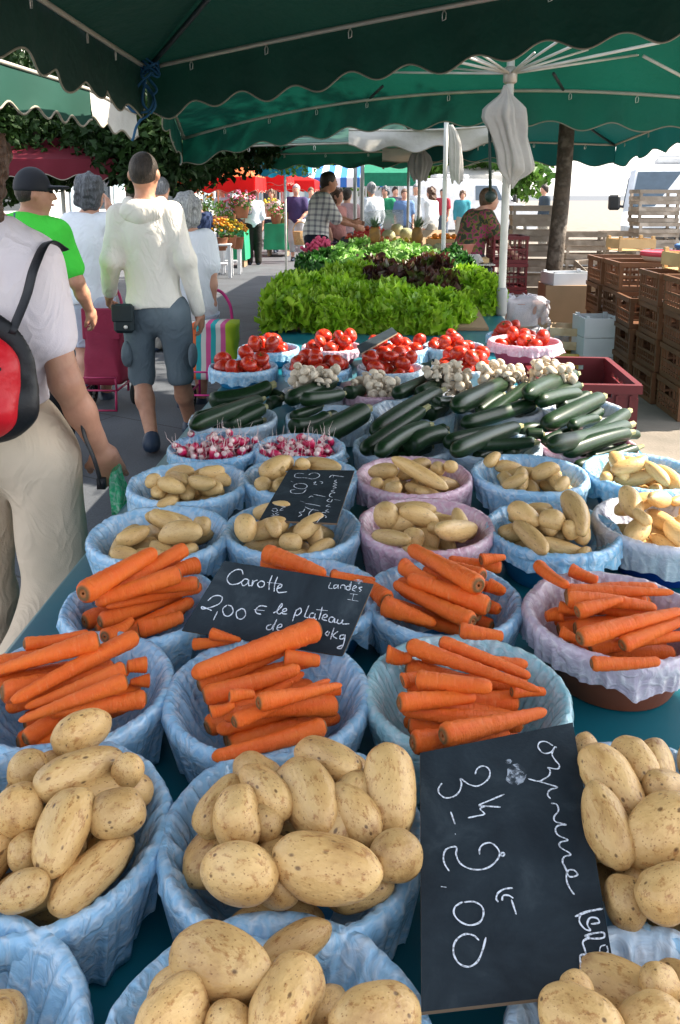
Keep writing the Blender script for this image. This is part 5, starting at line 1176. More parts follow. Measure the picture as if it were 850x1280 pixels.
    if bottom:
        mt,ll,wz,inf=bottom[:4]; P=[('e',j['pelvis'],(.160*b+inf,.118*b+inf,.15))]
        for S in 'LR':
            hp,kn,an=j['hip'+S],j['kn'+S],j['an'+S]; e1=hp+(kn-hp)*min(1,ll); P.append(('c',hp,e1,.094*b+inf,.062+inf*1.3,.05))
            if ll>1: e2=kn+(an-kn)*(ll-1); P.append(('c',kn,e2,.062+inf*1.3,.050+inf*1.2,.03))
        P.append(('cut',lambda P_,z=wz:P_[...,2]-z))
        if ll<=1.2:
            zc=(j['hipL']+(j['knL']-j['hipL'])*min(1,ll))[2]-(.0 if ll<=1 else (ll-1)*.38); P.append(('cut',lambda P_,z=min(zc,(j['knR'][2]+j['knL'][2])/2+.02 if ll==1 else zc):z-P_[...,2]))
        P.append(('noise',SN(77+len(label),11,3),mn*1.2)); sdf_obj('trousers' if len(bottom)<5 else bottom[4],P,cell*.8,mt,root)
    if shoes:
        for S in 'LR':
            an=j['an'+S]; ft=j['ft'+S] if j.get('ft'+S) is not None else an+np.array([0,.13,-.055])
            P=[('c',an+np.array([0,-.03,-.04]),ft,.046,.038),('c',an+np.array([0,-.01,-.005]),an+np.array([0,.0,-.04]),.046,.044,.03),('cut',lambda P_,z=an[2]-.085:z-P_[...,2])]; sdf_obj('shoe',P,min(cell,.014),shoes,root)
    if hair:
        k,mt=hair[0],HAIRM[hair[1]] if hair[1] in HAIRM else hair[1]; c=hd+np.array([0,0,.02])
        if k=='buzz': P=[('e',c+np.array([0,0,.008])-fw*.006,(.082*h_,.098*h_,.104*h_)),('cut',lambda P_:np.maximum(-(P_-c)@np.array([0,0,1])-.045+((P_-c)@fw)*.9,(P_-c)@fw*1.0-.075+0*P_[...,0]))]
        elif k=='short': P=[('e',c+np.array([0,0,.012])-fw*.010,(.090,.102,.106)),('c',hd-fw*.06+np.array([0,0,-.03]),hd-fw*.055+np.array([0,0,-.055]),.05,.042,.03),('cut',lambda P_:((P_-c)@fw*1.0+(-(P_-c)[...,2])*.9-.055)),('noise',SN(5,60,2),.003)]
        elif k=='bob': P=[('e',c+np.array([0,0,.014])-fw*.012,(.100,.108,.112)),('e',hd-fw*.035+np.array([0,0,-.045]),(.092,.072,.075),.04),('cut',lambda P_:((P_-c)@fw+(-(P_-c)[...,2])*.55-.068)),('noise',SN(6,70,3),.007)]
        elif k=='long': P=[('e',c+np.array([0,0,.014])-fw*.010,(.098,.108,.112)),('e',hd-fw*.045+np.array([0,0,-.10]),(.098,.07,.13),.05),('cut',lambda P_:((P_-c)@fw+(-(P_-c)[...,2])*.35-.065)),('noise',SN(6,70,3),.009)]
        elif k=='cap':
            P=[('e',c+np.array([0,0,.016])-fw*.006,(.092,.106,.108)),('cut',lambda P_:(-(P_-c)[...,2]-.005-(P_-c)@fw*.05)),('e',c+fw*.12+np.array([0,0,.015]),(.068,.085,.012),.012)]
        sdf_obj({'cap':'cap'}.get(k,'hair'),P,min(cell*.7,.01),mt,root)
        if k=='cap': 
            P=[('e',c+np.array([0,0,-.0])-fw*.010,(.083,.098,.09)),('cut',lambda P_:((P_-c)@fw*1.0+(-(P_-c)[...,2])*.3-.02)),('cut',lambda P_:-(P_-c)[...,2]-.06)]; sdf_obj('hair',P,.01,HAIRM['dark'],root)
    # face: eyes and mouth
    for sg in(-1,1):
        g=MB(); g.ell(hd+fw*.086+rt*sg*.031+np.array([0,0,.012]),(.011,.008,.007),8,6); g.build('eye',EYEM,root,True)
    g=MB(); g.ell(hd+fw*.086+np.array([0,0,-.056]),(.022,.008,.006),8,6); g.build('mouth',LIPM,root,True)
    if s!=1:
        for c_ in children(root):
            if c_.name.startswith('body'): continue
            c_.scale=(s,s,s)
    return root,j,s
def foot_at(px,py,z=0.0): p=onz(px,py,z); return (p[0],p[1],0)
def gpos(px,Y): p=ony(px,600,Y); return (float(p[0]),Y,0)
def local(root,p):
    """world point -> the person's own axes (before scaling)"""
    r=root; c,s_=math.cos(-r[2]),math.sin(-r[2]); d=np.asarray(p,float)-np.array([r[0],r[1],0]); return np.array([d[0]*c-d[1]*s_,d[0]*s_+d[1]*c,d[2]])/r[3]
# ---- boy in the hoodie
HOOD=cloth_mat('hoodie_cream',(.80,.75,.67),(.74,.69,.61)); DEN=cloth_mat('denim_blue',(.10,.13,.155),(.14,.175,.20)); SNK=mat('sneaker_navy',(.015,.03,.06),.5)
bY=4.62; bf=gpos(193,bY); R=(bf[0],bf[1],0,1.0)
Wl=lambda px,py,dy=0,base=None:local(base or R,ony(px,py,(base or R)[1]+dy))
Jb=dict(head=Wl(180,219),neck=Wl(181,258),neckt=Wl(181,243),chest=Wl(185,300),waist=Wl(190,345),pelvis=Wl(194,385),
 shL=Wl(150,270),elL=Wl(140,325,-.08),wrL=Wl(137,366,.10),shR=Wl(212,268),elR=Wl(233,325,-.05),wrR=Wl(249,392,.06),
 hipL=Wl(173,392),knL=Wl(177,470,.05),anL=Wl(190,546,-.18),hipR=Wl(216,392),knR=Wl(226,470,.05),anR=Wl(238,528,.28),ftL=Wl(192,566,.0),ftR=Wl(240,545,.42))
boy,jb,_=person(bf,1.75,0,'boy with cropped hair in a cream hoodie and denim shorts walking away','tan',Jb,(HOOD,1.93,jz:=float(Wl(190,383)[2]),.016,'hoodie'),(DEN,1.12,float(Wl(190,372)[2]),.008,'denim_shorts'),SNK,('buzz','dark'),.011,.98,hands={'L':{'curl':1.1},'R':{'curl':.9}},mn=.006)
sdf_obj('hood',[('e',jb['neck']+np.array([0,-.075,-.03]),(.125,.055,.075)),('c',jb['neck']+np.array([-.09,.0,.02]),jb['neck']+np.array([0,-.085,-.05]),.04,.035,.05),('c',jb['neck']+np.array([.09,.0,.02]),jb['neck']+np.array([0,-.085,-.05]),.04,.035,.05),('sub',jb['neck']+np.array([0,.03,.06]),(.07,.08,.07)),('noise',SN(3,14,2),.006)],.009,HOOD,boy)
for (x,y) in ((160,440),(241,445)):
    p=Wl(x,y,-.02); sdf_obj('cargo_pocket',[('e',p,(.035,.075,.085)),('noise',SN(8,16,2),.006)],.01,DEN,boy)
rb_=mat('hip_bag_black',(.008,.02,.024),.6)
g=MB(); p=ony(155,398,bY-.14); root=empty('hip_bag',p,0,'small dark green pouch worn on the hip of the hoodie boy','pouch'); g.box((0,0,0),(.12,.05,.17),bev=.018); g.build('pouch',rb_,root); g=MB(); g.box((0,-.03,.035),(.122,.014,.10),bev=.006); g.build('flap',rb_,root); g=MB(); g.ell((.02,-.04,-.045),(.012,.006,.012)); g.build('clasp',HOOK,root,True)
# ---- man in green T-shirt with black cap
gY=4.25; gf=gpos(48,gY); R2=(gf[0],gf[1],0,1.0)
W2=lambda px,py,dy=0:Wl(px,py,dy,R2)
GRN=cloth_mat('tshirt_green',(.07,.62,.06),(.06,.52,.05)); BLK=cloth_mat('trousers_black',(.012,.012,.014))
Jg=dict(head=W2(42,243),neck=W2(38,276),neckt=W2(40,262),chest=W2(38,315),waist=W2(42,355),pelvis=W2(46,395),shL=W2(8,290),elL=W2(-5,350),wrL=W2(-5,400,.1),shR=W2(72,292),elR=W2(96,352,-.02),wrR=W2(112,388,.1),
 hipL=W2(30,405),knL=W2(30,490),anL=W2(30,590),hipR=W2(66,405),knR=W2(72,490),anR=W2(76,590,.2))
man2,jg,_=person(gf,1.75,0,'man in a bright green T-shirt and black cap with a shoulder strap','tan',Jg,(GRN,.72,float(W2(46,392)[2]),.016,'t_shirt'),(BLK,2,float(W2(46,385)[2]),.02),SNK,('cap',mat('cap_black',(.008,.010,.016),.7)),.012,1.0,head_turn=-1.05,hands={'R':{'curl':1.0}})
g=MB(); pts=[W2(22,276,-.05)+np.array([0,0,.04]),W2(22,285,-.115),W2(14,300,-.14),W2(2,325,-.15),W2(-12,350,-.14)]; g.tube(catmull(pts),.018,8,flat=.3); g.build('shoulder_strap',cloth_mat('strap_grey',(.09,.15,.18)),man2,True)
# ---- woman in white with salt and pepper hair
WH=cloth_mat('cotton_white',(.74,.76,.80),(.69,.71,.75)); WH2=cloth_mat('linen_white',(.50,.54,.64),(.45,.49,.58))
wY=5.6; wf=gpos(112,wY); R3=(wf[0],wf[1],0,1.0); W_3=lambda px,py,dy=0:Wl(px,py,dy,R3)
Jw=dict(head=W_3(114,242),neck=W_3(111,272),neckt=W_3(112,261),chest=W_3(110,305),waist=W_3(110,340),pelvis=W_3(110,372),shL=W_3(88,280),elL=W_3(82,325),wrL=W_3(90,368,.1),shR=W_3(134,280),elR=W_3(148,310,.1),wrR=W_3(137,262,.22),
 hipL=W_3(98,380),knL=W_3(104,430),anL=W_3(110,482),hipR=W_3(122,380),knR=W_3(130,440),anR=W_3(134,492,.15))
person(wf,1.75,0,'woman with short grey black hair in a white blouse and white bermudas','fair',Jw,(WH,1.5,float(W_3(110,378)[2]),.022,'blouse'),(WH2,1.0,float(W_3(110,365)[2]),.02,'bermudas'),SNK,('bob','salt'),.014,1.0,head_turn=-.5,hands={'R':{'curl':.6}},female=True,headscale=.95)
# ---- old lady pulling the striped trolley
oY=5.55; of=gpos(244,oY); R4=(of[0],of[1],0,1.0); W_4=lambda px,py,dy=0:Wl(px,py,dy,R4)
Jo=dict(head=W_4(234,266),neck=W_4(236,296),neckt=W_4(235,285),chest=W_4(238,325),waist=W_4(240,355),pelvis=W_4(240,385),shL=W_4(222,302),elL=W_4(216,340),wrL=W_4(214,380,.1),shR=W_4(256,300),elR=W_4(264,340,-.05),wrR=W_4(266,376,-.02),
 hipL=W_4(230,392),knL=W_4(230,440),anL=W_4(230,500),hipR=W_4(252,392),knR=W_4(252,440),anR=W_4(252,500,.1))
person(of,1.75,0,'silver haired old lady in a white T-shirt holding the striped trolley','fair',Jo,(WH,.75,float(W_4(240,398)[2]),.022,'t_shirt'),(WH2,1.1,float(W_4(240,392)[2]),.02,'skirt'),SNK,('bob','silver'),.014,.98,hands={'R':{'curl':1.1}},female=True,headscale=.9)
# ---- woman in the foreground at the left edge
fY=2.02; ff=gpos(-22,fY); R5=(ff[0],ff[1],0,1.0); W_5=lambda px,py,dy=0:Wl(px,py,dy,R5)
Jf=dict(head=W_5(-40,212),neck=W_5(-30,292),neckt=W_5(-33,270),chest=W_5(-14,365),waist=W_5(-5,450),pelvis=W_5(8,548),shL=W_5(-95,330),elL=W_5(-120,460),wrL=W_5(-90,560,.2),shR=W_5(42,332),elR=W_5(82,478,-.03),wrR=W_5(126,562,.05),
 hipL=W_5(-30,580),knL=W_5(-12,745,.12),anL=W_5(-10,900,.2),hipR=W_5(52,580),knR=W_5(70,735,-.02),anR=W_5(25,905,-.28),ftR=W_5(25,950,-.12))
KH=cloth_mat('khaki_cotton',(.64,.51,.38),(.57,.45,.33)); PKT=cloth_mat('tshirt_rose_white',(.78,.70,.72),(.72,.64,.67))
fem,jf,_=person(ff,1.75,0,'woman at the left edge in pale T-shirt and khaki trousers walking away','tan',Jf,(PKT,.62,float(W_5(10,505)[2]),.014,'t_shirt'),(KH,2,float(W_5(10,498)[2]),.018,'khaki_trousers'),SNK,('long','auburn'),.009,.88,hands={'R':{'curl':.75,'palm':(.35,-1,0)},'L':{'curl':.4}},female=True,handfine=.0028,mn=.011)
# red backpack she carries
RED=mat('nylon_red',(.62,.010,.020),.45,(.50,.006,.016),5,.3,40); BKN=mat('nylon_black',(.010,.010,.012),.5,bump=.2,bscale=60)
c=ony(-22,482,fY-.22); root=empty('backpack',c,0,'red and black backpack on the back of the woman at the left edge','backpack')
sdf_obj('pack_body',[('e',(-.03,0,.015),(.115,.055,.14)),('e',(-.03,-.015,-.06),(.115,.055,.075),.05),('c',(-.13,-.03,-.03),(.06,-.04,-.06),.02,.02,.03),('noise',SN(21,22,3),.005)],.006,RED,root)
sdf_obj('pack_base',[('e',(-.02,.02,-.055),(.140,.055,.095)),('e',(-.02,.045,.03),(.130,.03,.150),.04),('noise',SN(22,20,3),.004)],.006,BKN,root)
g=MB(); g.tube(catmull([(-.13,-.050,.05),(-.03,-.066,.058),(.07,-.045,.05)]),.004,6); g.build('zip',BKN,root,True)
for sx in(-1,1):
    g=MB(); g.tube(catmull([np.array([sx*.085-.02,.03,.12]),np.array([sx*.095-.01,.080,.20]),np.array([sx*.10,.105,.27]),np.array([sx*.105,.18,.325]),np.array([sx*.11,.27,.30])]),.016,10,flat=.22); g.build('strap',BKN,root,True)
# green bag and black strap in her hand
GBAG=bag_mat('bag_green',(.06,.62,.28),.3); 
def loose_bag(pts_px,Y,mt,name,label,depth=.035,seed=0):
    n=30; th=np.arange(n)*2*PI/n; rows=[]
    for y,l,r_ in pts_px:
        a=ony(l,y,Y);b_=ony(r_,y,Y); c_=(a+b_)/2;h=max(.003,np.linalg.norm(b_-a)/2); f=1+.15*np.sin(5*th+seed+y*.05)+.08*np.sin(11*th+y*.1); rows.append(np.stack([c_[0]+h*np.cos(th)*f,c_[1]+depth*np.sin(th)*f,np.full(n,c_[2])],1))
    P=np.array(rows); P=np.concatenate([P,P[-1].mean(0)[None].repeat(n,0)[None]]); c0=P.reshape(-1,3).mean(0); V,Fc=wrapgrid(P-c0); o=link(name,mesh_np(name,V,Fc,True,[mt])); o.location=c0; tag(o,label,'plastic bag'); return o
loose_bag([(585,142,148),(598,138,152),(612,138,158),(628,141,158),(638,143,157)],fY+.02,GBAG,'plastic_bag','small crumpled green plastic bag hanging from the walking woman\'s hand')
g=MB(); g.tube(catmull([ony(101,520,fY-.02),ony(106,545,fY-.02),ony(118,575,fY-.03),ony(127,606,fY-.03)]),.010,8,flat=.4); g.box(ony(127,604,fY-.03),(.022,.014,.03)); tag(g.build('strap',BKN,None,True),'black strap with a plastic end held in the walking woman\'s hand','strap')
# ------------------------------------------------------------------ trees
def leaf_crown(name,clumps,nper,size,mt,parent,seed,c0):
    r=np.random.RandomState(seed); P=[]
    for (c,rad) in clumps:
        n=int(nper*rad**2); v=r.normal(size=(n,3)); v/=np.linalg.norm(v,axis=1)[:,None]; q=r.uniform(.45,1.12,n)[:,None]**.8; P.append(np.asarray(c)+v*q*rad*np.array([1,1,.8]))
    P=np.concatenate(P); n=len(P); d=r.normal(size=(n,3)); d[:,2]-=.5; d/=np.linalg.norm(d,axis=1)[:,None]; a=r.normal(size=(n,3)); s=np.cross(d,a); s/=np.linalg.norm(s,axis=1)[:,None]; nr=np.cross(d,s)
    sz=size*r.uniform(.6,1.3,n)[:,None]; 
    V=np.stack([P-d*sz*.5,P-d*sz*.12+s*sz*.34+nr*sz*.08,P+d*sz*.6,P-d*sz*.12-s*sz*.34+nr*sz*.08],1).reshape(-1,3)
    I=np.arange(n)*4; F_=np.concatenate([np.stack([I,I+1,I+2],1),np.stack([I,I+2,I+3],1)]); return link(name,mesh_np(name,V-np.asarray(c0),F_,False,[mt]),parent)
LEAF=mat('leaf_mid',(.030,.085,.012),.5,(.055,.14,.02),.9,transl=.35,spec=.3,c3=(.10,.20,.03)); LEAFD=mat('leaf_dark2',(.006,.020,.004),.6,(.012,.034,.006),.7,transl=.18,spec=.2,c3=(.03,.07,.01)); BARK=mat('bark',(.13,.10,.075),.9,(.07,.055,.042),9,.9,14,c3=(.19,.16,.13),bdist=.03)
def tree(x,y,h_tr,clumps,label,seed,r0=.14,nper=900,size=.11,leaf=LEAF,group='trees round the market',lean=(0,0)):
    root=empty('tree',(x,y,0),0,label,'tree',group); c0=(x,y,0)
    g=MB(); top=np.array([lean[0],lean[1],h_tr]); pts=[np.array([0,0,0]),np.array([.02,0,.25]),top*.4+np.array([.03,0,0]),top*.75,top]; g.tube(catmull(pts,5),list(np.interp(np.linspace(0,1,21),[0,.06,.3,1],[r0*1.35,r0*1.08,r0,r0*.75])),12)
    tr=g.build('trunk',BARK,root,True)
    g=MB()
    for c,rad in clumps[:14]:
        e=np.asarray(c)-np.array(c0); g.tube(catmull([top*.93,(top+e)/2+np.array([0,0,.2]),e],4),list(np.linspace(r0*.5,.02,9)),7)
    g.build('limbs',BARK,root,True)
    leaf_crown('crown',clumps,nper,size,leaf,root,seed,c0); return root
def clump(pxs,Y0,dY,rad,seed):
    r=np.random.RandomState(seed); return [(ony(x,y,Y0+r.uniform(-dY,dY)),rad*r.uniform(.75,1.25)) for x,y in pxs]
# big dark tree over the street at the left
cl=clump([(10,140),(45,150),(80,160),(20,180),(60,185),(100,170),(130,160),(150,170),(175,175),(200,172),(225,178),(245,170),(-40,150),(-40,190),(110,130),(165,140),(210,150),(250,160),(15,110),(60,115),(290,165),(85,195),(30,200),(10,215)],9.2,1.3,.55,4)
tree(-5.2,9.8,3.0,cl,'large dark leafy tree overhanging the street at the upper left',3,.2,5200,.085,LEAFD)
cl=clump([(190,160),(230,165),(265,155),(300,165),(330,160),(215,185),(235,190),(370,170),(175,190),(295,150)],13.5,1.2,.75,9)
tree(-4.4,14.5,3.2,cl,'second leafy tree behind the first along the left of the street',5,.16,2400,.10,LEAF)
cl=clump([(340,180),(400,170),(450,185),(480,180),(520,175),(560,190),(600,180),(420,150),(500,150),(580,160),(640,190),(380,195)],40,3,2.2,12)
tree(1.5,41,5,cl,'pale green tree far beyond the end of the market',6,.3,260,.4,LEAF)
cl=clump([(600,205),(620,195),(590,215),(560,215),(640,215),(610,180)],34,3,1.4,13)
tree(5.8,35,3,cl,'small sunlit tree far off right of the stall poles',7,.2,500,.35,LEAF)
# plane tree behind the stall: its trunk stands before the crates, crown over the parasols
tx=ony(684,400,9.0); cl=[((tx[0]+dx,9.0+dy,4.6+dz),.9) for dx,dy,dz in [(-1.2,-.6,0),(0,.3,.6),(1.1,.4,.1),(.4,-.8,.9),(-.7,.9,.7),(-1.9,.4,.8),(1.6,-.8,.8)]]
tree(tx[0],9.0,4.0,cl,'rough grey brown tree trunk standing among the stacked crates',8,.095,420,.14,LEAF,lean=(.16,0))
# ------------------------------------------------------------------ buildings round the square
WALL=mat('render_white',(.74,.71,.66),.9,(.66,.63,.58),.6,.1,20); WALL2=mat('render_cream',(.60,.52,.40),.9,(.54,.46,.36),.6); GLASS=mat('window_glass',(.03,.04,.05),.12,spec=.7); SHUT=mat('shutter',(.32,.40,.44),.7); ROOF=mat('roof_tile',(.34,.15,.08),.9,(.26,.11,.06),6); FRM=mat('frame_white',(.7,.7,.68),.6)
def building(x,y,wd,dp,h,rz,nx,nf,wall,label,roof=True):
    root=empty('building',(x,y,0),rz,label,'building','buildings round the market square'); g=MB(); g.box((0,0,h/2),(wd,dp,h)); g.build('wall',wall,root)
    if roof: g=MB(); hw,hd=wd/2+.4,dp/2+.4; g.add([(-hw,-hd,h+.01),(hw,-hd,h+.01),(hw,hd,h+.01),(-hw,hd,h+.01),(-hw,0,h+1.6),(hw,0,h+1.6)],[(0,1,5,4),(2,3,4,5),(0,4,3),(1,2,5),(0,3,2,1)]); g.build('roof',ROOF,root)
    for f in range(nf):
        for i in range(nx):
            wx=-wd/2+(i+.5)*wd/nx; wz=1.7+f*3.1
            g=MB()
            for a,b_,c_,d_ in ((0,.72,1.2,.08),(0,-.72,1.2,.08),(-.56,0,.08,1.5),(.56,0,.08,1.5)): g.box((wx+a,-dp/2-.02,wz+b_),(c_,.10,d_))
            wo=g.build('window',FRM,root); g=MB(); g.box((wx,-dp/2-.004,wz),(1.04,.02,1.36)); g.build('pane',GLASS,wo)
            for sg in(-1,1): g=MB(); g.box((wx+sg*.92,-dp/2-.035,wz),(.5,.05,1.5),bev=.01); g.build('shutter',SHUT,root)
    return root
building(-15,24,26,8,6.4,math.radians(62),8,2,WALL,'long white sunlit house along the left side of the market street')
building(-9,56,20,8,7,math.radians(8),6,2,WALL,'white house with a tiled roof closing the far end of the street')
building(-1,64,13,9,6.5,math.radians(-4),4,2,WALL,'pale house far behind the centre of the market')
# ------------------------------------------------------------------ far parasols and awnings
REDC=mat('canvas_red',(.62,.012,.012),.75,(.55,.01,.01),2,transl=.45); MARC=mat('canvas_maroon',(.14,.004,.016),.75,(.12,.003,.012),2,transl=.25); ORC=mat('canvas_red_sunlit',(.75,.22,.07),.75,(.7,.18,.06),2,transl=.45); TEC=mat('canvas_turquoise',(.02,.28,.42),.75,transl=.4)  # ORC: sunlight on red canvas put into the colour as orange
def far_parasol(px,pyedge,Y,wd,fab,label,val=.18,rise=.55,vfab=None,ph=None):
    c=ony(px,pyedge,Y); z=float(c[2]); h=wd/2; C=[np.array([c[0]-h,Y+h,z]),np.array([c[0]+h,Y+h,z]),np.array([c[0]+h,Y-h,z]),np.array([c[0]-h,Y-h,z])]
    r_,c0=parasol(C,np.array([c[0],Y,z+rise]),fab,label,val_h=val,period=.36,amp=.03,bars=(0,0,0,0),hips=False,hooks=False,group='coloured parasols of the other stalls',sag_roof=.02,vfab=vfab,seed=int(px))
    g=MB(); g.tube([(0,0,q) for q in (0,1,z+rise-.02)],.022,10); g.build('pole',WPOLE,r_,True); return r_
far_parasol(76,203,8.6,1.7,MARC,'dark maroon parasol above the people at the left',.18,.26)
far_parasol(322,216,19,1.55,REDC,'bright red parasol nearest above the street stalls',.26,.55)
far_parasol(272,222,17.5,1.9,ORC,'red parasol with sunlight painted orange on its top over the flower stall',.30,.6,REDC)
far_parasol(225,224,21,2.2,ORC,'red parasol with sunlight painted orange further left behind the flower stall',.30,.6,REDC)
far_parasol(352,226,23,2.0,REDC,'low red parasol right of the flower stall',.28,.45)
far_parasol(388,222,27,2.0,REDC,'small deep red parasol far down the street',.3,.4,MARC)
far_parasol(345,216,27,2.4,ORC,'red parasol with sunlight painted pale orange behind the other red ones',.3,.7)
far_parasol(356,196,15.5,.95,TEC,'turquoise parasol high above the street',.34,.25)
# blue and white striped awning
m,t,b=nt('stripe_awning'); L=t.links.new; co=N(t,'ShaderNodeTexCoord'); sx=N(t,'ShaderNodeSeparateXYZ'); L(co.outputs['Object'],sx.inputs[0]); mu=N(t,'ShaderNodeMath',operation='MULTIPLY'); L(sx.outputs[0],mu.inputs[0]); mu.inputs[1].default_value=2.6; fr=N(t,'ShaderNodeMath',operation='FRACT'); L(mu.outputs[0],fr.inputs[0]); gt=N(t,'ShaderNodeMath',operation='GREATER_THAN'); L(fr.outputs[0],gt.inputs[0]); gt.inputs[1].default_value=.5
mi=N(t,'ShaderNodeMix',data_type='RGBA'); L(gt.outputs[0],mi.inputs[0]); mi.inputs[6].default_value=(.75,.78,.8,1); mi.inputs[7].default_value=(.02,.16,.52,1); L(mi.outputs[2],b.inputs['Base Color']); STR=m
a=ony(352,222,24);b_=ony(480,222,24); root=empty('awning',(a[0],24,0),0,'blue and white striped awning at the far end of the street','awning')
w_=float(b_[0]-a[0]); z=float(a[2]); g=MB(); V=[(0,0,z),(w_,0,z),(w_,1.2,z+.35),(0,1.2,z+.35),(0,-.01,z-.28),(w_,-.01,z-.28),(0,.03,z-.28),(w_,.03,z-.28)]
g.add([(0,0,z),(w_,0,z),(w_,1.4,z+.4),(0,1.4,z+.4),(0,0,z-.02),(w_,0,z-.02),(w_,1.4,z+.38),(0,1.4,z+.38)],[(0,1,2,3),(7,6,5,4),(0,4,5,1),(3,2,6,7)]); g.box((w_/2,-.02,z-.15),(w_,.02,.26)); g.build('awning_cloth',STR,root)
for x_ in (0.05,w_-.05): g=MB(); g.tube([(x_,.05,0),(x_,.05,z-.05)],.025,8); g.build('post',GPOLE,root)
def low_awning(px0,px1,py,Y,fab,label,h=.3,dp=1.6):
    a=ony(px0,py,Y);b_=ony(px1,py,Y); w_=float(b_[0]-a[0]); z=float(a[2]); root=empty('awning',(a[0],Y,0),0,label,'awning')
    g=MB(); g.add([(0,0,z),(w_,0,z),(w_,dp,z+.4),(0,dp,z+.4),(0,0,z-.02),(w_,0,z-.02),(w_,dp,z+.38),(0,dp,z+.38)],[(0,1,2,3),(7,6,5,4),(0,4,5,1),(3,2,6,7)]); g.box((w_/2,-.02,z-h/2),(w_,.02,h)); g.build('awning_cloth',fab,root)
    for x_ in (0.05,w_-.05): g=MB(); g.tube([(x_,.05,0),(x_,.05,z-.05)],.025,8); g.build('post',GPOLE,root)
low_awning(448,500,210,26,mat('canvas_blue',(.01,.12,.5),.7,transl=.3),'plain blue awning behind the two grey poles',.3)
low_awning(455,520,216,22,mat('canvas_leaf',(.01,.22,.12),.7,transl=.3),'green awning behind the two grey poles',.35)
low_awning(560,640,219,30,WHC,'white awning far behind the vendor',.3)
# ------------------------------------------------------------------ shopping trolleys
PINKM=mat('frame_pink',(.62,.03,.22),.35,metal=.2); MARF=mat('trolley_maroon',(.26,.012,.045),.75,(.22,.010,.04),6,.3,60); TYRE=mat('tyre',(.02,.02,.02),.8)
m,t,b=nt('trolley_stripes'); L=t.links.new; co=N(t,'ShaderNodeTexCoord'); sx=N(t,'ShaderNodeSeparateXYZ'); L(co.outputs['Object'],sx.inputs[0]); mr=N(t,'ShaderNodeMapRange',i_1=-.2,i_2=.2); L(sx.outputs[0],mr.inputs[0])
r=t.nodes.new('ShaderNodeValToRGB'); r.color_ramp.interpolation='CONSTANT'; cols=[(.50,.62,.02),(.80,.75,.7),(.85,.16,.04),(.02,.42,.46),(.80,.75,.7),(.80,.10,.32),(.02,.42,.46),(.80,.75,.7),(.80,.12,.36),(.50,.62,.02),(.48,.60,.02),(.80,.10,.32)]
e=r.color_ramp.elements
while len(e)<len(cols): e.new(.5)
for i,c in enumerate(cols): e[i].position=i/len(cols); e[i].color=(*c,1)
L(mr.outputs[0],r.inputs[0]); L(r.outputs[0],b.inputs['Base Color']); b.inputs['Roughness'].default_value=.7; STRP=m
def trolley(px,Y,wd,zb,zt,lean,fabric,framem,label,flap=None,handle=(0,0)):
    p=gpos(px,Y); root=empty('shopping_trolley',p,0,label,'trolley','shopping trolleys pulled by walkers')
    dy=lean; 
    prims_r=[]; n=15; rows=[]
    for u in np.linspace(0,1,n):
        z=zb+(zt-zb)*u; th=np.linspace(0,2*PI,41)[:-1]; sq=lambda a,h:np.sign(a)*np.abs(a)**.35*h
        wv=1+.03*math.sin(u*9)+.02*math.sin(u*21); rows.append(np.stack([sq(np.cos(th),wd/2*wv*(1-.06*u)),dy*u+sq(np.sin(th),.12*wv)+.008*np.sin(th*5+u*12),np.full(40,z)],1))
    P=np.array(rows); P=np.concatenate([P[:1].mean(1,keepdims=True).repeat(40,1),P,P[-1:].mean(1,keepdims=True).repeat(40,1)+np.array([0,0,.012])]); V,Fc=wrapgrid(P); link('bag',mesh_np('bag',V,Fc,True,[fabric]),root)
    if flap: g=MB(); g.box((0,dy-.125,zt-.08),(wd*.98,.02,.22),bev=.008); g.build('flap',flap,root)
    ht=zt+.19; hx,hy=handle
    g=MB()
    for sx in(-1,1): g.tube([(sx*wd*.40,.13,.10),(sx*wd*.40,.13+dy*.5,(zt+.1)/2),(sx*wd*.30,dy+.13,zt)],.009,7); g.tube([(sx*wd*.44,-.16,.17),(sx*wd*.44,.13,.17)],.008,7); g.tube([(sx*wd*.44,-.16,.17),(sx*wd*.42,-.16,zb+.06)],.007,6); g.tube([(sx*wd*.42,-.16,.17),(sx*wd*.42,-.17,.03)],.008,6)
    for z_ in (.17,zb+.06): g.tube([(-wd*.44,-.16,z_),(wd*.44,-.16,z_)],.007,6)
    g.tube([(-wd*.44,-.17,.03),(wd*.44,-.17,.03)],.007,6); g.build('frame',framem,root,True)
    g=MB(); g.tube(catmull([(-wd*.30,dy+.13,zt-.02),(-wd*.28+hx*.5,dy+.14,zt+.10),(-wd*.12+hx,dy+.15,ht),(wd*.12+hx,dy+.15,ht),(wd*.28+hx*.5,dy+.14,zt+.10),(wd*.30,dy+.13,zt-.02)],6),.011,8); g.build('handle',framem,root,True)
    for sx in(-1,1):
        wr=empty('wheel',(sx*(wd/2+.02),.13,.085)); wr.parent=root; g=MB(); 
        ring=[(0,.068*math.cos(a),.068*math.sin(a)) for a in np.linspace(0,2*PI,25)]; g.tube(ring,.016,8,False); g.build('tyre',TYRE,wr,True)
        g=MB(); g.tube([(-.012,0,0),(.012,0,0)],.02,10)
        for k in range(6): a=k*PI/3; g.tube([(0,0,0),(0,.06*math.cos(a),.06*math.sin(a))],.005,5)
        g.build('rim',HOOK,wr,True)
    return root
trolley(141,5.45,.27,.20,.70,.06,MARF,MARF if False else mat('frame_maroon',(.40,.02,.09),.4),'maroon shopping trolley with a flap pulled by the man in green',MARF,(-.05,0))
trolley(272,5.35,.34,.27,.64,.05,STRP,PINKM,'striped pink lime and turquoise shopping trolley pulled by the silver haired lady',None,(-.02,0))
g=MB(); p=gpos(272,5.30); root=None
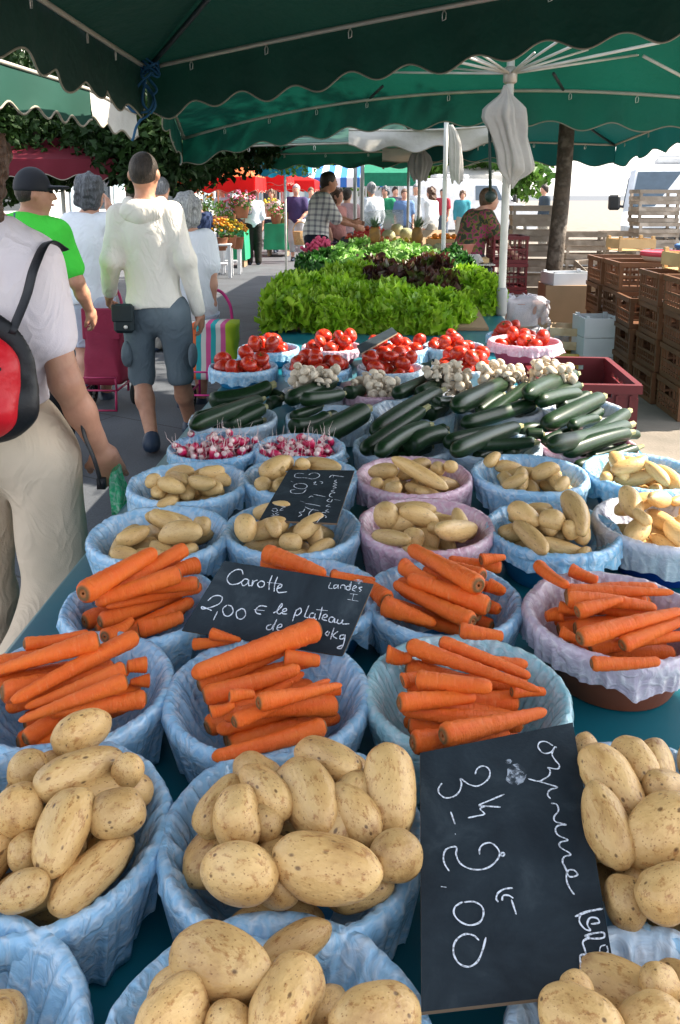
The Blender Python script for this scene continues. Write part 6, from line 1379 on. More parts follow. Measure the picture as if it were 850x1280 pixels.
# ------------------------------------------------------------------ more people
FP='people strolling further down the street'
def walker(px,Y,H,rz,label,top,tc,bot,bc,hair,skin='fair',cell=.026,J=None,sl=.7,bl=2.0,group=FP,head_turn=0,bulk=1.0,hem=.86,hands=None,female=False):
    return person(gpos(px,Y),H,math.radians(rz),label,skin,J,(cloth_mat(top,tc),sl,hem,.022),(cloth_mat(bot,bc),bl,.98,.024,'skirt' if bl<1 else 'trousers'),SNK,hair,cell,bulk,head_turn,hands,group=group,female=female)
armfront=lambda:dict(elR=(.22,.12,1.14),wrR=(.15,.36,1.12),elL=(-.22,.10,1.13),wrL=(-.14,.34,1.10))
walker(264,14.3,1.42,60,'stooping grey haired woman in a navy cardigan and blue skirt','cardigan_navy',(.02,.035,.09),'skirt_blue',(.14,.25,.42),('bob','grey'),J=dict(head=(.0,.16,1.56),neckt=(0,.09,1.50),neck=(0,.04,1.42)),sl=1.9,bl=1.1,bulk=1.12,hem=.72)
r_=walker(323,17.3,1.62,12,'woman seen from behind in a white top and black trousers','top_white',(.74,.80,.88),'trousers_black2',(.02,.018,.016),('bob','brown'),J=dict(elL=(-.26,-.02,1.13),wrL=(-.2,.12,1.0)),sl=1.2,female=True)
g=MB(); p=ony(311,262,17.1); g.box((0,0,0),(.10,.24,.22),bev=.03); g.tube(catmull([(0,-.08,.1),(.03,0,.42),(0,.08,.1)]),.012,6); tag(g.build('handbag',mat('leather_dark',(.02,.02,.03),.5),None,True,p),'dark handbag at the elbow of the woman in white and black','handbag')
walker(374,18.3,1.72,178,'grey haired man facing us in a dark purple polo and pale trousers','polo_purple',(.05,.035,.10),'trousers_pale',(.42,.44,.48),('short','silver'),bl=1.55,bulk=1.05,J=dict(elL=(-.24,.06,1.12),wrL=(-.1,.20,.95),elR=(.24,.0,1.12),wrR=(.22,.1,.9)))
g=MB(); g.lathe([(.13,0),(.17,.30),(.155,.30),(.12,.02),(.001,.02)],20,sx=1.1,sy=.7); g.tube([(.17*math.cos(a),0,.30+.2*math.sin(a)) for a in np.linspace(0,PI,12)],.012,6)
tag(g.build('wicker_basket',mat('wicker',(.40,.25,.11),.8,(.30,.18,.08),30,.6,50),None,True,ony(376,306,17.9)),'pale wicker basket held by the man in purple','basket')
m,t,b=nt('shirt_check'); L=t.links.new; co=N(t,'ShaderNodeTexCoord'); mp=N(t,'ShaderNodeMapping'); mp.inputs['Rotation'].default_value=(.1,.1,0); L(co.outputs['Object'],mp.inputs[0])
sx=N(t,'ShaderNodeSeparateXYZ'); L(mp.outputs[0],sx.inputs[0]); acc=None
for ax in (1,2):
    mu=N(t,'ShaderNodeMath',operation='MULTIPLY'); L(sx.outputs[ax],mu.inputs[0]); mu.inputs[1].default_value=15; fr=N(t,'ShaderNodeMath',operation='FRACT'); L(mu.outputs[0],fr.inputs[0]); gt=N(t,'ShaderNodeMath',operation='GREATER_THAN'); L(fr.outputs[0],gt.inputs[0]); gt.inputs[1].default_value=.62
    if acc is None: acc=gt.outputs[0]
    else: ad=N(t,'ShaderNodeMath',operation='ADD'); L(acc,ad.inputs[0]); L(gt.outputs[0],ad.inputs[1]); acc=ad.outputs[0]
dv=N(t,'ShaderNodeMath',operation='MULTIPLY'); L(acc,dv.inputs[0]); dv.inputs[1].default_value=.5; r=ramp(t,dv.outputs[0],[(0,(.72,.70,.66)),(.5,(.42,.40,.40)),(1,(.20,.20,.23))]); L(r.outputs[0],b.inputs['Base Color']); b.inputs['Roughness'].default_value=.85; MATS['shirt_check']=m
walker(396,10.2,1.80,-75,'man in a white checked shirt leaning over the fruit','shirt_check',(.60,.58,.54),'trousers_navy',(.012,.016,.03),('short','dark'),'tan',cell=.02,J=dict(head=(0,.17,1.60),neck=(0,.10,1.44),neckt=(0,.14,1.53),chest=(0,.06,1.27),shL=(-.175,.09,1.40),shR=(.175,.09,1.40),elL=(-.22,.28,1.18),wrL=(-.16,.52,1.12),elR=(.22,.22,1.16),wrR=(.18,.46,1.08)),bulk=1.08,group='customers bent over the fruit',sl=.95)
walker(433,13.6,1.60,-20,'customer in a dusty pink shirt beside the grey poles','shirt_pink',(.50,.32,.33),'trousers_grey',(.12,.12,.14),('short','dark'),J=armfront(),bulk=1.1,group='customers bent over the fruit')
walker(462,15.5,1.72,30,'tall man in a pale blue white shirt behind the grey poles','shirt_pale',(.62,.68,.76),'jeans',(.10,.15,.25),('short','grey'),'tan',group='customers bent over the fruit',sl=1.8)
walker(421,12.2,1.58,-120,'woman with auburn hair half hidden by the checked shirt man','blouse_rose',(.45,.2,.18),'skirt_dark',(.05,.04,.05),('long','auburn'),group='customers bent over the fruit',female=True)
walker(216,7.6,1.66,0,'balding man just behind the shoulder of the hoodie boy','shirt_stone',(.5,.47,.43),'trousers_stone',(.3,.28,.25),('buzz','grey'),cell=.02,group='walkers close behind the hoodie boy')
walker(68,7.4,1.58,-60,'person in a black jacket between green T-shirt and white blouse','jacket_black',(.012,.014,.02),'trousers_black',(.012,.012,.014),('short','brown'),'tan',cell=.02,group='walkers close behind the hoodie boy',sl=1.9)
far=[(288,19.5,1.70,150,'shirt_grey',(.35,.38,.42),'short','brown','man in a grey shirt behind the pink bouquet'),(311,19.8,1.66,200,'shirt_dark',(.08,.07,.08),'short','dark','dark haired person in front of the red parasol'),(296,22,1.6,20,'top_lilac',(.5,.45,.6),'bob','grey','grey haired person in lilac by the flower stall'),
 (345,21,1.62,170,'top_sand',(.5,.42,.3),'long','brown','long haired woman in sand colour beside the white top'),(391,21.5,1.68,190,'shirt_sky',(.35,.5,.62),'short','brown','man in sky blue behind the purple polo'),
 (478,19,1.68,160,'top_green',(.03,.25,.12),'bob','salt','person in a green top beyond the clear hood'),(489,22,1.7,200,'shirt_dark2',(.09,.09,.12),'short','dark','person in a dark shirt far beyond the pineapples'),(500,18.5,1.62,185,'shirt_denim',(.12,.2,.36),'short','brown','person in denim blue beyond the pineapples'),
 (514,20,1.75,170,'shirt_linen',(.68,.70,.72),'short','grey','tall person in white beyond the far grey pole'),(532,17,1.64,60,'dress_white',(.72,.73,.72),'long','auburn','auburn haired woman in white near the salad crates'),(545,24,1.66,150,'top_red',(.45,.06,.08),'short','dark','person in red far behind the vendor'),(568,23,1.6,180,'top_teal',(.05,.25,.3),'bob','brown','person in teal far left of the vendor'),
 (664,20.5,1.74,100,'shirt_slate',(.05,.07,.09),'short','dark','man in slate grey standing alone by the far white car')]
for (px,Y,H,rz,tn,tc,hk,hc,lb) in far: walker(px,Y,H,rz,lb,tn,tc,'trousers_far%d'%(px%3),[(.05,.06,.09),(.3,.28,.24),(.10,.12,.16)][px%3],(hk,hc),cell=.034,group='distant people in the market crowd',sl=[.7,1.9,.7][px%3])
# vendor woman bending to the right
m,t,b=nt('print_blouse'); L=t.links.new; co=N(t,'ShaderNodeTexCoord'); no=N(t,'ShaderNodeTexNoise',i_Scale=16,i_Detail=2); L(co.outputs['Object'],no.inputs['Vector']); r=ramp(t,no.outputs['Fac'],[(.38,(.02,.03,.012)),(.45,(.13,.10,.015)),(.52,(.25,.02,.08)),(.6,(.05,.07,.02))]); r.color_ramp.interpolation='CONSTANT'; L(r.outputs[0],b.inputs['Base Color']); b.inputs['Roughness'].default_value=.8; PRT=m
vY=8.3; vf=gpos(577,vY)
person(vf,1.66,math.radians(-72),'vendor woman in a patterned olive and purple blouse bending over her stall','fair',dict(head=(0,.22,1.52),neck=(0,.13,1.38),neckt=(0,.18,1.46),chest=(0,.06,1.22),waist=(0,0,1.05),shL=(-.17,.12,1.35),shR=(.17,.12,1.35),elL=(-.22,.28,1.12),wrL=(-.18,.45,.98),elR=(.2,.26,1.10),wrR=(.16,.46,.94)),(PRT,.8,.84,.022,'blouse'),(cloth_mat('vendor_trousers',(.05,.05,.07)),2,.95,.02),SNK,('short','brown'),.016,1.08,hands={'R':{'curl':.8}},female=True)
# ------------------------------------------------------------------ crates
WOOD=mat('crate_wood',(.52,.38,.24),.8,(.42,.29,.17),5,.3,40,rnd=.15,c3=(.60,.47,.32)); WOODG=mat('crate_wood_grey',(.34,.28,.23),.85,(.30,.25,.20),5,.3,40,rnd=.2,c3=(.50,.43,.36)); WOODY=mat('crate_wood_yellow',(.62,.42,.20),.8,(.52,.34,.16),5,.2,40)
def slat_crate(w,d,h,mt,ns=2,name='wooden_crate'):
    g=MB(); pt=.03
    for sx in(-1,1):
        for sy in(-1,1): g.box((sx*(w/2-pt/2-.008),sy*(d/2-pt/2-.008),h/2),(pt,pt,h))
    sh=h/(ns+.35)*.82
    for k in range(ns):
        z=.012+sh/2+k*(h*.96-sh)/(max(1,ns-1)) if ns>1 else h/2
        for sy in(-1,1): g.box((0,sy*(d/2-.003),z),(w,.007,sh))
        for sx in(-1,1): g.box((sx*(w/2-.0045),0,z+.001),(.007,d-.014,sh))
    for k in range(5): g.box((0,-d/2+.03+k*(d-.06)/4,.008),(w-.02,(d-.06)/5.5,.006))
    V=np.concatenate(g.v); return mesh_np(name,V,g.f,False,[mt])
SC1=slat_crate(.50,.32,.128,WOODG); SC2=slat_crate(.50,.32,.17,WOODG,2); SC3=slat_crate(.46,.30,.19,WOOD,2)
def stack(px,Y,n,me,h,rz,lab,grp,z0=0,jit=.012,seed=0):
    p=gpos(px,Y); r=np.random.RandomState(seed)
    for k in range(n):
        o=link('wooden_crate',me); o.location=(p[0]+r.normal()*jit,Y+r.normal()*jit,z0+k*h+.002); o.rotation_euler=(0,0,rz+r.normal()*.025)
        tag(o,f'topmost crate of {lab}' if k==n-1 else f'{ORD[k] if k<15 else "high"} crate from the ground in {lab}','crate',grp)
stack(793,10.0,12,SC1,.129,.10,'the tallest grey slatted stack before the van','crates in the tall slatted stack',seed=1)
stack(757,10.6,6,SC2,.171,.05,'the low grey stack left of the tall one','crates in the low slatted stack',seed=2)
stack(712,10.4,6,SC2,.171,.0,'the slatted stack just right of the tree trunk','crates in the slatted stack by the tree',seed=3)
stack(651,9.4,8,SC2,.171,.0,'the slatted stack right of the white pole','crates in the slatted stack by the pole',seed=4)
def perf_crate(w,d,h,mt,name='plastic_crate',nv=9):
    g=MB(); t_=.012
    for sy in(-1,1):
        y=sy*(d/2-t_/2)
        g.box((0,y+sy*.006,h-.018),(w+.016,.026,.036)); g.box((0,y,.018),(w-.002,t_,.036)); g.box((0,y,h*.5),(w-.002,t_*.8,.018)); g.box((0,y,h*.27),(w-.002,t_*.7,.010))
        for k in range(nv):
            x=-w/2+.02+k*(w-.04)/(nv-1)
            if abs(x)<.06 and True: g.box((x,y,h*.26),(.010,t_*.9,h*.5-.02))
            else: g.box((x,y,h/2),(.010,t_*.9,h-.06))
    for sx in(-1,1):
        x=sx*(w/2-t_/2)
        g.box((x+sx*.006,0,h-.018),(.026,d-.012,.036)); g.box((x,0,.018),(t_,d-.026,.036)); g.box((x,0,h*.5),(t_*.8,d-.026,.018)); g.box((x,0,h*.27),(t_*.7,d-.026,.010))
        for k in range(nv):
            y=-d/2+.02+k*(d-.04)/(nv-1)
            if abs(y)<.06: g.box((x,y,h*.26),(t_*.9,.010,h*.5-.02))
            else: g.box((x,y,h/2),(t_*.9,.010,h-.06))
        for sy in(-1,1): g.box((sx*(w/2-.014),sy*(d/2-.014),h/2-.004),(.030,.030,h-.012))
    g.box((0,0,.006),(w-.03,d-.03,.008)); return mesh_np(name,np.concatenate(g.v),g.f,False,[mt])
BRN=mat('plastic_brown',(.155,.062,.024),.55,(.12,.05,.02),4,.1,30,rnd=.15); MARP=mat('plastic_maroon',(.15,.012,.016),.45,(.12,.010,.013),4)
PC=perf_crate(.58,.42,.235,BRN); PM=perf_crate(.56,.40,.27,MARP)
X0=1.98; rr=np.random.RandomState(9)
for i,(yy,n,dx,nm) in enumerate([(7.35,4,0,'farthest'),(6.88,4,0.02,'second farthest'),(6.40,3,-.01,'low middle'),(5.93,4,.02,'second nearest'),(5.46,4,.05,'nearest'),(6.88,4,.62,'inner far'),(5.93,4,.64,'inner near')]):
    for k in range(n):
        o=link('plastic_crate',PC); o.location=(X0+.29+dx+rr.normal()*.006,yy+rr.normal()*.006,.006+k*.237); o.rotation_euler=(0,0,rr.normal()*.012)
        tag(o,f'{["bottom","second lowest","third lowest","fourth lowest"][k]} brown plastic crate in the {nm} stack of the wall','crate','brown plastic crates stacked behind the stall')
# maroon crates: beside the courgettes and behind the vendor
def solid_crate(w,d,h,mt):
    g=MB(); t_=.010
    for a,(Ln,sgx) in enumerate(((w,0),(d,1))):
        for sg in(-1,1):
            off=sg*((d if a==0 else w)/2-t_/2)
            def B(u,z,lu,lz,th=t_,o=0.0):
                c=(u,off+sg*o,z) if a==0 else (off+sg*o,u,z); s_=(lu,th,lz) if a==0 else (th,lu,lz); g.box(c,s_)
            Li=Ln if a==0 else Ln-2*t_-.002
            B(0,h*.40,Li,h*.62); B(0,h-.018,Li+(.02 if a==0 else 0),.034,.024,.006); B(0,.02,Li-.01,.03,.006,.007)
            for k in range(7): 
                u=-Li/2+.03+k*(Li-.06)/6; B(u,h*.42,.010,h*.70,.010,.008)
            for u in(-Li*.36,Li*.36): B(u,h*.79,Li*.26,h*.18)
    g.box((0,0,.008),(w-.03,d-.03,.01)); return mesh_np('plastic_crate',np.concatenate(g.v),g.f,False,[mt])
mc=onz(742,468,.80); PM2=solid_crate(.37,.52,.19,MARP)
g=MB(); g.box((0,0,.29),(.26,.40,.58),bev=.006); bx_=g.build('cardboard_box',mat('card_brown',(.30,.20,.12),.9,(.25,.17,.1),3),None,False,(mc[0]-.10,mc[1]+.16,.004)); tag(bx_,'upright carton carrying the maroon crate beside the courgettes','box')
o=link('plastic_crate',PM2); o.location=(mc[0]-.035,mc[1]+.14,.60); o.rotation_euler=(0,0,-.04); tag(o,'empty dark maroon crate beside the courgettes at the right','crate')
for k in range(4):
    p=gpos(622,8.3); o=link('plastic_crate',PM); o.location=(p[0],8.3,.006+k*.272); o.rotation_euler=(0,0,.05); o.scale=(.62,1,1)
    tag(o,f'{["bottom","second","third","top"][k]} maroon crate of the stack right of the vendor','crate','maroon plastic crates of the stall')
for k in range(3):
    p=gpos(588,7.75); o=link('plastic_crate',PC); o.location=(p[0],7.75,.006+k*.237); o.scale=(.55,.9,1); tag(o,f'{["bottom","middle","top"][k]} brown crate of the stack at the back corner of the salads','crate','brown crates at the salads')
bundle('tied_cloth',[(318,572,600),(324,570,603),(329,575,602),(331,582,598)],7.7,'pale crumpled bag lying on the brown crates behind the salads',WHC,.5,8,4)
# round tub with red lid, blue drum, open wooden boxes on the brown wall of crates
def tub(p,r,h,body,lid,label,name='tub'):
    root=empty(name,p,0,label,name); g=MB(); g.lathe([(.001,.0),(r*.86,.0),(r*.9,.01),(r,h-.02),(r*1.02,h),(r*.98,h),(.001,h-.005)],32); g.build('body',body,root,True); g=MB(); g.lathe([(r*1.0,h-.012),(r*1.07,h-.010),(r*1.08,h+.02),(r*1.0,h+.028),(r*.9,h+.018),(.001,h+.016)],32); g.build('lid',lid,root,True)
tub((X0+.42,6.85,.957),.17,.05,mat('tub_cream',(.6,.5,.4),.5),mat('lid_rose',(.62,.06,.09),.4),'round tub with a rose red lid on the brown crates')
tub((3.35,8.4,.55),.26,.42,mat('drum_blue',(.01,.10,.38),.4),mat('lid_blue',(.01,.13,.45),.35),'blue drum with a flat lid behind the brown crates','drum')
g=MB(); g.box((0,0,.275),(.6,.6,.55)); tag(g.build('cardboard_box',mat('card_brown',(.36,.24,.14),.9,(.30,.2,.11),3),None,False,(3.35,8.4,0)),'plain carton under the blue drum','box')
SC4=slat_crate(.42,.30,.16,WOODY,1)
def one(me,px,Y,z,rz,lab,cat='crate',tilt=0,name='wooden_crate',sc_=1,grp=None):
    p=gpos(px,Y); o=link(name,me); o.location=(p[0],Y,z); o.rotation_euler=(tilt,0,rz); o.scale=(sc_,)*3; return tag(o,lab,cat,grp)
one(SC4,850,5.95,.958,.1,'pale yellow wooden tray on top of the nearest brown crates')
one(SC4,768,8.0,.96,.2,'thin wooden tray on the farthest brown crates',sc_=.9)
one(SC3,712,6.9,.19,-.25,'open wooden crate standing on the yellow fruit box')
YEL=mat('box_yellow',(.66,.42,.05),.6,(.55,.30,.04),8,c3=(.7,.55,.2)); 
def box_open(w,d,h,mt,name='fruit_box'):
    g=MB(); 
    for sy in(-1,1): g.box((0,sy*(d/2-.006),h/2),(w,.012,h))
    for sx in(-1,1): g.box((sx*(w/2-.006),0,h/2+.001),(.012,d-.026,h))
    g.box((0,0,.006),(w-.03,d-.03,.01))
    for sx in(-1,1):
        for sy in(-1,1): g.box((sx*(w/2-.03),sy*(d/2-.03),h/2+.012),(.03,.03,h+.01))
    return mesh_np(name,np.concatenate(g.v),g.f,False,[mt])
one(box_open(.46,.32,.17,YEL),703,6.85,.008,-.2,'yellow printed fruit box on the ground beneath the open wooden crate','box',name='fruit_box')
WBX=mat('carton_white',(.66,.68,.70),.7,(.55,.57,.6),3)
for k in range(3): one(box_open(.30,.30,.16,WBX),733,6.75,.006+k*.165,.1,f'{["bottom","middle","top"][k]} white carton of the pile leaning by the brown crates','box',name='carton',grp='white cartons by the brown crates')
one(box_open(.44,.30,.12,WBX),695,8.3,.60,.25,'white and blue carton lying flat beside the tree trunk','box',name='carton')
g=MB(); g.box((0,0,.3),(.5,.4,.6)); tag(g.build('cardboard_box',MATS['card_brown'],None,False,gpos(695,8.3)),'brown carton under the white one beside the tree','box')
for i,(px,Y,z,rz,ti,lb) in enumerate([(728,9.0,.56,.5,.5,'grey slatted crate tipped on its side behind the wooden crate'),(715,8.9,.40,-.3,0,'grey slatted crate lying flat under the tipped one'),(735,9.1,.30,.3,.1,'grey slatted crate half buried in the loose crates')]): one(SC2,px,Y,z,rz,lb,tilt=ti,grp='loose crates behind the stall')
g=MB(); g.box((0,0,.14),(.9,.6,.28)); tag(g.build('pallet_load',MATS['card_brown'],None,False,gpos(724,9.0)),'low brown load under the loose crates','load')
# boxes wrapped in clear film
FILM=bag_mat('film_clear',(.78,.80,.86),.45)
def wrapped(px,Y,z,w,d,h,lab,inner):
    p=gpos(px,Y); root=empty('wrapped_box',(p[0],Y,z),.1,lab,'wrapped box'); g=MB(); g.box((0,0,h*.45),(w*.92,d*.92,h*.9),bev=.012); g.build('carton',inner,root)
    V,Fc=liner_mesh(int(px),.5,1.0,.3,60); 
    n=72; th=np.arange(n)*2*PI/n; rows=[]; 
    for u in np.linspace(0,1,12):
        sq=lambda a:np.sign(a)*np.abs(a)**.5; f=1+.10*np.sin(th*7+u*4)+.05*np.sin(th*17-u*7); k=1.06-.05*u if u<.8 else 1.02-(u-.8)*3.2
        rows.append(np.stack([sq(np.cos(th))*w/2*k*f,sq(np.sin(th))*d/2*k*f,np.full(n,h*min(1.0,u/.8)+.03*max(0,u-.8)*5)+.012*np.sin(th*9+u*9)],1))
    P=np.array(rows); V,Fc=wrapgrid(P); link('film',mesh_np('film',V,Fc,True,[FILM]),root); return root
wrapped(640,7.4,.34,.46,.36,.22,'pinkish carton wrapped in clear plastic upper left behind the white pole',mat('carton_pink',(.50,.30,.24),.7))
one(SC3,640,7.4,.16,.0,'small wooden crate under the plastic wrapped pink carton')
one(box_open(.46,.34,.15,mat('crate_lime',(.35,.42,.03),.5)),640,7.4,.006,0,'lime green crate on the ground behind the white pole','crate',name='lime_crate')
wrapped(674,7.2,.0,.36,.34,.30,'brown carton wrapped in clear plastic on the ground right of the pole',MATS['card_brown'])
# ------------------------------------------------------------------ white van
VW=mat('van_white',(.78,.79,.80),.25,spec=.6); VD=mat('van_black',(.015,.016,.018),.4); VG=mat('van_glass',(.06,.09,.12),.08,spec=.8); LMP=mat('lamp_glass',(.6,.62,.65),.1,spec=.8)
def van(x,y,rz,label):
    root=empty('van',(x,y,0),rz,label,'van')  # front faces -Y
    side=[(0,.35),(0.02,.75),(.10,1.0),(.95,1.22),(1.55,1.93),(1.75,2.02),(4.9,2.05),(5.0,1.9),(5.02,.40),(4.8,.30),(.15,.28)]
    W_=.98; g=MB(); V=[];n=len(side)
    xs=[(-W_,1),(-W_+.10,1),(0,1),(W_-.10,1),(W_,1)]
    P=[]
    for k,(xx,_) in enumerate(xs):
        for (yy,zz) in side:
            tuck=.12*max(0,(zz-1.1)) ; e=.05 if k in(0,4) else 0
            sx=xx*(1-tuck) ; P.append((sx,yy+e+(.10*(abs(xx)/W_)**2 if yy<1 else 0),zz-(.03 if k in(0,4) and zz>1.8 else 0)))
    F_=[]
    for k in range(4):
        for i in range(n): j=(i+1)%n; F_.append((k*n+i,k*n+j,(k+1)*n+j,(k+1)*n+i))
    F_.append(tuple(range(n))); F_.append(tuple(4*n+i for i in range(n))[::-1]); g.add(P,F_); g.build('body',VW,root)
    def quad(name,pts,mt,th=.012):
        P=np.array(pts,float); nrm=np.cross(P[1]-P[0],P[2]-P[0]); nrm/=np.linalg.norm(nrm); 
        if nrm[1]>0 and abs(nrm[1])>.3: nrm=-nrm
        g=MB(); g.add(np.vstack([P+nrm*th,P-nrm*.03]),[(0,1,2,3),(7,6,5,4),(0,4,5,1),(1,5,6,2),(2,6,7,3),(3,7,4,0)]); return g.build(name,mt,root)
    quad('windscreen',[(-.84,1.10,1.27),(.84,1.10,1.27),(.76,1.56,1.86),(-.76,1.56,1.86)],VG,.05)
    quad('grille',[(-.5,.03,.78),(.5,.03,.78),(.5,.06,.93),(-.5,.06,.93)],VD,.03)
    quad('bumper',[(-.95,.06,.36),(.95,.06,.36),(.95,.06,.62),(-.95,.06,.62)],VD,.07)
    for sx in(-1,1):
        quad('headlight',[(sx*.55,.06,.76),(sx*.92,.14,.76),(sx*.92,.16,.98),(sx*.55,.09,.95)],LMP,.03)
        g=MB(); g.box((sx*1.12,1.15,1.36),(.20,.10,.26),bev=.03); g.tube([(sx*.9,1.2,1.28),(sx*1.06,1.17,1.30)],.025,6); g.build('mirror',VD,root)
        sw=[(sx*.965,1.5,1.30),(sx*.965,2.5,1.30),(sx*.90,2.5,1.80),(sx*.90,1.75,1.80)]; P=np.array(sw); g=MB(); g.add(np.vstack([P+np.array([sx*.012,0,0]),P-np.array([sx*.05,0,0])]),[(0,1,2,3),(0,4,5,1),(1,5,6,2),(2,6,7,3),(3,7,4,0)]); g.build('side_window',VG,root)
        for yy in(.95,4.1):
            wr=empty('wheel',(sx*.90,yy,.33)); wr.parent=root; g=MB(); g.tube([(sx*-.11,0,0),(sx*.11,0,0)],.33,24); g.build('tyre',TYRE,wr,True); g=MB(); g.tube([(sx*.10,0,0),(sx*.125,0,0)],.2,16); g.build('rim',HOOK,wr,True)
    g=MB(); g.tube([(-.5,1.22,1.30),(.1,1.16,1.27)],.012,5); g.build('wiper',VD,root)
    g=MB(); g.box((0,3.2,2.12),(.9,1.2,.14),bev=.04)
    for k in range(6): g.box((0,2.75+k*.18,2.20),(.8,.05,.03))
    g.build('roof_vent',mat('vent_grey',(.5,.5,.5),.5),root)
p=gpos(832,13.0); van(p[0],13.0,math.radians(-17),'white van with a roof vent parked facing us at the right edge')
p=gpos(652,30); van(p[0],30,math.radians(100),'small white van parked far off behind the tree trunk')
p=gpos(575,36); van(p[0],36,math.radians(80),'white van parked far off behind the vendor woman')
# ------------------------------------------------------------------ fruit stall behind the salads
t2=empty('fruit_table',(.32,10.0,0),0,'trestle table of the fruit display behind the salads','table')
g=MB(); g.box((0,0,.79),(1.35,4.4,.04)); g.build('tabletop',MATS['board'],t2)
for sx in(-1,1):
    for sy in(-1,0,1): g=MB(); g.box((sx*.6,sy*2.0,.385),(.05,.05,.77)); g.build('leg',MATS['legwood'],t2)
g=MB(); g.add([(-.65,-2.1,.812),(.65,-2.1,.812),(.65,2.1,.812),(-.65,2.1,.812),(-.65,-2.1,.83),(.65,-2.1,.83),(.65,2.1,.98),(-.65,2.1,.98)],[(0,3,2,1),(4,5,6,7),(0,1,5,4),(1,2,6,5),(2,3,7,6),(3,0,4,7)]); g.build('display_board',wd_,t2)
def zt(Y): return .835+.15*min(1,max(0,(Y-7.9)/4.2))
APPM=mat('apple_red',(.38,.02,.02),.3,(.5,.10,.03),3,rnd=.25); ORNM=mat('orange_peel',(.75,.26,.02),.45,(.7,.22,.02),3,.3,60,rnd=.1); MELM=mat('melon_rind',(.42,.40,.22),.7,(.30,.32,.16),12,.5,30); LEMM=mat('lemon_peel',(.75,.58,.04),.4); AUBM=mat('aubergine_skin',(.02,.008,.03),.2); PRDM=mat('radish_bunch',(.55,.06,.13),.4,(.45,.04,.09),30)
def ball_mesh(name,mt,sx=1,sz=.92,stem=True):
    V=IV2*np.array([1,sx,sz]); rho=np.hypot(V[:,0],V[:,1]); V[:,2]-=.25*np.exp(-(rho/.2)**2)*np.sign(V[:,2]); return mesh_np(name,V,IF2,True,[mt])
BM={'apple':ball_mesh('apple',APPM),'orange':ball_mesh('orange',ORNM),'melon':ball_mesh('melon',MELM,1,.95),'lemon':ball_mesh('lemon',LEMM,.75,.75),'nectarine':ball_mesh('nectarine',mat('nectarine_skin',(.55,.10,.04),.4,(.7,.3,.06),3,rnd=.1)),'plum':ball_mesh('plum',mat('plum_skin',(.05,.012,.05),.4,rnd=.2))}
def fruit_crate(px,Y,kind,rad,n,crm,label,rz=0,w=.42,d=.30):
    p=gpos(px,Y); z=zt(Y); o=link('fruit_box',box_open(w,d,.09,crm)); o.location=(p[0],Y,z); o.rotation_euler=(.0,0,rz); tag(o,f'{label} crate of {kind}s on the fruit table','crate','crates on the fruit table')
    r=np.random.RandomState(int(px)); k=0; nx=max(2,int((w-.04)/(rad*2.05))); nyy=max(2,int((d-.04)/(rad*2.05)))
    for L_ in range(2):
        for i in range(nx-L_):
            for q in range(nyy-L_):
                if k>=n: break
                x=(i-(nx-L_-1)/2)*rad*2.05; y=(q-(nyy-L_-1)/2)*rad*2.05; b_=link(kind,BM[kind]); b_.location=(p[0]+x,Y+y,z+.05+rad*.5+L_*rad*1.4); b_.scale=(rad*r.uniform(.9,1.05),)*3; b_.rotation_euler=(r.normal()*.6,r.normal()*.6,r.uniform(0,6)); tag(b_,f'{kind} in the {label} crate on the fruit table',kind,f'{kind}s in the {label} crate'); k+=1
YC=mat('crate_yellow',(.72,.36,.03),.5); DKC=mat('crate_dark',(.03,.03,.035),.5)
fruit_crate(408,8.35,'nectarine',.034,16,YC,'yellow front')
fruit_crate(447,9.6,'apple',.036,22,DKC,'dark left')
fruit_crate(470,9.3,'nectarine',.034,22,WOODY,'pale wooden')
fruit_crate(432,8.9,'plum',.03,26,DKC,'black front')
fruit_crate(500,9.2,'lemon',.032,26,WOODY,'wooden lemon')
fruit_crate(548,9.6,'orange',.036,22,WOODY,'right wooden')
fruit_crate(460,10.8,'apple',.036,22,mat('crate_red',(.5,.03,.03),.5),'red rear')
fruit_crate(500,8.5,'plum',.03,26,DKC,'black right')
fruit_crate(528,8.5,'melon',.06,6,WOODY,'pale melon')
for i,(px,Y) in enumerate([(482,9.9),(503,10.2),(443,8.6),(492,10.9)]):
    p=gpos(px,Y); o=link('melon',BM['melon']); o.location=(p[0],Y,zt(Y)+.095); o.scale=(.085,)*3; tag(o,f'round pale melon {["left of the right pineapple","behind the lemons","at the front left of the fruit","at the far rear of the fruit"][i]}','melon','loose melons on the fruit table')
PINB=mat('pineapple_skin',(.40,.20,.04),.6,(.22,.12,.03),14,.8,22); PINL=mat('pineapple_leaf',(.10,.20,.08),.5,(.16,.28,.12),6,transl=.15)
for i,(px,Y) in enumerate([(466,9.0),(516,9.0)]):
    p=gpos(px,Y); root=empty('pineapple',(p[0],Y,zt(Y)+.09),0,['left pineapple with spiky crown on the fruit display','right pineapple with spiky crown on the fruit display'][i],'pineapple','pineapples on the fruit display')
    g=MB(); g.lathe([(.001,0),(.045,.0),(.062,.04),(.066,.09),(.058,.15),(.035,.175),(.001,.178)],20); g.build('fruit',PINB,root,True); g=MB(); r=np.random.RandomState(i)
    for k in range(26):
        a=k*2.4; t_=k/26; el=.35+1.15*t_; L_=.15-.03*t_; d=np.array([math.cos(a)*math.cos(el),math.sin(a)*math.cos(el),math.sin(el)]); q=np.array([0,0,.17]); g.tube([q,q+d*L_*.5,q+d*L_+np.array([0,0,.02])],[.012,.010,.001],4,flat=.3)
    g.build('crown',PINL,root,True)
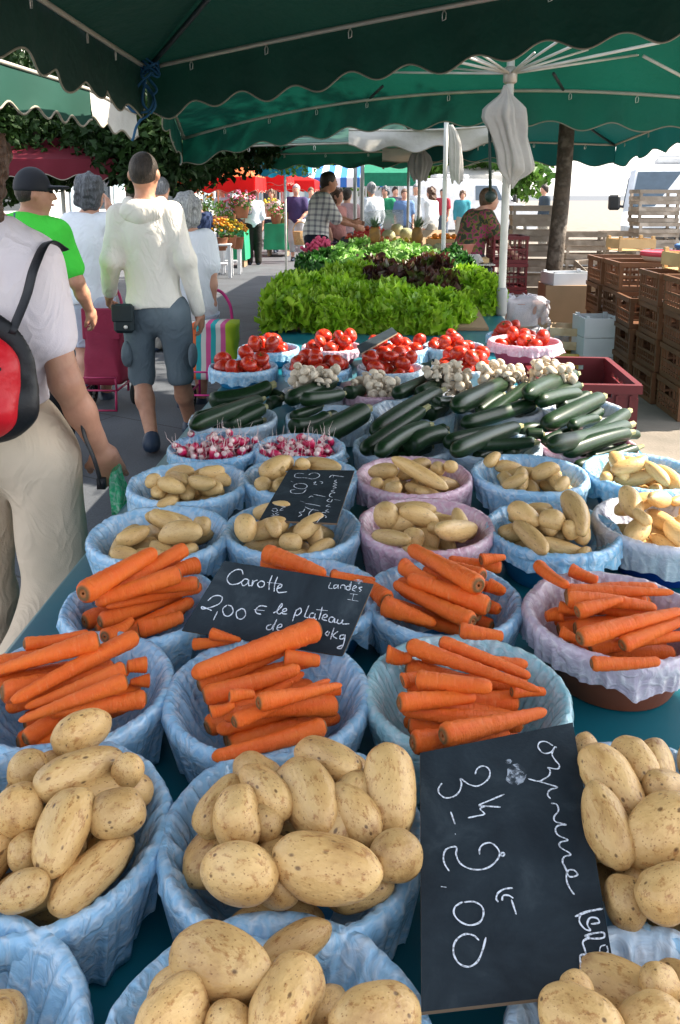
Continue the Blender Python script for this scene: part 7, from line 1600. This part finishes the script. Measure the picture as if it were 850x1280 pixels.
# clear plastic hood, boxes, basin, scale
g=MB(); pr=[]; 
CLR=mat('plastic_clear',(.75,.8,.82),.1,spec=.8,transp=.65)
p=gpos(476,11.6); rows=[]
for u in np.linspace(0,PI,14): rows.append([(x_,.0-.28*math.cos(u),.05+.25*math.sin(u)) for x_ in np.linspace(-.28,.28,8)])
V,Fc=grid_mesh(np.array(rows)); o=link('display_hood',mesh_np('display_hood',V,Fc,True,[CLR])); o.location=(p[0],11.6,zt(11.6)+.02); tag(o,'clear domed plastic hood at the back of the fruit display','hood')
t3=empty('side_table',(*gpos(573,8.2)[:2],0),0,'small packing table with scales left of the vendor','table'); g=MB(); g.box((0,0,.86),(.42,.5,.04)); g.build('tabletop',WOODY,t3)
for sx in(-1,1):
    for sy in(-1,1): g=MB(); g.box((sx*.18,sy*.22,.42),(.04,.04,.84)); g.build('leg',MATS['legwood'],t3)
p=gpos(566,8.15); g=MB(); g.lathe([(.001,.0),(.11,.0),(.12,.01),(.155,.12),(.165,.125),(.165,.13),(.148,.125),(.112,.015),(.001,.012)],28,sx=1,sy=.75); tag(g.build('basin',mat('basin_pink',(.62,.26,.20),.45),None,True,(p[0],8.15,.885)),'pink plastic basin on the packing table before the vendor','basin')
p=gpos(590,8.05); root=empty('weighing_scale',(p[0],8.05,.62),0,'dark weighing scale with a blue sticker before the vendor','scale'); g=MB(); g.box((0,0,.09),(.24,.26,.18),bev=.02); g.build('housing',mat('scale_dark',(.03,.035,.04),.4),root); g=MB(); g.box((.0,0,.20),(.28,.28,.015),bev=.004); g.build('pan',HOOK,root); g=MB(); g.box((0,-.135,.10),(.09,.006,.07)); g.build('sticker',mat('sticker_blue',(.03,.25,.6),.5),root)
g=MB(); g.box((0,0,.31),(.3,.35,.62)); tag(g.build('cardboard_box',MATS['card_brown'],None,False,(p[0],8.05,0)),'tall carton under the weighing scale','box')
# vegetables at the back edge of the salads: radish bunch, bunched carrots, garlic, leeks
def W_at(px,py,Y): return ony(px,py,Y)
for i,(px,py) in enumerate([(393,306),(401,303),(409,305),(398,310),(388,312)]):
    p=ony(px,py,7.75); g=MB(); r=np.random.RandomState(i)
    for k in range(22): c=r.normal(size=3)*np.array([.034,.034,.024]); g.ell(c,(.019,.019,.019),8,5)
    tag(g.build('radish_bunch',PRDM,None,True,p),f'{ORD[[1,3,4,2,0][i]]} bunch of pink radishes from the left behind the salads','radish bunch','radish bunches behind the salads')
for i in range(7):
    a=ony(372+i*3,338-i*1.5,6.9); b_=ony(392+i*2.2,329+i*1.2,7.0); put=put_axis('carrot',CAR[i%9],a,b_,.01,.022,i); tag(put,'thin bunched carrot lying at the back left of the salads','carrot','bunched carrots behind the salads')
GAR=mat('garlic_skin',(.72,.66,.56),.6,(.62,.52,.44),10)
gm=MB(); gm.lathe([(.001,-.6),(.6,-.55),(.95,-.2),(1,.1),(.75,.5),(.3,.8),(.15,1.3),(.001,1.35)],14); GM=mesh_np('garlic',np.concatenate(gm.v),gm.f,True,[GAR])
for i,(px,py) in enumerate([(470,322),(478,318),(486,324),(492,318),(497,326),(481,328),(489,330),(474,327),(500,320)]):
    p=ony(px,py,6.95); o=link('garlic',GM); o.location=p; o.scale=(.032,)*3; o.rotation_euler=(i,.4*i,i); tag(o,f'{ORD[[0,2,4,6,7,3,5,1,8][i]]} white garlic bulb from the left behind the salads','garlic','garlic bulbs behind the salads')
LEK=mat('leek_green',(.06,.20,.05),.5,(.10,.28,.08),6)
for i in range(5):
    a=ony(538+i*2,322+i*3,6.9); b_=ony(582+i,318+i*3,6.8); g=MB(); g.tube([a*(1-u)+b_*u+np.array([0,0,.02*math.sin(u*3)]) for u in np.linspace(0,1,8)],[.014,.02,.024,.026,.026,.024,.018,.006],8,flat=.6); tag(g.build('leek',LEK,None,True),'long green leek lying at the back right of the salads','leek','leeks behind the salads')
# ------------------------------------------------------------------ flower stall on the left of the street
GCL=mat('cloth_green',(.01,.27,.12),.7,(.01,.22,.10),4)
def cloth_table(px0,px1,Y,dp,h,label):
    a=gpos(px0,Y)[0]; b_=gpos(px1,Y)[0]; w=b_-a; n=80; th=np.arange(n)*2*PI/n; sq=lambda v,h_:np.sign(v)*np.minimum(1,np.abs(v)*1.5)*h_; rows=[]
    for u,z in ((0,h),(1,h),(1.0,h-.01),(1.02,h-.2),(1.05,h-.4),(1.07,h-.62)):
        f=u if u<=1 else 1+(u-1)*(1+.8*np.sin(th*9)); rows.append(np.stack([sq(np.cos(th),w/2)*f*np.ones(n),sq(np.sin(th),dp/2)*f,np.full(n,z)],1))
    P=np.array(rows); V,Fc=wrapgrid(P); root=empty('cloth_table',((a+b_)/2,Y+dp/2,0),0,label,'table','green cloth tables of the flower stall'); link('cloth',mesh_np('cloth',V,Fc,True,[GCL]),root)
    for sx in(-1,1): g=MB(); g.box((sx*w*.38,0,h/2-.01),(.05,dp*.6,h-.03)); g.build('leg',MATS['legwood'],root)
cloth_table(284,312,16.5,.7,.78,'green clothed table under the pink bouquets')
cloth_table(336,364,19.5,.8,.80,'green clothed table right of the woman in white and black')
FLM={k:mat('petal_'+k,c,.6,transl=.3) for k,c in [('orange',(.85,.38,.02)),('pink',(.75,.22,.35)),('yellow',(.8,.62,.05)),('white',(.8,.8,.78)),('red',(.6,.03,.04))]}
def flowers(px,py,Y,rad,col,nf,label,pot=True,h=.18):
    p=ony(px,py,Y); root=empty('potted_flowers',(p[0],Y,p[2]),0,label,'flowers','flowers and plants of the flower stall')
    leaf_crown('foliage',[((0,0,0),rad)],1500 if rad<.3 else 900,.07,LEAF,root,int(px),(0,0,0))
    if nf:
        r=np.random.RandomState(int(px+py)); g=MB()
        for k in range(nf):
            v=r.normal(size=3); v[2]=abs(v[2]); v/=np.linalg.norm(v); g.ell(v*rad*r.uniform(.85,1.15)*np.array([1,1,.85]),(.03,.03,.022),7,4)
        g.build('blossoms',FLM[col],root,True)
    g=MB(); g.lathe([(.001,-rad*.7-h),(rad*.42,-rad*.7-h),(rad*.6,-rad*.5),(rad*.62,-rad*.48),(.001,-rad*.5)],18); g.build('pot',mat('pot_terracotta',(.36,.14,.07),.8),root,True)
fl=[(275,289,14.6,.24,'orange',40,'orange flowering plant low on the white stand'),(287,287,14.8,.22,'yellow',40,'yellow flowering plant beside the orange one'),(297,290,15.2,.2,'orange',30,'small orange flowering plant by the green cloth'),(262,262,16,.26,'pink',0,'green leafy pot plant behind the stooping woman'),(276,263,16.4,.24,'pink',0,'second green leafy pot plant on the flower stall'),(287,262,16.8,.22,'pink',30,'pink flowering plant on the flower stall'),(302,250,16.6,.27,'pink',45,'large pink bouquet standing above the green cloth'),(345,262,19.6,.24,'white',30,'white flowers right of the woman in white'),(354,268,19.8,.22,'pink',25,'pale pink flowers on the right green cloth'),(360,262,20.4,.25,'red',25,'red flowers at the right of the flower stall'),(338,255,20.6,.2,'yellow',20,'yellow flowers behind the red parasol pole'),(250,250,17.5,.3,'yellow',40,'tall yellow flowers by the far left of the stall'),(246,262,17,.25,'pink',0,'green pot plant at the far left of the stall')]
for a in fl: flowers(*a)
# white stands under the plants
WPL=mat('plastic_white',(.72,.73,.75),.5)
def stand(px,Y,w,h,label,d=.5):
    p=gpos(px,Y); root=empty('plant_stand',(p[0],Y,0),.1,label,'stand','white stands of the flower stall'); g=MB(); g.box((0,0,h),(w,d,.04),bev=.01); g.build('top',WPL,root)
    for sx in(-1,1):
        for sy in(-1,1): g=MB(); g.box((sx*(w/2-.04),sy*(d/2-.04),h/2-.01),(.06,.06,h-.03)); g.build('leg',WPL,root)
    g=MB(); g.box((0,0,h*.4),(w-.16,d-.16,.03)); g.build('shelf',WPL,root)
stand(280,14.7,.55,.60,'white plastic stand carrying the orange flowers'); stand(296,15.3,.4,.60,'small white stand beside the green cloth',.4); stand(268,16.2,.9,.92,'long white stand behind the stooping woman'); stand(250,17.2,.7,.85,'white stand at the far left of the flower stall'); stand(349,20.6,1.0,.9,'white stand behind the right green cloth')
